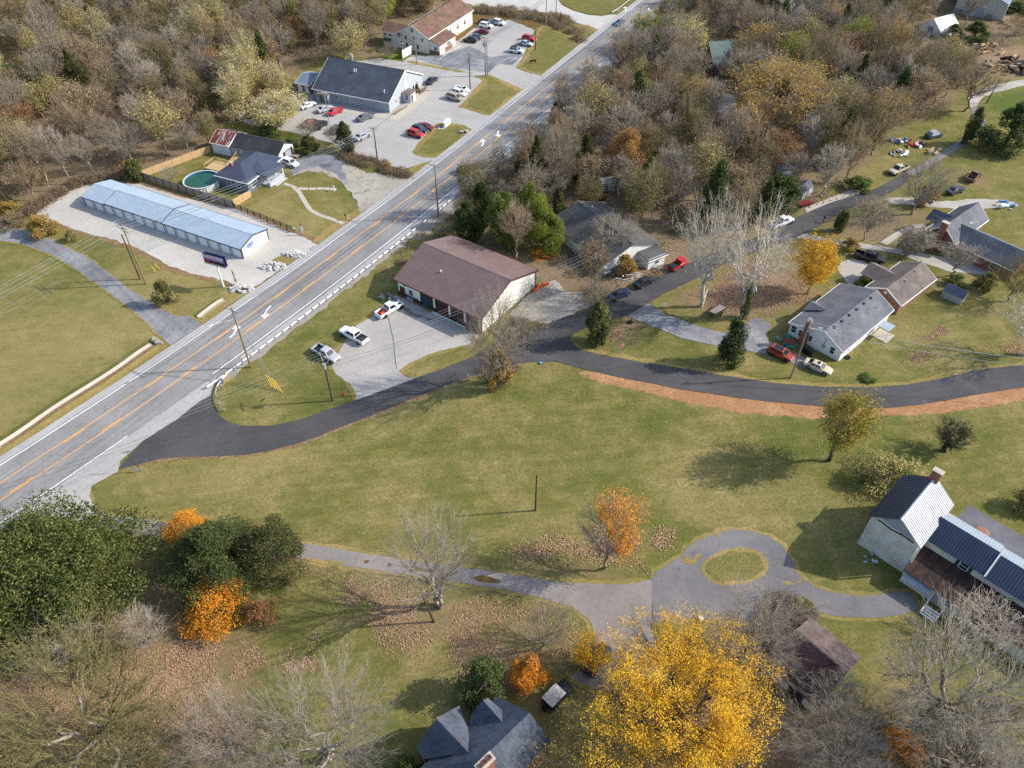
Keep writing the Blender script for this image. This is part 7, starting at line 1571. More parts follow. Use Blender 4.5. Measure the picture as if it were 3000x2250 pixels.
ZL=[(P(60,560),'at the left end of the wood above the gravel yard'),(P(330,480),'in the wood behind the storage building'),(P(560,380),'in the wood behind the barn'),(P(790,280),'in the wood beside the church lot'),(P(900,120),'in the wood behind the grey annex'),(P(1080,40),'in the wood beside the cream church'),(P(80,330),'around the evergreen clump of the left wood'),(P(100,90),'in the top left corner of the wood'),(P(380,250),'in the middle of the left wood'),(P(420,60),'at the top edge of the left wood'),(P(650,190),'in the left wood near the golden tree'),(P(720,30),'at the top edge above the church'),(P(250,420),'in the front half of the left wood')]
ZR=[(P(1420,560),'on the bank below the near guardrail'),(P(1560,440),'in the roadside wood beside the pointed cedar'),(P(1720,300),'in the roadside wood by the far utility pole'),(P(1900,130),'in the clump above the highway bend'),(P(1850,480),'in the wood around the orange oak'),(P(1780,640),'in the wood behind the derelict house'),(P(1990,620),'in the wood above the white sycamores'),(P(2080,320),'in the wood below the green-roofed house'),(P(2280,450),'in the wood below the golden sycamore'),(P(2250,120),'in the wood around the far cottage'),(P(2450,240),'in the wood right of the golden sycamore'),(P(2420,60),'at the top edge of the right wood'),(P(2600,60),'in the far wood left of the white shelter'),(P(2600,350),'in the wood above the scrap yard'),(P(2780,260),'in the thicket by the gravel lane'),(P(2900,60),'among the far trees by the warehouse'),(P(2450,520),'in the wood beside the lane')]
def lab_set(where):
 d={}
 for k,n_,l in(('wood0','bare_tree','bare brown tree'),('wood1','tan_flecked_tree','grey tan-flecked tree'),('wood2','olive_flecked_tree','brown olive-flecked tree'),('wood3','bare_tree','pale-barked bare tree'),('wood4','bare_tree','bare grey tree'),('haze0','olive_tree','thin olive-leaved tree'),('haze1','tan_tree','thin tan-leaved tree'),('haze2','pale_tree','thin pale yellow tree'),('w_orange','rust_tree','rust-leaved tree'),('w_ochre','ochre_tree','ochre-leaved tree'),('w_yellow','yellow_tree','pale yellow leafy tree'),('w_lime','lime_tree','yellow-green leafy tree'),('cedar','cedar_tree','olive woodland cedar'),('cedar2','cedar_tree','dark green woodland cedar'),('bush_green','green_shrub','green undergrowth shrub')):
  d[k]=(n_,l)
 return d
n1=forest(WOOD_L,360,4.4,dict(wood0=4.5,wood1=4,wood2=4.5,wood3=2,wood4=3.5,haze0=5,haze1=4,haze2=3.4,w_ochre=0.9,w_orange=0.7,w_yellow=1.5,w_lime=0.7,cedar=0.8,cedar2=0.6),lab_set('in the big wood left of the highway'),'trees of the big wood left of the highway',8.5,16,5,ZL)
n2=forest(WOOD_R,330,4.5,dict(wood0=4,wood1=3.5,wood2=4.5,wood3=3,wood4=5.5,haze0=3.6,haze1=1.4,haze2=1.4,w_ochre=0.4,w_orange=0.4,w_yellow=0.5,w_lime=0.8,cedar=0.9,cedar2=0.7),lab_set('in the wood right of the highway'),'trees of the wood right of the highway',8,15,6,ZR)
FAR_R=[P(2480,300),P(2560,250),P(2700,240),P(2850,250),P(2900,300),P(2850,400),P(2800,420),P(2720,440),P(2640,430),P(2560,400)]
n3=0
print('woodland trees',n1,n2)
# ---- undergrowth and brush: masses nobody could count
def scatter_mass(name,poly,n,lsize,mat,label,seed,zmax=1.2,clumps=200,cr=2.2,twig=None,keep_free=True,cat='undergrowth'):
 rng=np.random.default_rng(seed);rr=random.Random(seed);pts=[(p[0],p[1])for p in poly]
 xs=[p[0]for p in pts];ys=[p[1]for p in pts];cs=[];tr=0
 while len(cs)<clumps and tr<clumps*30:
  tr+=1;x,y=rr.uniform(min(xs),max(xs)),rr.uniform(min(ys),max(ys));u,v=proj((x,y,0))
  if-100<u<3100 and-40<v<2350 and inside(pts,x,y):
   if keep_free:
    bad=any(inside([(q.x,q.y)for q in f],x,y)for f in FOOT)or any(seg_d((x,y),a,b)<r-1 for pl,r in LANES for a,b in zip(pl[:-1],pl[1:]))or-9.5<(x-hx(y))*0.86<8.5
    if bad:continue
   cs.append((x,y,rr.uniform(0.5,1.0)))
 cs=np.array(cs);k=rng.integers(0,len(cs),n)
 p=np.zeros((n,3));r=cr*cs[k,2];d=rng.normal(size=(n,2));p[:,:2]=cs[k,:2]+d*r[:,None]*0.5
 hh=np.clip(1-(d**2).sum(1)*0.16,0.05,1)*zmax*cs[k,2];p[:,2]=hh*np.sqrt(rng.uniform(0,1,n))+0.03
 v,f=leaves_arr(p,lsize,rng,0.1,2.2)
 V,F,mats,mi=[v],[f],[mat],[np.zeros(len(f),int)]
 if twig:
  t=p[rng.integers(0,n,n//3)];e=t+rng.normal(size=t.shape)*0.3;e[:,2]+=rng.uniform(0.1,0.9,len(t))*zmax*0.6
  b0=t.copy();b0[:,2]*=0.2;seg=np.concatenate([b0,e,np.full((len(t),1),0.03),np.full((len(t),1),0.012)],1)
  me=tubes_mesh('tmp',seg,twig,3);co=np.zeros(len(me.vertices)*3);me.vertices.foreach_get('co',co);ff=np.zeros(len(me.loops),int);me.loops.foreach_get('vertex_index',ff)
  V.append(co.reshape(-1,3));F.append(ff.reshape(-1,4)+len(v));mats.append(twig);mi.append(np.ones(len(ff)//4,int));bpy.data.meshes.remove(me)
 o=obj(name,fast_mesh(name,np.concatenate(V),np.concatenate(F),mats,np.concatenate(mi)));tag(o,label,cat,None,'stuff')
 return o
scatter_mass('undergrowth',WOOD_L,52000,0.42,'brush_brown','brown undergrowth between the trees of the left wood',31,2.0,420,3.2,'bark_brown')
scatter_mass('undergrowth',WOOD_L,20000,0.4,'leaf_olive','olive undergrowth between the trees of the left wood',32,2.2,160,2.8)
scatter_mass('undergrowth',WOOD_R,46000,0.4,'brush_brown','brown undergrowth between the trees of the right wood',33,1.8,380,3.0,'bark_grey')
scatter_mass('undergrowth',WOOD_R,30000,0.38,'leaf_olive','olive undergrowth between the trees of the right wood',34,2.2,230,2.8)
scatter_mass('undergrowth',WOOD_R,12000,0.36,'leaf_ivy','dark green ivy ground cover in the right wood',35,1.6,90,2.6)
wl=[HW(y,8.0)for y in range(130,300,6)]+[HW(y,13.0)for y in range(298,128,-6)]
scatter_mass('roadside_brush',wl,16000,0.34,'brush_brown','dry brown brush on the bank behind the guardrail',36,1.3,130,2.0,'bark_grey',False)
scatter_mass('weed_bank',Z(1,0,(850,45),(1000,55),(1340,90),(1430,110),(1590,230),(1560,270),(1480,235),(1360,180),(1250,130),(1000,95),(860,90)),13000,0.36,'brush_brown','tall brown weeds on the bank below the concrete lot',37,2.0,70,2.6,'bark_brown',False,'weeds')
scatter_mass('weed_bank',Z(1,0,(0,1000),(120,1010),(260,1060),(390,1110),(460,1130),(400,1150),(250,1110),(100,1060),(0,1040)),8000,0.3,'brush_brown','brown weeds along the verge between lot and driveway',38,1.3,40,1.8,'bark_brown',False,'weeds')
scatter_mass('weed_bank',TT((0,0,100,1420),(0,0,300,1280),(0,0,500,1180),(0,0,900,1120),(0,0,900,1160),(0,0,560,1190),(0,0,330,1300),(0,0,200,1400)),10000,0.34,'brush_brown','tangled brown brush along the storage yard edge',39,1.8,60,2.0,'bark_brown',False,'weeds')
scatter_mass('weed_bank',Z(2,2,(540,560),(700,560),(900,640),(780,720),(700,800),(560,900),(500,760)),9000,0.22,'brush_brown','dry vines and weeds heaped against the old shed',40,1.6,40,1.6,'bark_grey',False,'weeds')
scatter_mass('weed_bank',Z(1,1,(1100,420),(1330,440),(1200,540),(1100,640),(1150,720),(1050,860),(900,800),(880,700),(960,600)),8000,0.22,'brush_brown','dry weeds around the junction tree',41,0.9,50,1.6,'bark_grey',False,'weeds')
scatter_mass('weed_bank',Z(2,2,(900,1500),(1300,1350),(1700,1300),(2212,1200),(2212,1800),(900,1800)),14000,0.22,'brush_brown','dry tall weeds in the bottom right corner',42,1.0,90,2.0,'bark_brown',False,'weeds')
# ---- fallen leaves lying on the grass
def litter(name,poly,n,size,mat,label,seed,soft=None):
 rng=np.random.default_rng(seed);pts=np.array([(p[0],p[1])for p in poly]);out=[]
 lo,hi=pts.min(0),pts.max(0);got=0
 q=np.roll(pts,-1,0)
 while got<n:
  c=rng.uniform(lo,hi,(n*2,2));ins=np.zeros(len(c),bool)
  for(ax,ay),(bx_,by)in zip(pts,q):ins^=((ay>c[:,1])!=(by>c[:,1]))&(c[:,0]<(bx_-ax)*(c[:,1]-ay)/(by-ay+1e-12)+ax)
  c=c[ins]
  dens=np.array([mnoise.noise(Vector((x*0.16,y*0.16,seed)))+0.6*mnoise.noise(Vector((x*0.5,y*0.5,seed+3)))for x,y in c])
  dm=np.full(len(c),1e9)
  for(ax,ay),(bx_,by)in zip(pts,q):
   dx,dy=bx_-ax,by-ay;u=np.clip(((c[:,0]-ax)*dx+(c[:,1]-ay)*dy)/(dx*dx+dy*dy+1e-9),0,1);dm=np.minimum(dm,np.hypot(c[:,0]-ax-u*dx,c[:,1]-ay-u*dy))
  sf=soft or 0.34*math.sqrt((hi-lo).prod())
  c=c[(rng.uniform(-0.25,0.6,len(c))<dens)&(rng.uniform(0,1,len(c))<np.clip(dm/sf,0,1))];out.append(c);got+=len(c)
 c=np.concatenate(out)[:n];p=np.column_stack([c,rng.uniform(0.06,0.13,n)])
 v,f=leaves_arr(p,size,rng,0.75,1.4)
 tag(obj(name,fast_mesh(name,v,f,[mat])),label,'leaves',None,'stuff')
litter('fallen_leaves',Z(0,2,(-100,950),(700,560),(900,400),(1250,500),(1560,760),(2212,600),(2300,1000),(2000,1300),(1500,1700),(-100,1800)),46000,0.14,'fallen_leaf','tan fallen leaves spread over the bottom left lawn',61)
litter('fallen_leaves',Z(1,2,(-300,330),(600,420),(1250,560),(1600,720),(1550,1000),(1350,1250),(700,1200),(200,900),(0,700)),22000,0.13,'fallen_leaf','tan fallen leaves on the lawn below the lower drive',62)
litter('fallen_leaves',Z(1,2,(900,330),(1800,380),(1980,430),(2180,240),(2212,100),(1900,60),(1500,60),(1100,200)),5000,0.19,'fallen_leaf','fallen leaves around the half-bare orange tree',63)
litter('fallen_leaves',Z(1,2,(1600,1100),(2212,1000),(2900,700),(2900,1500),(2600,1800),(1500,1800)),15000,0.16,'fallen_gold','golden fallen leaves under the big golden tree',64)
litter('fallen_leaves',Z(2,1,(-60,280),(200,90),(420,-20),(760,60),(960,250),(860,330),(560,400),(330,420),(100,380)),13000,0.18,'fallen_leaf','orange-brown fallen leaves under the white sycamores',65)
litter('fallen_leaves',Z(2,1,(1540,540),(1680,420),(1760,480),(1700,530),(1600,560)),1100,0.17,'fallen_leaf','upper patch of raked leaves on the lawn by the white house',66)
litter('fallen_leaves',Z(2,1,(1480,640),(1600,585),(1640,610),(1560,690),(1350,720)),900,0.17,'fallen_leaf','lower patch of raked leaves on the lawn by the white house',67)
litter('fallen_leaves',TT((1,1,1740,560),(1,1,1780,400),(1,1,1900,395),(1,1,1970,460),(1,1,1880,520)),1500,0.17,'fallen_leaf','brown leaves drifted at the fork of the black road',68)
litter('fallen_leaves',Z(1,1,(950,850),(1400,690),(2212,860),(2212,1500),(900,1500),(0,1300),(0,1200),(500,950)),1500,0.12,'fallen_gold','a few scattered leaves on the big lawn',69)
litter('fallen_leaves',Z(2,1,(0,960),(900,1060),(2212,960),(2212,1400),(1500,1500),(0,1500)),1500,0.12,'fallen_gold','a few scattered leaves on the right lawn',70)
litter('fallen_leaves',Z(2,1,(1900,560),(2212,500),(2300,690),(1900,720)),1600,0.17,'fallen_leaf','brown leaves by the right edge of the curved road',71)
# ====== poles, wires, fences, signs, small things
M('pole_wood',rgb(138,118,88),rgb(112,94,70),2.0,0.9,0,0.2,0,5,0.3,0.7,(6,6,0.4));M('pole_dark',rgb(92,72,58),rgb(74,58,48),2.0,0.9,0,0.2,0,5,0.3,0.7,(6,6,0.4))
M('wire_alu',rgb(190,192,196),None,3,0.35,0.5);M('wire_dark',rgb(86,86,88),None,3,0.6);M('insulator',rgb(190,192,194),None,3,0.3);M('yellow_guard',rgb(230,190,40),None,3,0.5)
POLES={}
def pole(key,base,top_row=None,H=None,label='',arms=((0.4,2.4),),ang=0.0,lamp=None,xfmr=0,mat='pole_wood',tilt=(0,0),r=0.17,name='utility_pole',cat='utility pole'):
 b=T(*base)if not isinstance(base,Vector)else base
 h_=H or hgt(b,top_row)
 t=thing(name,label,cat,(b.x,b.y,0),ang);t.rotation_euler.x,t.rotation_euler.y=tilt
 m=MB();m.tube((0,0,-0.2),(0,0,h_),r,r*0.62,9);m.build('shaft',mat,t)
 att=[]
 for dz,w_ in arms:
  m=MB();m.box(-w_/2,w_/2,0.12,0.24,h_-dz-0.06,h_-dz+0.06);ca=m.build('crossarm','timber_grey',t)
  m=MB();m.tube((-w_*0.3,0.18,h_-dz-0.06),(0,0.12,h_-dz-0.7),0.03,0.03,4).tube((w_*0.3,0.18,h_-dz-0.06),(0,0.12,h_-dz-0.7),0.03,0.03,4);m.build('arm_brace','galvanised',ca)
  for f in(-0.46,-0.16,0.2,0.46):
   m=MB();m.tube((w_*f,0.18,h_-dz+0.06),(w_*f,0.18,h_-dz+0.24),0.05,0.07,6);m.build('insulator','insulator',ca)
   att.append((w_*f,0.18,h_-dz+0.26))
 for k in range(xfmr):
  m=MB();m.tube((0.45*(1 if k%2 else-1),0.1,h_-2.6),(0.45*(1 if k%2 else-1),0.1,h_-1.5),0.26,0.26,10);m.build('transformer','galvanised',t)
 if lamp:
  la,ll=lamp;e=Vector((math.cos(la)*ll,math.sin(la)*ll,h_-1.7));
  m=MB();m.tube((0,0,h_-2.4),e,0.04,0.035,6);lo_=m.build('lamp_arm','galvanised',t)
  m=MB();d=Vector((e.x,e.y,0)).normalized();m.tube(e,e+d*0.7+Vector((0,0,-0.05)),0.1,0.16,8);m.build('lamp_head','insulator',lo_)
 c,s_=math.cos(ang),math.sin(ang)
 POLES[key]=([Vector((b.x+x*c-y*s_,b.y+x*s_+y*c,z))for x,y,z in att],Vector((b.x,b.y,h_)))
 return t
def wire(a,b,sag,r,mat,label,group):
 m=MB();n=14;pts=[]
 for k in range(n+1):
  t=k/n;p=Vector(a).lerp(Vector(b),t);p.z-=4*sag*t*(1-t);pts.append(p)
 m.path(pts,r,4);o=m.build('overhead_wire',mat);tag(o,label,'wire',group);return o
ra=hang(120)
pole('a',(0,1,1625,722),src_row(1,335),None,'tall roadside pole with street lamp over the highway arrow',((0.4,3.4),),ra+R(90),(R(70),3.6))
pole('e',(1,0,630,1410),src_row(0,1065),None,'roadside pole at the guardrail beside the vine-covered tree',((0.3,3.0),),ra+R(90))
pole('f',(1,0,1407,735),src_row(0,478),None,'roadside pole at the guardrail by the turn arrows',((0.3,3.0),),ra+R(90),None,0,'timber_grey')
pole('f2',(1,0,1930,130),src_row(0,40),None,'far roadside pole behind the green clump of trees',((0.3,3.0),),ra+R(90))
pole('b',(0,1,2155,940),src_row(1,640),None,'dark pole with lamp between the silver pickup and the black road',((0.5,2.0),),R(115),(R(-62),1.4),1,'pole_dark')
pole('c',(0,1,945,182),src_row(0,1450),None,'front one of two leaning poles by the storage yard',((0.4,4.2),(1.1,4.2)),R(142),None,0,'pole_wood')
pole('c2',(0,1,908,150),src_row(0,1520),None,'rear one of two leaning poles by the storage yard',(),R(60),None,0,'pole_dark')
pole('d',Vector((P(40,1620,0).x-2.0,P(60,1600,0).y,0)),None,13.2,'pole with transformer rising behind the huge evergreen',((0.3,2.6),(1.0,2.6)),R(118),None,1)
pole('g',(1,0,237,1055),src_row(0,825),None,'pole beside the silver sedan on the church lot',((0.3,2.4),),R(150),None,0,'pole_dark')
pole('h',(1,0,835,580),src_row(0,345),None,'dark pole beside the white sedan on the grass bank',((0.4,2.0),(1.3,2.0)),R(-10),None,1,'pole_dark')
pole('i',(1,0,935,490),src_row(0,240),None,'pole with two transformers, left of the pair on the bank',((0.4,2.4),(1.2,2.4)),R(-10),None,2,'timber_grey')
pole('i2',(1,0,947,492),src_row(0,290),None,'shorter plain pole, right of the pair on the bank',(),0,None,0,'timber_grey')
pole('j',(1,0,1258,325),src_row(0,190),None,'plain pole at the lot edge beside the red suv',(),0,None,0,'pole_dark')
pole('k',(1,0,490,420),src_row(0,205),None,'pole in front of the cream church gable',(),0,None,0,'timber_grey')
pole('l',(1,0,1325,170),src_row(0,-20),None,'tall pole on the weed bank, nearest the lot',((0.4,2.2),),0,None,0,'timber_grey')
pole('l2',(1,0,1390,110),src_row(0,-30),None,'tall pole behind the weed bank',((0.4,2.2),),0,None,0,'timber_grey')
pole('l3',(1,0,1417,180),src_row(0,75),None,'short plain pole standing in the weed bank',(),0,None,0,'pole_dark')
pole('m',(0,0,80,1355),src_row(0,1075),None,'leaning pole with white transformer at the left edge',((0.3,1.8),),R(10),None,1,'pole_dark',(0,R(-8)))
pole('n',(2,1,700,790),src_row(1,415),None,'pale pole with lamp in front of the white house chimney',((0.4,0.9),),R(30),(R(-30),1.6),0,'timber_grey')
pole('q',(1,1,1640,240),src_row(0,1630),None,'pole with a cluster of transformers before the derelict house',((0.3,2.6),(1.0,2.6)),R(120),None,3,'timber_grey')
pole('o',(1,1,1258,1650),src_row(1,1420),None,'bare wooden post standing alone in the big lawn',(),0,None,0,'pole_dark',(0,0),0.15,'wooden_post','post')
pole('p',(1,2,600,712),src_row(2,508),None,'leaning cut-off wooden post under the twin-trunked tree',(),0,None,0,'pole_dark',(0,R(-8)),0.16,'wooden_post','post')
pole('s',(2,0,1968,670),src_row(0,510),None,'leaning lamp pole by the gravel lane',(),0,(R(160),2.0),0,'pole_dark',(0,R(6)))
pole('t',(0,0,2142,840),src_row(0,600),None,'slim floodlight pole on the church lot',(),0,None,0,'galvanised',(0,0),0.1,'light_pole','light pole')
pole('u',(1,0,405,400),src_row(0,280),None,'slim lamp post beside the white board sign',(),0,None,0,'galvanised',(0,0),0.08,'light_pole','light pole')
def heads(key,t_label):
 pass
for key in('t','u'):
 p=POLES[key][1];par=[o for o in COL.objects if o.name.startswith('light_pole')and abs(o.location.x-p.x)<0.1][0]
 m=MB();m.box(-0.6,-0.15,-0.15,0.15,p.z-0.25,p.z+0.05);m.box(0.15,0.6,-0.15,0.15,p.z-0.25,p.z+0.05);m.box(-0.15,0.15,-0.04,0.04,p.z-0.1,p.z-0.04);m.build('floodlight','insulator',par)
GW={'hw':'wires along the highway','tr':'wires of the storage yard line','sr':'wires of the side road line'}
a,e,f,f2=(POLES[k][0]for k in('a','e','f','f2'))
d1=(POLES['d'][0])
off_=Vector((-78,48,12.5))
for k in range(4):
 wire(a[k],e[k],0.9,0.024,'wire_alu','pale wire over the highway between the two nearest roadside poles',GW['hw'])
 wire(e[k],f[k],0.9,0.022,'wire_alu','pale wire over the highway past the parked church cars',GW['hw'])
 wire(f[k],f2[k],0.8,0.036,'wire_alu','pale wire along the far stretch of the highway',GW['hw'])
for dz in(4.0,4.7):
 wire(POLES['a'][1]-Vector((0,0,dz)),POLES['e'][1]-Vector((0,0,dz)),0.8,0.03,'wire_dark','low dark cable between the two nearest roadside poles',GW['hw'])
 wire(POLES['e'][1]-Vector((0,0,dz)),POLES['f'][1]-Vector((0,0,dz)),0.8,0.03,'wire_dark','low dark cable past the parked church cars',GW['hw'])
c_=POLES['c'][0];g_,h_=POLES['g'][0],POLES['h'][0];i_=POLES['i'][0];l_=POLES['l'][0]
far_left=[P(-60,y,11.0)for y in(960,985,1010,1050)]
for k in range(4):
 q=c_[k];dvec=Vector((-46,-62,0));wire(q,q+dvec+Vector((k*0.6,-k*0.6,0.4)),1.4,0.026,'wire_alu','thick pale wire sweeping over the left lawn',GW['tr'])
 wire(c_[k],g_[k]+Vector((0,0,0)),1.6,0.022,'wire_alu','pale wire over the storage roof and grey house',GW['tr'])
 wire(g_[k],h_[k],0.9,0.022,'wire_alu','pale wire over the church lot',GW['tr'])
 wire(h_[k],i_[k],0.1,0.022,'wire_alu','short wire between the poles on the grass bank',GW['tr'])
 wire(i_[k],l_[k],1.0,0.036,'wire_dark','dark wire over the upper lot to the weed bank',GW['tr'])
for k in range(4):
 q=POLES['c2'][1]-Vector((0,0,0.6+0.5*k));wire(q,q+Vector((-46,-62,0)),1.8,0.022,'wire_dark','thin dark cable low over the left lawn',GW['tr'])
for k,dz in enumerate((1.4,2.0)):
 wire(POLES['c'][1]-Vector((0,0,dz)),POLES['g'][1]-Vector((0,0,dz)),1.4,0.03,'wire_dark','dark cable over the storage roof',GW['tr'])
 wire(POLES['m'][1]-Vector((0,0,dz-1)),POLES['m'][1]+Vector((-40,-20,0)),1.0,0.03,'wire_dark','cable leaving the frame from the left edge pole',GW['tr'])
b_,q_=POLES['b'][0],POLES['q'][0]
for k in range(4):
 wire(POLES['d'][0][k],b_[k],1.2,0.016,'wire_alu','pale wire from the left corner over the black junction',GW['sr'])
 wire(b_[k],q_[k],1.0,0.016,'wire_alu','pale wire over the station apron',GW['sr'])
for dz in(2.2,2.9):
 wire(POLES['d'][1]-Vector((0,0,dz)),POLES['b'][1]-Vector((0,0,dz)),1.2,0.02,'wire_dark','dark cable low over the black junction',GW['sr'])
 wire(POLES['b'][1]-Vector((0,0,dz)),POLES['q'][1]-Vector((0,0,dz+1)),1.1,0.02,'wire_dark','dark cable over the station apron',GW['sr'])
nt_=POLES['n'][1]
wire(nt_-Vector((0,0,.5)),T(2,1,2600,700,8.0),1.0,0.03,'wire_alu','upper wire from the white house pole to the right edge',None)
wire(nt_-Vector((0,0,1.6)),T(2,1,2600,745,7.0),1.2,0.03,'wire_alu','lower wire from the white house pole to the right edge',None)
wire(nt_-Vector((0,0,1.0)),POLES['q'][1]-Vector((0,0,2)),1.2,0.025,'wire_dark','cable from the white house pole to the transformer pole',None)
for k in range(4):
 g0=T(0,1,1762+22*k,848+12*k);top=POLES['a'][1]-Vector((0,0,0.5+0.5*k));gd=g0.lerp(top,0.17)
 t=thing('guy_wire','slanting guy wire with yellow guard in the grass wedge','guy wire',g0,0,'guy wires of the roadside pole')
 m=MB();m.tube((0,0,0),top-g0,0.022,0.022,4);m.build('wire','wire_alu',t)
 m=MB();m.tube((0,0,0),gd-g0,0.06,0.06,6);m.build('guard','yellow_guard',t)
for k in range(3):
 g0=T(0,1,1452+13*k,830-6*k);top=POLES['a'][1]-Vector((0,0,0.8+0.5*k))
 t=thing('guy_wire','guy wire with yellow guard beside the guardrail end','guy wire',g0,0,'guy wires at the guardrail end')
 m=MB();m.tube((0,0,0),top-g0,0.018,0.018,4);m.build('wire','wire_alu',t)
 m=MB();m.tube((0,0,0),(top-g0)*0.16,0.06,0.06,6);m.build('guard','yellow_guard',t)
for k in range(2):
 g0=T(0,1,1010+25*k,105-20*k);t=thing('guy_wire','yellow guy guard by the leaning poles','guy wire',g0,0,'guy wires of the leaning poles');top=POLES['c'][1]-Vector((0,0,1+k))
 m=MB();m.tube((0,0,0),top-g0,0.018,0.018,4);m.build('wire','wire_alu',t);m=MB();m.tube((0,0,0),(top-g0)*0.16,0.06,0.06,6);m.build('guard','yellow_guard',t)
 # ---- guardrails
def guardrail(label,pts,step=1.905):
 pts=[Vector((p[0],p[1]))for p in pts];o0=pts[0]
 t=thing('guardrail',label,'guardrail',(o0.x,o0.y,0))
 prof=[(0.0,0.42),(0.06,0.48),(0.02,0.555),(0.02,0.6),(0.06,0.67),(0.0,0.73)]
 m=MB();vs=[];k=len(prof);n_=[]
 for i,p in enumerate(pts):
  a,b=pts[max(i-1,0)],pts[min(i+1,len(pts)-1)];d=(b-a).normalized();nn=Vector((-d.y,d.x));n_.append((d,nn))
  vs+=[(p.x-o0.x+nn.x*o_,p.y-o0.y+nn.y*o_,z)for o_,z in prof]
 m.add(vs,[(i*k+q,(i+1)*k+q,(i+1)*k+q+1,i*k+q+1)for i in range(len(pts)-1)for q in range(k-1)]);m.build('rail','galvanised',t)
 m=MB();m.box(-0.06,0.06,-0.3,-0.2,0,0.78);m.box(-0.05,0.05,-0.2,-0.005,0.46,0.7);po=m.build('post','galvanised',t);pd=po.data;bpy.data.objects.remove(po)
 acc=0.0
 for i in range(len(pts)-1):
  L=(pts[i+1]-pts[i]).length;s_=acc
  while s_<L:
   p=pts[i].lerp(pts[i+1],s_/L);obj('post',pd,t,(p.x-o0.x,p.y-o0.y,0),math.atan2(n_[i][0].y,n_[i][0].x));s_+=step
  acc=s_-L
M('galvanised',rgb(186,190,194))
curve=[T(0,1,x,y)for x,y in((1450,1010),(1432,990),(1412,950),(1402,905),(1410,860),(1440,815),(1480,780))]
guardrail('long steel guardrail along the highway, curled round its near end',smooth_poly(curve,1,False)+[HW(y,5.85)for y in np.arange(94.5,262,2.0)])
guardrail('steel guardrail on the far bend of the highway',[HW(y,5.85)for y in np.arange(268,340,3.0)])
guardrail('pale guardrail on the far side by the concrete lot',[T(1,0,x,y)for x,y in((1890,-10),(1840,30),(1790,70),(1755,90),(1735,88))])
# ---- fences
def plank_fence(label,p0,p1,h,mat,step=2.4):
 d=p1-p0;L=d.length;a=math.atan2(d.y,d.x);n=max(1,round(L/step));t=thing('plank_fence',label,'fence',p0,a)
 for k in range(n):
  x0,x1=L*k/n,L*(k+1)/n;m=MB();x=x0+0.05;sk=random.uniform(-0.04,0.04)
  while x<x1-0.05:m.box(x,min(x+0.135,x1-0.03),-0.012,0.012,0.05,h+sk+random.uniform(-0.05,0.05));x+=0.142
  m.box(x0,x1,0.013,0.055,0.35,0.45);m.box(x0,x1,0.013,0.055,h-0.4,h-0.3);pn=m.build('panel',mat,t);pn['kind']='stuff'
  m=MB();m.box(x0-0.05,x0+0.05,0.06,0.16,0,h+0.1);m.build('post','timber_dark' if mat=='timber_grey' else mat,t)
plank_fence('tan plank fence climbing from the storage yard to the barn',T(0,0,930,1150),T(0,0,1372,985),1.8,'timber')
plank_fence('grey plank fence between the gravel yard and the pool',T(0,0,1518,1350),T(0,0,925,1160),1.8,'timber_grey')
plank_fence('short tan plank fence at the corner of the grey house',T(0,0,1522,1342),T(0,0,1632,1275),1.8,'timber')
p0,p1=T(0,0,1525,1352),T(0,0,1908,1505);d=p1-p0;L=d.length;n=9
t=thing('rail_fence','black three-rail fence along the gravel yard','fence',p0,math.atan2(d.y,d.x))
for k in range(n+1):m=MB();m.box(L*k/n-0.07,L*k/n+0.07,-0.07,0.07,0,1.35);m.build('post','black_fence',t)
for k in range(n):
 for z in(0.35,0.75,1.15):m=MB();m.box(L*k/n+0.07,L*(k+1)/n-0.07,-0.03,0.03,z,z+0.14);m.build('rail','black_fence',t)
m=MB();m.box(L-0.1,L+0.35,-0.1,-0.075,0.8,1.35);m.build('notice','sign_white',t)
dkf=lambda x,y:P(1600+x*440/1269,550+y*330/952)
p0,p1=dkf(725,660),dkf(985,690);d=p1-p0;L=d.length;t=thing('picket_fence','broken white picket fence by the derelict house','fence',p0,math.atan2(d.y,d.x))
for k in range(int(L/0.22)):m=MB();a_=random.uniform(-0.25,0.25);m.box(k*0.22,k*0.22+0.1,-0.02,0.02,0,1.0+random.uniform(-.1,.1));o=m.build('picket','trim_white',t)
m=MB();m.box(0,L,0.02,0.06,0.25,0.33);m.box(0,L,0.02,0.06,0.7,0.78);m.build('rails','trim_white',t)
p0,p1=T(2,0,820,1345),T(2,0,1165,1240);d=p1-p0;L=d.length;t=thing('log_kerb','line of pale logs along the lane edge','kerb',p0,math.atan2(d.y,d.x))
for k in range(8):m=MB();m.box(L*k/8+.1,L*(k+1)/8-.3,-.15+.05*math.sin(k),.15+.05*math.sin(k),0,.35);m.build('log','concrete',t)
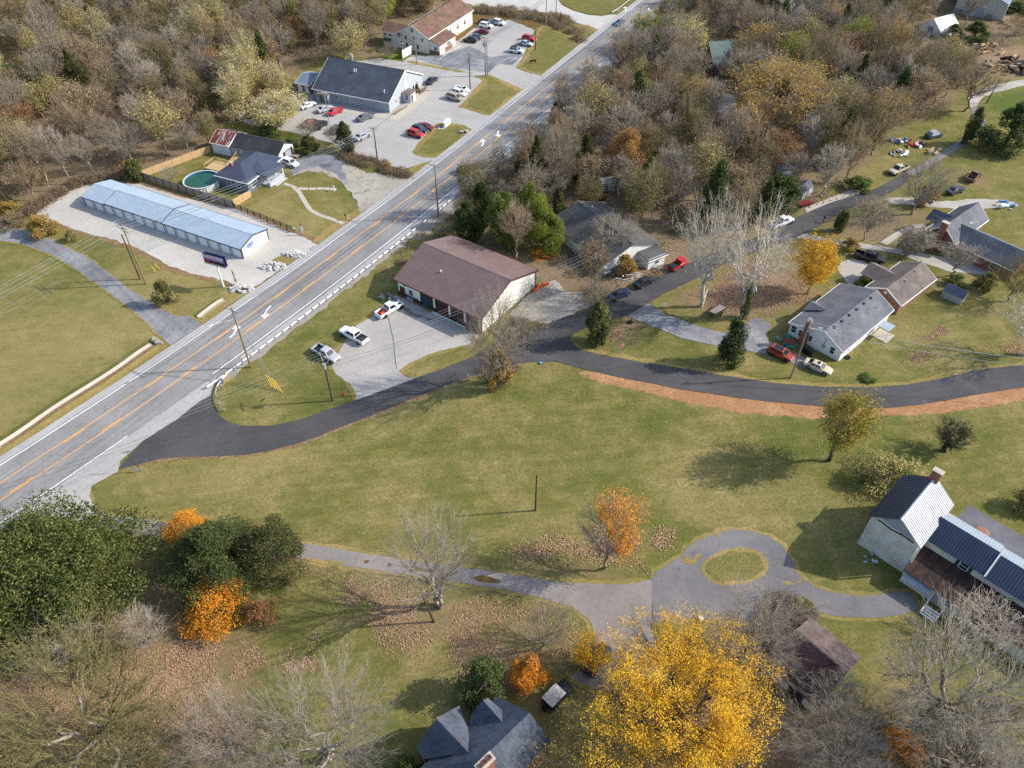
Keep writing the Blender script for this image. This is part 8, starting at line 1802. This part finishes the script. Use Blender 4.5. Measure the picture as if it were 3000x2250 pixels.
# ---- pool and deck
pc=T(0,0,1318,1195);t=thing('swimming_pool','round above-ground pool of green water behind the grey house','pool',pc)
m=MB();m.lathe([(4.1,0),(4.1,1.25),(4.22,1.27),(4.22,1.32),(3.9,1.32),(3.9,1.25)],36);m.build('wall','pool_wall',t)
m=MB();m.lathe([(3.89,1.25),(3.89,0.5)],36);m.build('liner','pool_liner',t)
m=MB();m.lathe([(0.0,0.93),(3.88,0.93)],36);m.build('water','pool_water',t)
for k in range(18):m=MB();aa=2*math.pi*k/18;m.box(4.1,4.2,-0.07,0.07,0,1.27);o=m.build('upright','trim_white',t);o.rotation_euler=(0,0,aa)
ladder=MB();[ladder.tube((3.6,s_,0.4),(3.6,s_,1.9),0.03,0.03,5).tube((3.6,s_,1.9),(4.3,s_,1.9),0.03,0.03,5).tube((4.3,s_,1.9),(4.4,s_,0.0),0.03,0.03,5)for s_ in(-.25,.25)];o=ladder.build('ladder','trim_white',t);o.rotation_euler=(0,0,R(35))
dp=[T(0,0,x,y)for x,y in((1335,1115),(1420,1135),(1585,1020),(1500,1000))]
dc=dp[0];t=thing('pool_deck','pale timber deck with railing between the pool and grey house','deck',dc)
rel=[(p.x-dc.x,p.y-dc.y)for p in dp]
m=MB();m.poly([(rel[0][0],rel[0][1]),(rel[1][0]+0.5,rel[1][1]),(rel[1][0]+3.0,rel[1][1]+3.0),(rel[0][0]+1.4,rel[0][1]+3.6)],0.9,1.02);m.build('platform','timber',t)
m=MB();m.poly([(rel[1][0]+1.0,rel[1][1]+0.5),(rel[2][0],rel[2][1]),(rel[2][0]-1.0,rel[2][1]+1.4),(rel[1][0]+0.2,rel[1][1]+2.4)],0.8,0.88);m.build('walkway','timber',t)
rp=[(rel[0][0],rel[0][1]),(rel[0][0]+1.4,rel[0][1]+3.6),(rel[1][0]+2.0,rel[1][1]+3.0),(rel[2][0]-1.0,rel[2][1]+1.4)]
for(x0,y0),(x1,y1)in zip(rp[:-1],rp[1:]):
 m=MB();m.hexa([(x0,y0,1.85),(x1,y1,1.85),(x1+.05,y1+.05,1.85),(x0+.05,y0+.05,1.85)],[(x0,y0,1.97),(x1,y1,1.97),(x1+.05,y1+.12,1.97),(x0+.05,y0+.12,1.97)]);m.build('rail','timber',t)
 n=max(1,int(math.hypot(x1-x0,y1-y0)/1.3))
 for k in range(n+1):x,y=x0+(x1-x0)*k/n,y0+(y1-y0)*k/n;m=MB();m.box(x-.05,x+.05,y-.05,y+.05,0,1.85);m.build('post','timber',t)
 # ---- signs
sp=T(0,1,1450,200);st_=hgt(sp,src_row(1,0))
t=thing('led_sign','double-faced advertising sign on a white post before the storage building','sign',sp,R(-22))
m=MB();m.tube((0,0,0),(0,0,st_-1.5),0.16,0.16,10);m.build('post','trim_white',t)
for s_,y in((-1,-0.28),(1,0.28)):
 m=MB();m.box(-2.3,2.3,y-0.14,y+0.14,st_-2.0,st_+0.2);cb=m.build('cabinet','sign_navy',t)
 yy=y+s_*0.145
 for z0,z1,x0,x1,mt in((st_-0.35,st_+0.15,-2.25,2.25,'sign_white'),(st_-0.9,st_-0.37,-2.25,2.25,M('sign_lilac',rgb(150,140,196),None,2,0.5)),(st_-1.6,st_-0.92,-2.25,2.25,'sign_black'),(st_-1.95,st_-1.62,-2.25,2.25,M('sign_grey',rgb(170,174,184),None,2,0.5)),(st_-1.4,st_-0.8,-1.9,-1.0,'sign_red'),(st_-1.45,st_-1.2,-0.4,0.2,'sign_red')):
  e_=0.004 if mt not in('sign_red',)else 0.012
  m=MB();m.box(x0,x1,min(yy,yy+s_*e_),max(yy,yy+s_*e_),z0,z1);m.build('sign_face',mt,cb)
 m=MB();[m.box(-2.0+.5*k,-1.66+.5*k,min(yy+s_*.005,yy+s_*.01),max(yy+s_*.005,yy+s_*.01),st_-0.2,st_+0.05)for k in range(8)];o=m.build('face_lettering','sign_red',cb);o['kind']='stuff'
def feather(base,row,label,cols):
 p=T(*base);h=hgt(p,row);t=thing('feather_flag',label,'flag',p,R(-30))
 m=MB();m.tube((0,0,0),(0,0,h),0.03,0.02,6);m.build('staff','galvanised',t)
 n=len(cols)
 for k,c in enumerate(cols):
  z0,z1=h*(0.18+0.82*k/n),h*(0.18+0.82*(k+1)/n);w0=0.55 if k<n-1 else 0.5
  m=MB();m.add([(0.03,0.03,z0),(w0,0.06,z0),(w0 if k<n-1 else 0.12,0.03,z1),(0.03,0.0,z1),(0.03,0.045,z0),(w0,0.075,z0),(w0 if k<n-1 else 0.12,0.045,z1),(0.03,0.015,z1)],[(0,1,2,3),(7,6,5,4),(0,4,5,1),(1,5,6,2),(2,6,7,3),(3,7,4,0)]);m.build('banner',c,t)
feather((0,1,1527,185),src_row(1,90),'tall feather flag, white and red over yellow, near the advertising sign',['yellow_guard','sign_white','sign_red'])
feather((0,0,1956,1522),src_row(0,1440),'white feather flag with red top on the lawn by the highway',['sign_white','sign_white','sign_red'])
p=T(0,1,912,1397);h=hgt(p,src_row(1,1270));t=thing('street_sign','green street name sign on a leaning post at the junction corner','sign',p,R(12));t.rotation_euler.y=R(-6)
m=MB();m.tube((0,0,0),(0,0,h),0.05,0.05,6);m.build('post','pole_dark',t)
m=MB();m.box(-0.55,0.55,-0.02,0.02,h,h+0.24);bl=m.build('name_blade','sign_green',t)
m=MB();[m.box(-0.45+.13*k,-0.37+.13*k,-0.028,-0.021,h+.06,h+.18)for k in range(8)];m.build('blade_marks','sign_white',bl)['kind']='stuff'
def octagon(parent,z,r,mat,y,name='plate'):
 m=MB();v=[(r*math.cos(R(22.5+45*k)),y,z+r*math.sin(R(22.5+45*k)))for k in range(8)];m.add(v+[(a,b+0.03,c)for a,b,c in v],[tuple(range(8)),tuple(range(15,7,-1))]+[(k,k+8,(k+1)%8+8,(k+1)%8)for k in range(8)]);return m.build(name,mat,parent)
o=octagon(t,0.75,0.42,'pale_grey_siding',-0.12);o.location.x=-0.38
p=T(1,1,1814,640);h=hgt(p,src_row(1,572));t=thing('stop_sign','red stop sign at the fork of the black road','sign',p,R(20))
m=MB();m.tube((0,0.06,0),(0,0.06,h),0.04,0.04,6);m.build('post','galvanised',t)
o=octagon(t,h-0.42,0.4,'sign_white',0.0,'plate');o2=octagon(o,h-0.42,0.36,M('stop_red',rgb(206,62,44),None,2,0.5),-0.012,'red_face');letters(o2,'STOP',0.26,(0,-0.016,h-0.42),(math.pi/2,0,0),'sign_white')
p=T(1,0,685,815);h=hgt(p,src_row(0,768));t=thing('church_sign','white gabled church sign on the grass island','sign',p,R(60))
m=MB();m.box(-1.3,1.3,-0.25,0.25,0,h-0.6);m.build('body','trim_white',t)
m=MB();m.add([(-1.5,-0.35,h-0.6),(1.5,-0.35,h-0.6),(0,-0.35,h),(-1.5,0.35,h-0.6),(1.5,0.35,h-0.6),(0,0.35,h)],[(0,1,2),(5,4,3),(0,3,4,1),(1,4,5,2),(2,5,3,0)]);m.build('gable','trim_white',t)
m=MB();m.box(-1.0,1.0,-0.265,-0.25,0.5,h-0.8);fc=m.build('face',M('sign_mint',rgb(206,226,226),None,2,0.5),t)
m=MB();[m.box(-0.8,0.8-.3*(k%2),-0.275,-0.266,0.7+.32*k,0.86+.32*k)for k in range(3)];m.build('face_marks',M('sign_teal',rgb(120,178,186),None,2,0.5),fc)['kind']='stuff'
p=T(1,0,648,830);t=thing('manhole_pad','concrete manhole pad on the grass island','manhole',p,R(10));m=MB();m.box(-.9,.9,-.7,.7,0,.12);m.build('pad','pale_concrete',t);m=MB();m.tube((0,0,.12),(0,0,.15),.38,.38,14);m.build('lid','rubber',t)
p=T(1,0,1240,412);h=hgt(p,src_row(0,388));t=thing('lawn_sign','dark brown sign on two posts on the bank above the highway','sign',p,R(15))
for x in(-.9,.9):m=MB();m.box(x-.07,x+.07,-.07,.07,0,h);m.build('post','timber_dark',t)
m=MB();m.box(-1.0,1.0,-.12,-.05,.6,h);bd=m.build('board','sign_black',t);m=MB();[m.box(-.7+.3*k,-.5+.3*k,-.13,-.121,h*.5,h*.62)for k in range(5)];m.build('board_marks','sign_red',bd)['kind']='stuff'
p0,p1=T(1,0,398,385),T(1,0,458,352);d=p1-p0;t=thing('white_screen','large blank white board beside the cream church','board',p0,math.atan2(d.y,d.x))
m=MB();m.box(0,d.length,-.06,.06,.3,2.6);m.build('board','trim_white',t)
for k in range(4):m=MB();x=d.length*k/3;m.box(x-.06,x+.06,.06,.18,0,2.6);m.build('post','timber_grey',t)
p=T(1,1,2088,330);t=thing('yard_sign','small white yard sign at the mouth of the house drive','sign',p,R(10));m=MB();m.box(-.35,.35,-.015,.015,.35,.85);m.build('plate','sign_white',t);m=MB();m.box(-.25,-.23,-.01,.01,0,.35);m.build('stake','galvanised',t);m=MB();m.box(.23,.25,-.01,.01,0,.35);m.build('stake','galvanised',t)
def mailbox(q,label,mat,pm_):
 p=T(*q);t=thing('mailbox',label,'mailbox',p,R(35));m=MB();m.box(-.06,.06,-.06,.06,0,1.1);m.build('post',pm_,t)
 m=MB();m.box(-.12,.12,-.3,.25,1.1,1.25);m.hexa([(-.12,-.3,1.25),(.12,-.3,1.25),(.12,.25,1.25),(-.12,.25,1.25)],[(-.06,-.3,1.36),(.06,-.3,1.36),(.06,.25,1.36),(-.06,.25,1.36)]);m.build('box',mat,t)
mailbox((1,0,30,1425),'black mailbox at the highway edge of the lawn','sign_black','timber_dark')
mailbox((0,0,2168,1240),'white lamp-like mailbox post at the end of the side path','trim_white','trim_white')
mailbox((2,0,910,1440),'dark mailbox beside the lane curve','sign_black','timber_dark')
mailbox((1,1,825,810),'grey mailbox beside the black road under the junction tree','galvanised','timber_grey')
p=T(1,1,15,905);t=thing('fire_hydrant','small red fire hydrant at the apron corner','hydrant',p);m=MB();m.lathe([(.0,.78),(.1,.74),(.13,.62),(.12,.58),(.12,.1),(.17,.08),(.17,0)],10);m.build('barrel','sign_red',t);m=MB();m.tube((-.22,0,.5),(.22,0,.5),.06,.06,8);m.build('outlet','sign_red',t)
def tyre(q,label,n=1):
 p=T(*q);t=thing('worn_tyre_ring',label,'tyre',p,0);m=MB();m.lathe([(.22,.04),(.42,0),(.5,.06),(.5,.2),(.42,.27),(.22,.23),(.22,.04)],16);m.build('tread','rubber',t);m=MB();m.lathe([(.0,.1),(.22,.1)],14);m.build('soil','bare_dirt',t)
tyre((1,1,1870,432),'old tyre lying in the leaves beside the house drive');tyre((2,1,1068,660),'tyre planter against the white house wall')
p=T(1,1,1297,697);t=thing('blue_crate','small blue crate at the edge of the junction','crate',p,R(15));m=MB();m.box(-.3,.3,-.22,.22,0,.05);m.box(-.3,.3,-.22,-.18,.05,.35);m.box(-.3,.3,.18,.22,.05,.35);m.box(-.3,-.26,-.18,.18,.05,.35);m.box(.26,.3,-.18,.18,.05,.35);m.build('shell',M('crate_blue',rgb(90,140,190),None,3,.5),t);m=MB();m.box(-.25,.25,-.17,.17,.06,.2);m.build('contents','sign_white',t)
p=T(0,1,875,0);
p=T(1,1,341,100);t=thing('whip_antenna','thin pale antenna mast beside the garage hall corner','antenna',p+Vector((-1.0,0.6,0)));m=MB();m.tube((0,0,0),(0,0,4.8),.05,.03,6);m.build('mast','insulator',t);m=MB();m.tube((0,0,0),(0,0,.2),.2,.2,8);m.build('foot','concrete',t)
def culvert(q,ang,label):
 p=T(*q);t=thing('culvert',label,'culvert',p,ang);m=MB();m.poly([(-1.3,-.2),(-.6,.5),(.6,.5),(1.3,-.2),(1.3,-.5),(-1.3,-.5)],0,.5);m.build('headwall','broken_concrete',t);m=MB();m.tube((0,.2,.38),(0,.52,.38),.36,.36,14);m.build('pipe_mouth','dark_interior',t);m=MB();m.lathe([(.36,0),(.46,0),(.46,.06),(.36,.06)],14);o=m.build('pipe_rim','concrete',t);o.location=(0,.54,.38);o.rotation_euler=(R(90),0,0)
culvert((0,1,1015,560),R(145),'concrete culvert mouth where the weathered drive meets the road');culvert((1,0,797,860),R(200),'dark culvert mouth on the grass island')
def rocks(q,n,r,label,seed):
 p=T(*q);rng=random.Random(seed);m=MB()
 for k in range(n):
  a,d=rng.uniform(0,6.28),r*math.sqrt(rng.uniform(0,1));s_=rng.uniform(.14,.34);x,y=d*math.cos(a)*1.4,d*math.sin(a)*.8;z=max(0,(1-d/r))*.6
  vs=[(x+s_*rng.uniform(.6,1.2)*cx,y+s_*rng.uniform(.6,1.2)*cy,max(.02,z+s_*.7*cz*rng.uniform(.6,1.1)+s_*.4))for cx,cy,cz in((-1,-1,-1),(1,-1,-1),(1,1,-1),(-1,1,-1),(-.7,-.7,1),(.7,-.7,1),(.7,.7,1),(-.7,.7,1))]
  m.add(vs,[(3,2,1,0),(4,5,6,7),(0,1,5,4),(1,2,6,5),(2,3,7,6),(3,0,4,7)])
 o=m.build('rock_heap',M('limestone',rgb(206,202,198),rgb(166,162,160),2.0,.9));o.location=p;tag(o,label,'rocks',None,'stuff')
rocks((0,1,1565,215),90,1.7,'white rock heap by the feather flag',1);rocks((0,1,1770,72),80,1.9,'white rock heap on the gravel yard mouth',2);rocks((0,0,1905,1650),90,1.7,'white rock heap at the far corner of the yard mouth',3)
pt=P(2308,1008);t=thing('patio_table','round red patio table beside the brick chimney','table',pt);m=MB();m.tube((0,0,.7),(0,0,.75),.75,.75,18);m.build('top',M('patio_red',rgb(140,62,56),None,3,.6),t);m=MB();m.tube((0,0,0),(0,0,.7),.06,.06,6);m.build('stem','sign_black',t)
def chair(p,ang,label):
 t=thing('patio_chair',label,'chair',p,ang,'teal patio chairs');m=MB();m.box(-.28,.28,-.28,.28,.4,.46);m.build('seat','teal',t);m=MB();m.hexa([(-.28,.25,.46),(.28,.25,.46),(.28,.31,.46),(-.28,.31,.46)],[(-.26,.42,1.0),(.26,.42,1.0),(.26,.47,1.0),(-.26,.47,1.0)]);m.build('backrest','teal',t)
 for x in(-.25,.25):
  for y in(-.25,.25):m=MB();m.tube((x,y,0),(x,y,.4),.025,.025,5);m.build('leg','teal',t)
for(x,y),a,l in(((2282,1000),R(70),'teal patio chair standing apart, left of the red table'),((2297,1014),R(170),'teal patio chair nearest the orange suv roof'),((2305,1019),R(190),'teal patio chair in the middle behind the orange suv'),((2321,1021),R(230),'teal patio chair nearest the brick chimney'),((2308,995),R(0),'teal patio chair against the house wall')):chair(P(x,y),a,l)
for k,(x,y)in enumerate(((2352,1030),(2362,1036),(2372,1042))):
 t=thing('trash_bin',('dark bin by the white house wall, nearest the chimney','dark bin by the white house wall, middle of three','dark bin by the white house wall, nearest the beige sedan')[k],'bin',P(x,y),R(-40),'bins by the white house');m=MB();m.hexa([(-.25,-.28,0),(.25,-.28,0),(.25,.28,0),(-.25,.28,0)],[(-.3,-.34,1.0),(.3,-.34,1.0),(.3,.34,1.0),(-.3,.34,1.0)]);m.build('body','sign_black',t);m=MB();m.box(-.32,.32,-.36,.36,1.0,1.07);m.build('lid','gutter_black',t)
for k in range(6):
 a,b=px(1,0,655,360),px(1,0,770,300);p=P(a[0]+(b[0]-a[0])*(k+.5)/6,a[1]+(b[1]-a[1])*(k+.5)/6)
 o=MB().hexa([(-.9,-.1,0),(.9,-.1,0),(.9,.1,0),(-.9,.1,0)],[(-.85,-.06,.14),(.85,-.06,.14),(.85,.06,.14),(-.85,.06,.14)]).build('wheel_stop','pale_concrete');o.location=p+Vector((0,0,.05));o.rotation_euler=(0,0,R(60));tag(o,'low concrete wheel stop in the row before the cream church','wheel stop','wheel stops on the upper lot')
for k,(x,y)in enumerate(((1265,228),(1290,205),(1320,195))):
 t=thing('plough_blade',('orange plough blade nearest the cream gable','orange plough blade in the middle of three','orange plough blade farthest from the gable')[k],'plough',T(1,1,x,y),R(60-20*k),'plough blades behind the garage hall');m=MB();m.add([(-.9,0,0),(.9,0,0),(.9,-.12,.3),(-.9,-.12,.3),(.9,.0,.65),(-.9,.0,.65),(-.9,.05,0),(.9,.05,0),(.9,-.07,.3),(-.9,-.07,.3),(.9,.05,.65),(-.9,.05,.65)],[(0,1,2,3),(3,2,4,5),(9,8,7,6),(11,10,8,9),(5,4,10,11)]);m.build('blade','orange_paint',t);m=MB();m.box(-.1,.1,.05,1.0,.2,.35);m.build('frame','orange_paint',t)
def heap(q,n,r,label,seed,mats,name='scrap_heap',long=1.0,cat='scrap heap',zs=1.0):
 p=T(*q);rng=random.Random(seed);t=thing(name,label,cat,p)
 for k in range(n):
  a,d=rng.uniform(0,6.28),r*math.sqrt(rng.uniform(0,1));L=rng.uniform(.5,1.4)*long;m=MB();z=rng.uniform(.05,.5)*zs;w_=rng.uniform(.1,.4);m.box(-L/2,L/2,-w_,w_,z,z+rng.uniform(.08,.4)*zs);o=m.build('scrap_piece',rng.choice(mats),t);o.location=(d*math.cos(a)*1.5,d*math.sin(a),0);o.rotation_euler=(rng.uniform(-.3,.3),rng.uniform(-.3,.3),rng.uniform(0,3.1))
heap((2,0,1505,945),16,1.8,'heap of grey tarps and boards in the scrap yard',1,['galvanised','sign_white','timber_dark','sign_red'])
heap((2,0,1400,918),10,1.3,'blue barrels and bags at the wood edge',2,['crate_blue','sign_white','sign_blue'])
heap((2,0,1400,1000),14,1.6,'white junk heap beside the lane',3,['sign_white','galvanised','timber_dark'])
heap((2,0,1620,985),14,1.7,'pile of tan boards beside the lane',4,['timber','timber_grey'])
heap((2,0,2090,1335),12,1.6,'pale rubbish on the grass by the red brick house',5,['sign_white','crate_blue','galvanised'])
heap((2,0,2130,440),46,5.5,'great log heap in the far clearing',6,['timber_grey','timber_dark','timber'],'log_heap',2.2,'log heap',2.5)
heap((2,0,1960,330),26,4.0,'row of cut branches at the clearing edge',7,['timber_grey','timber'],'log_heap',1.6,'log heap',1.6)
heap((1,1,1880,0),22,2.6,'junk and boards scattered before the derelict house',8,['sign_white','crate_blue','timber','galvanised','teal'])
heap((2,2,1240,300),7,1.3,'white boards fallen along the farmhouse foot',9,['pale_grey_siding','band_grey'],'fallen_boards',.6,'boards',.3)
heap((1,1,300,270),14,1.0,'rocks and rubbish at the garage hall corner',10,['limestone','timber_grey'],'rubble_heap',.6,'rubble')
p=T(2,2,1960,1450);t=thing('tree_stump','cut stump in the dry grass of the bottom right','stump',p);m=MB();m.lathe([(.0,.5),(.75,.5),(.8,.3),(.95,0)],11);m.build('wood','timber_grey',t);m=MB();m.lathe([(.0,.505),(.7,.505)],11);m.build('cut_face','timber',t)
p=T(2,2,120,695);t=thing('blue_tub','turquoise tub beside the golden tree','tub',p);m=MB();m.lathe([(.0,.05),(.3,.05),(.38,.4),(.42,.4),(.33,0),(.0,0)],12);m.build('shell','teal',t);m=MB();m.lathe([(.0,.3),(.35,.3)],12);m.build('contents','sign_white',t)
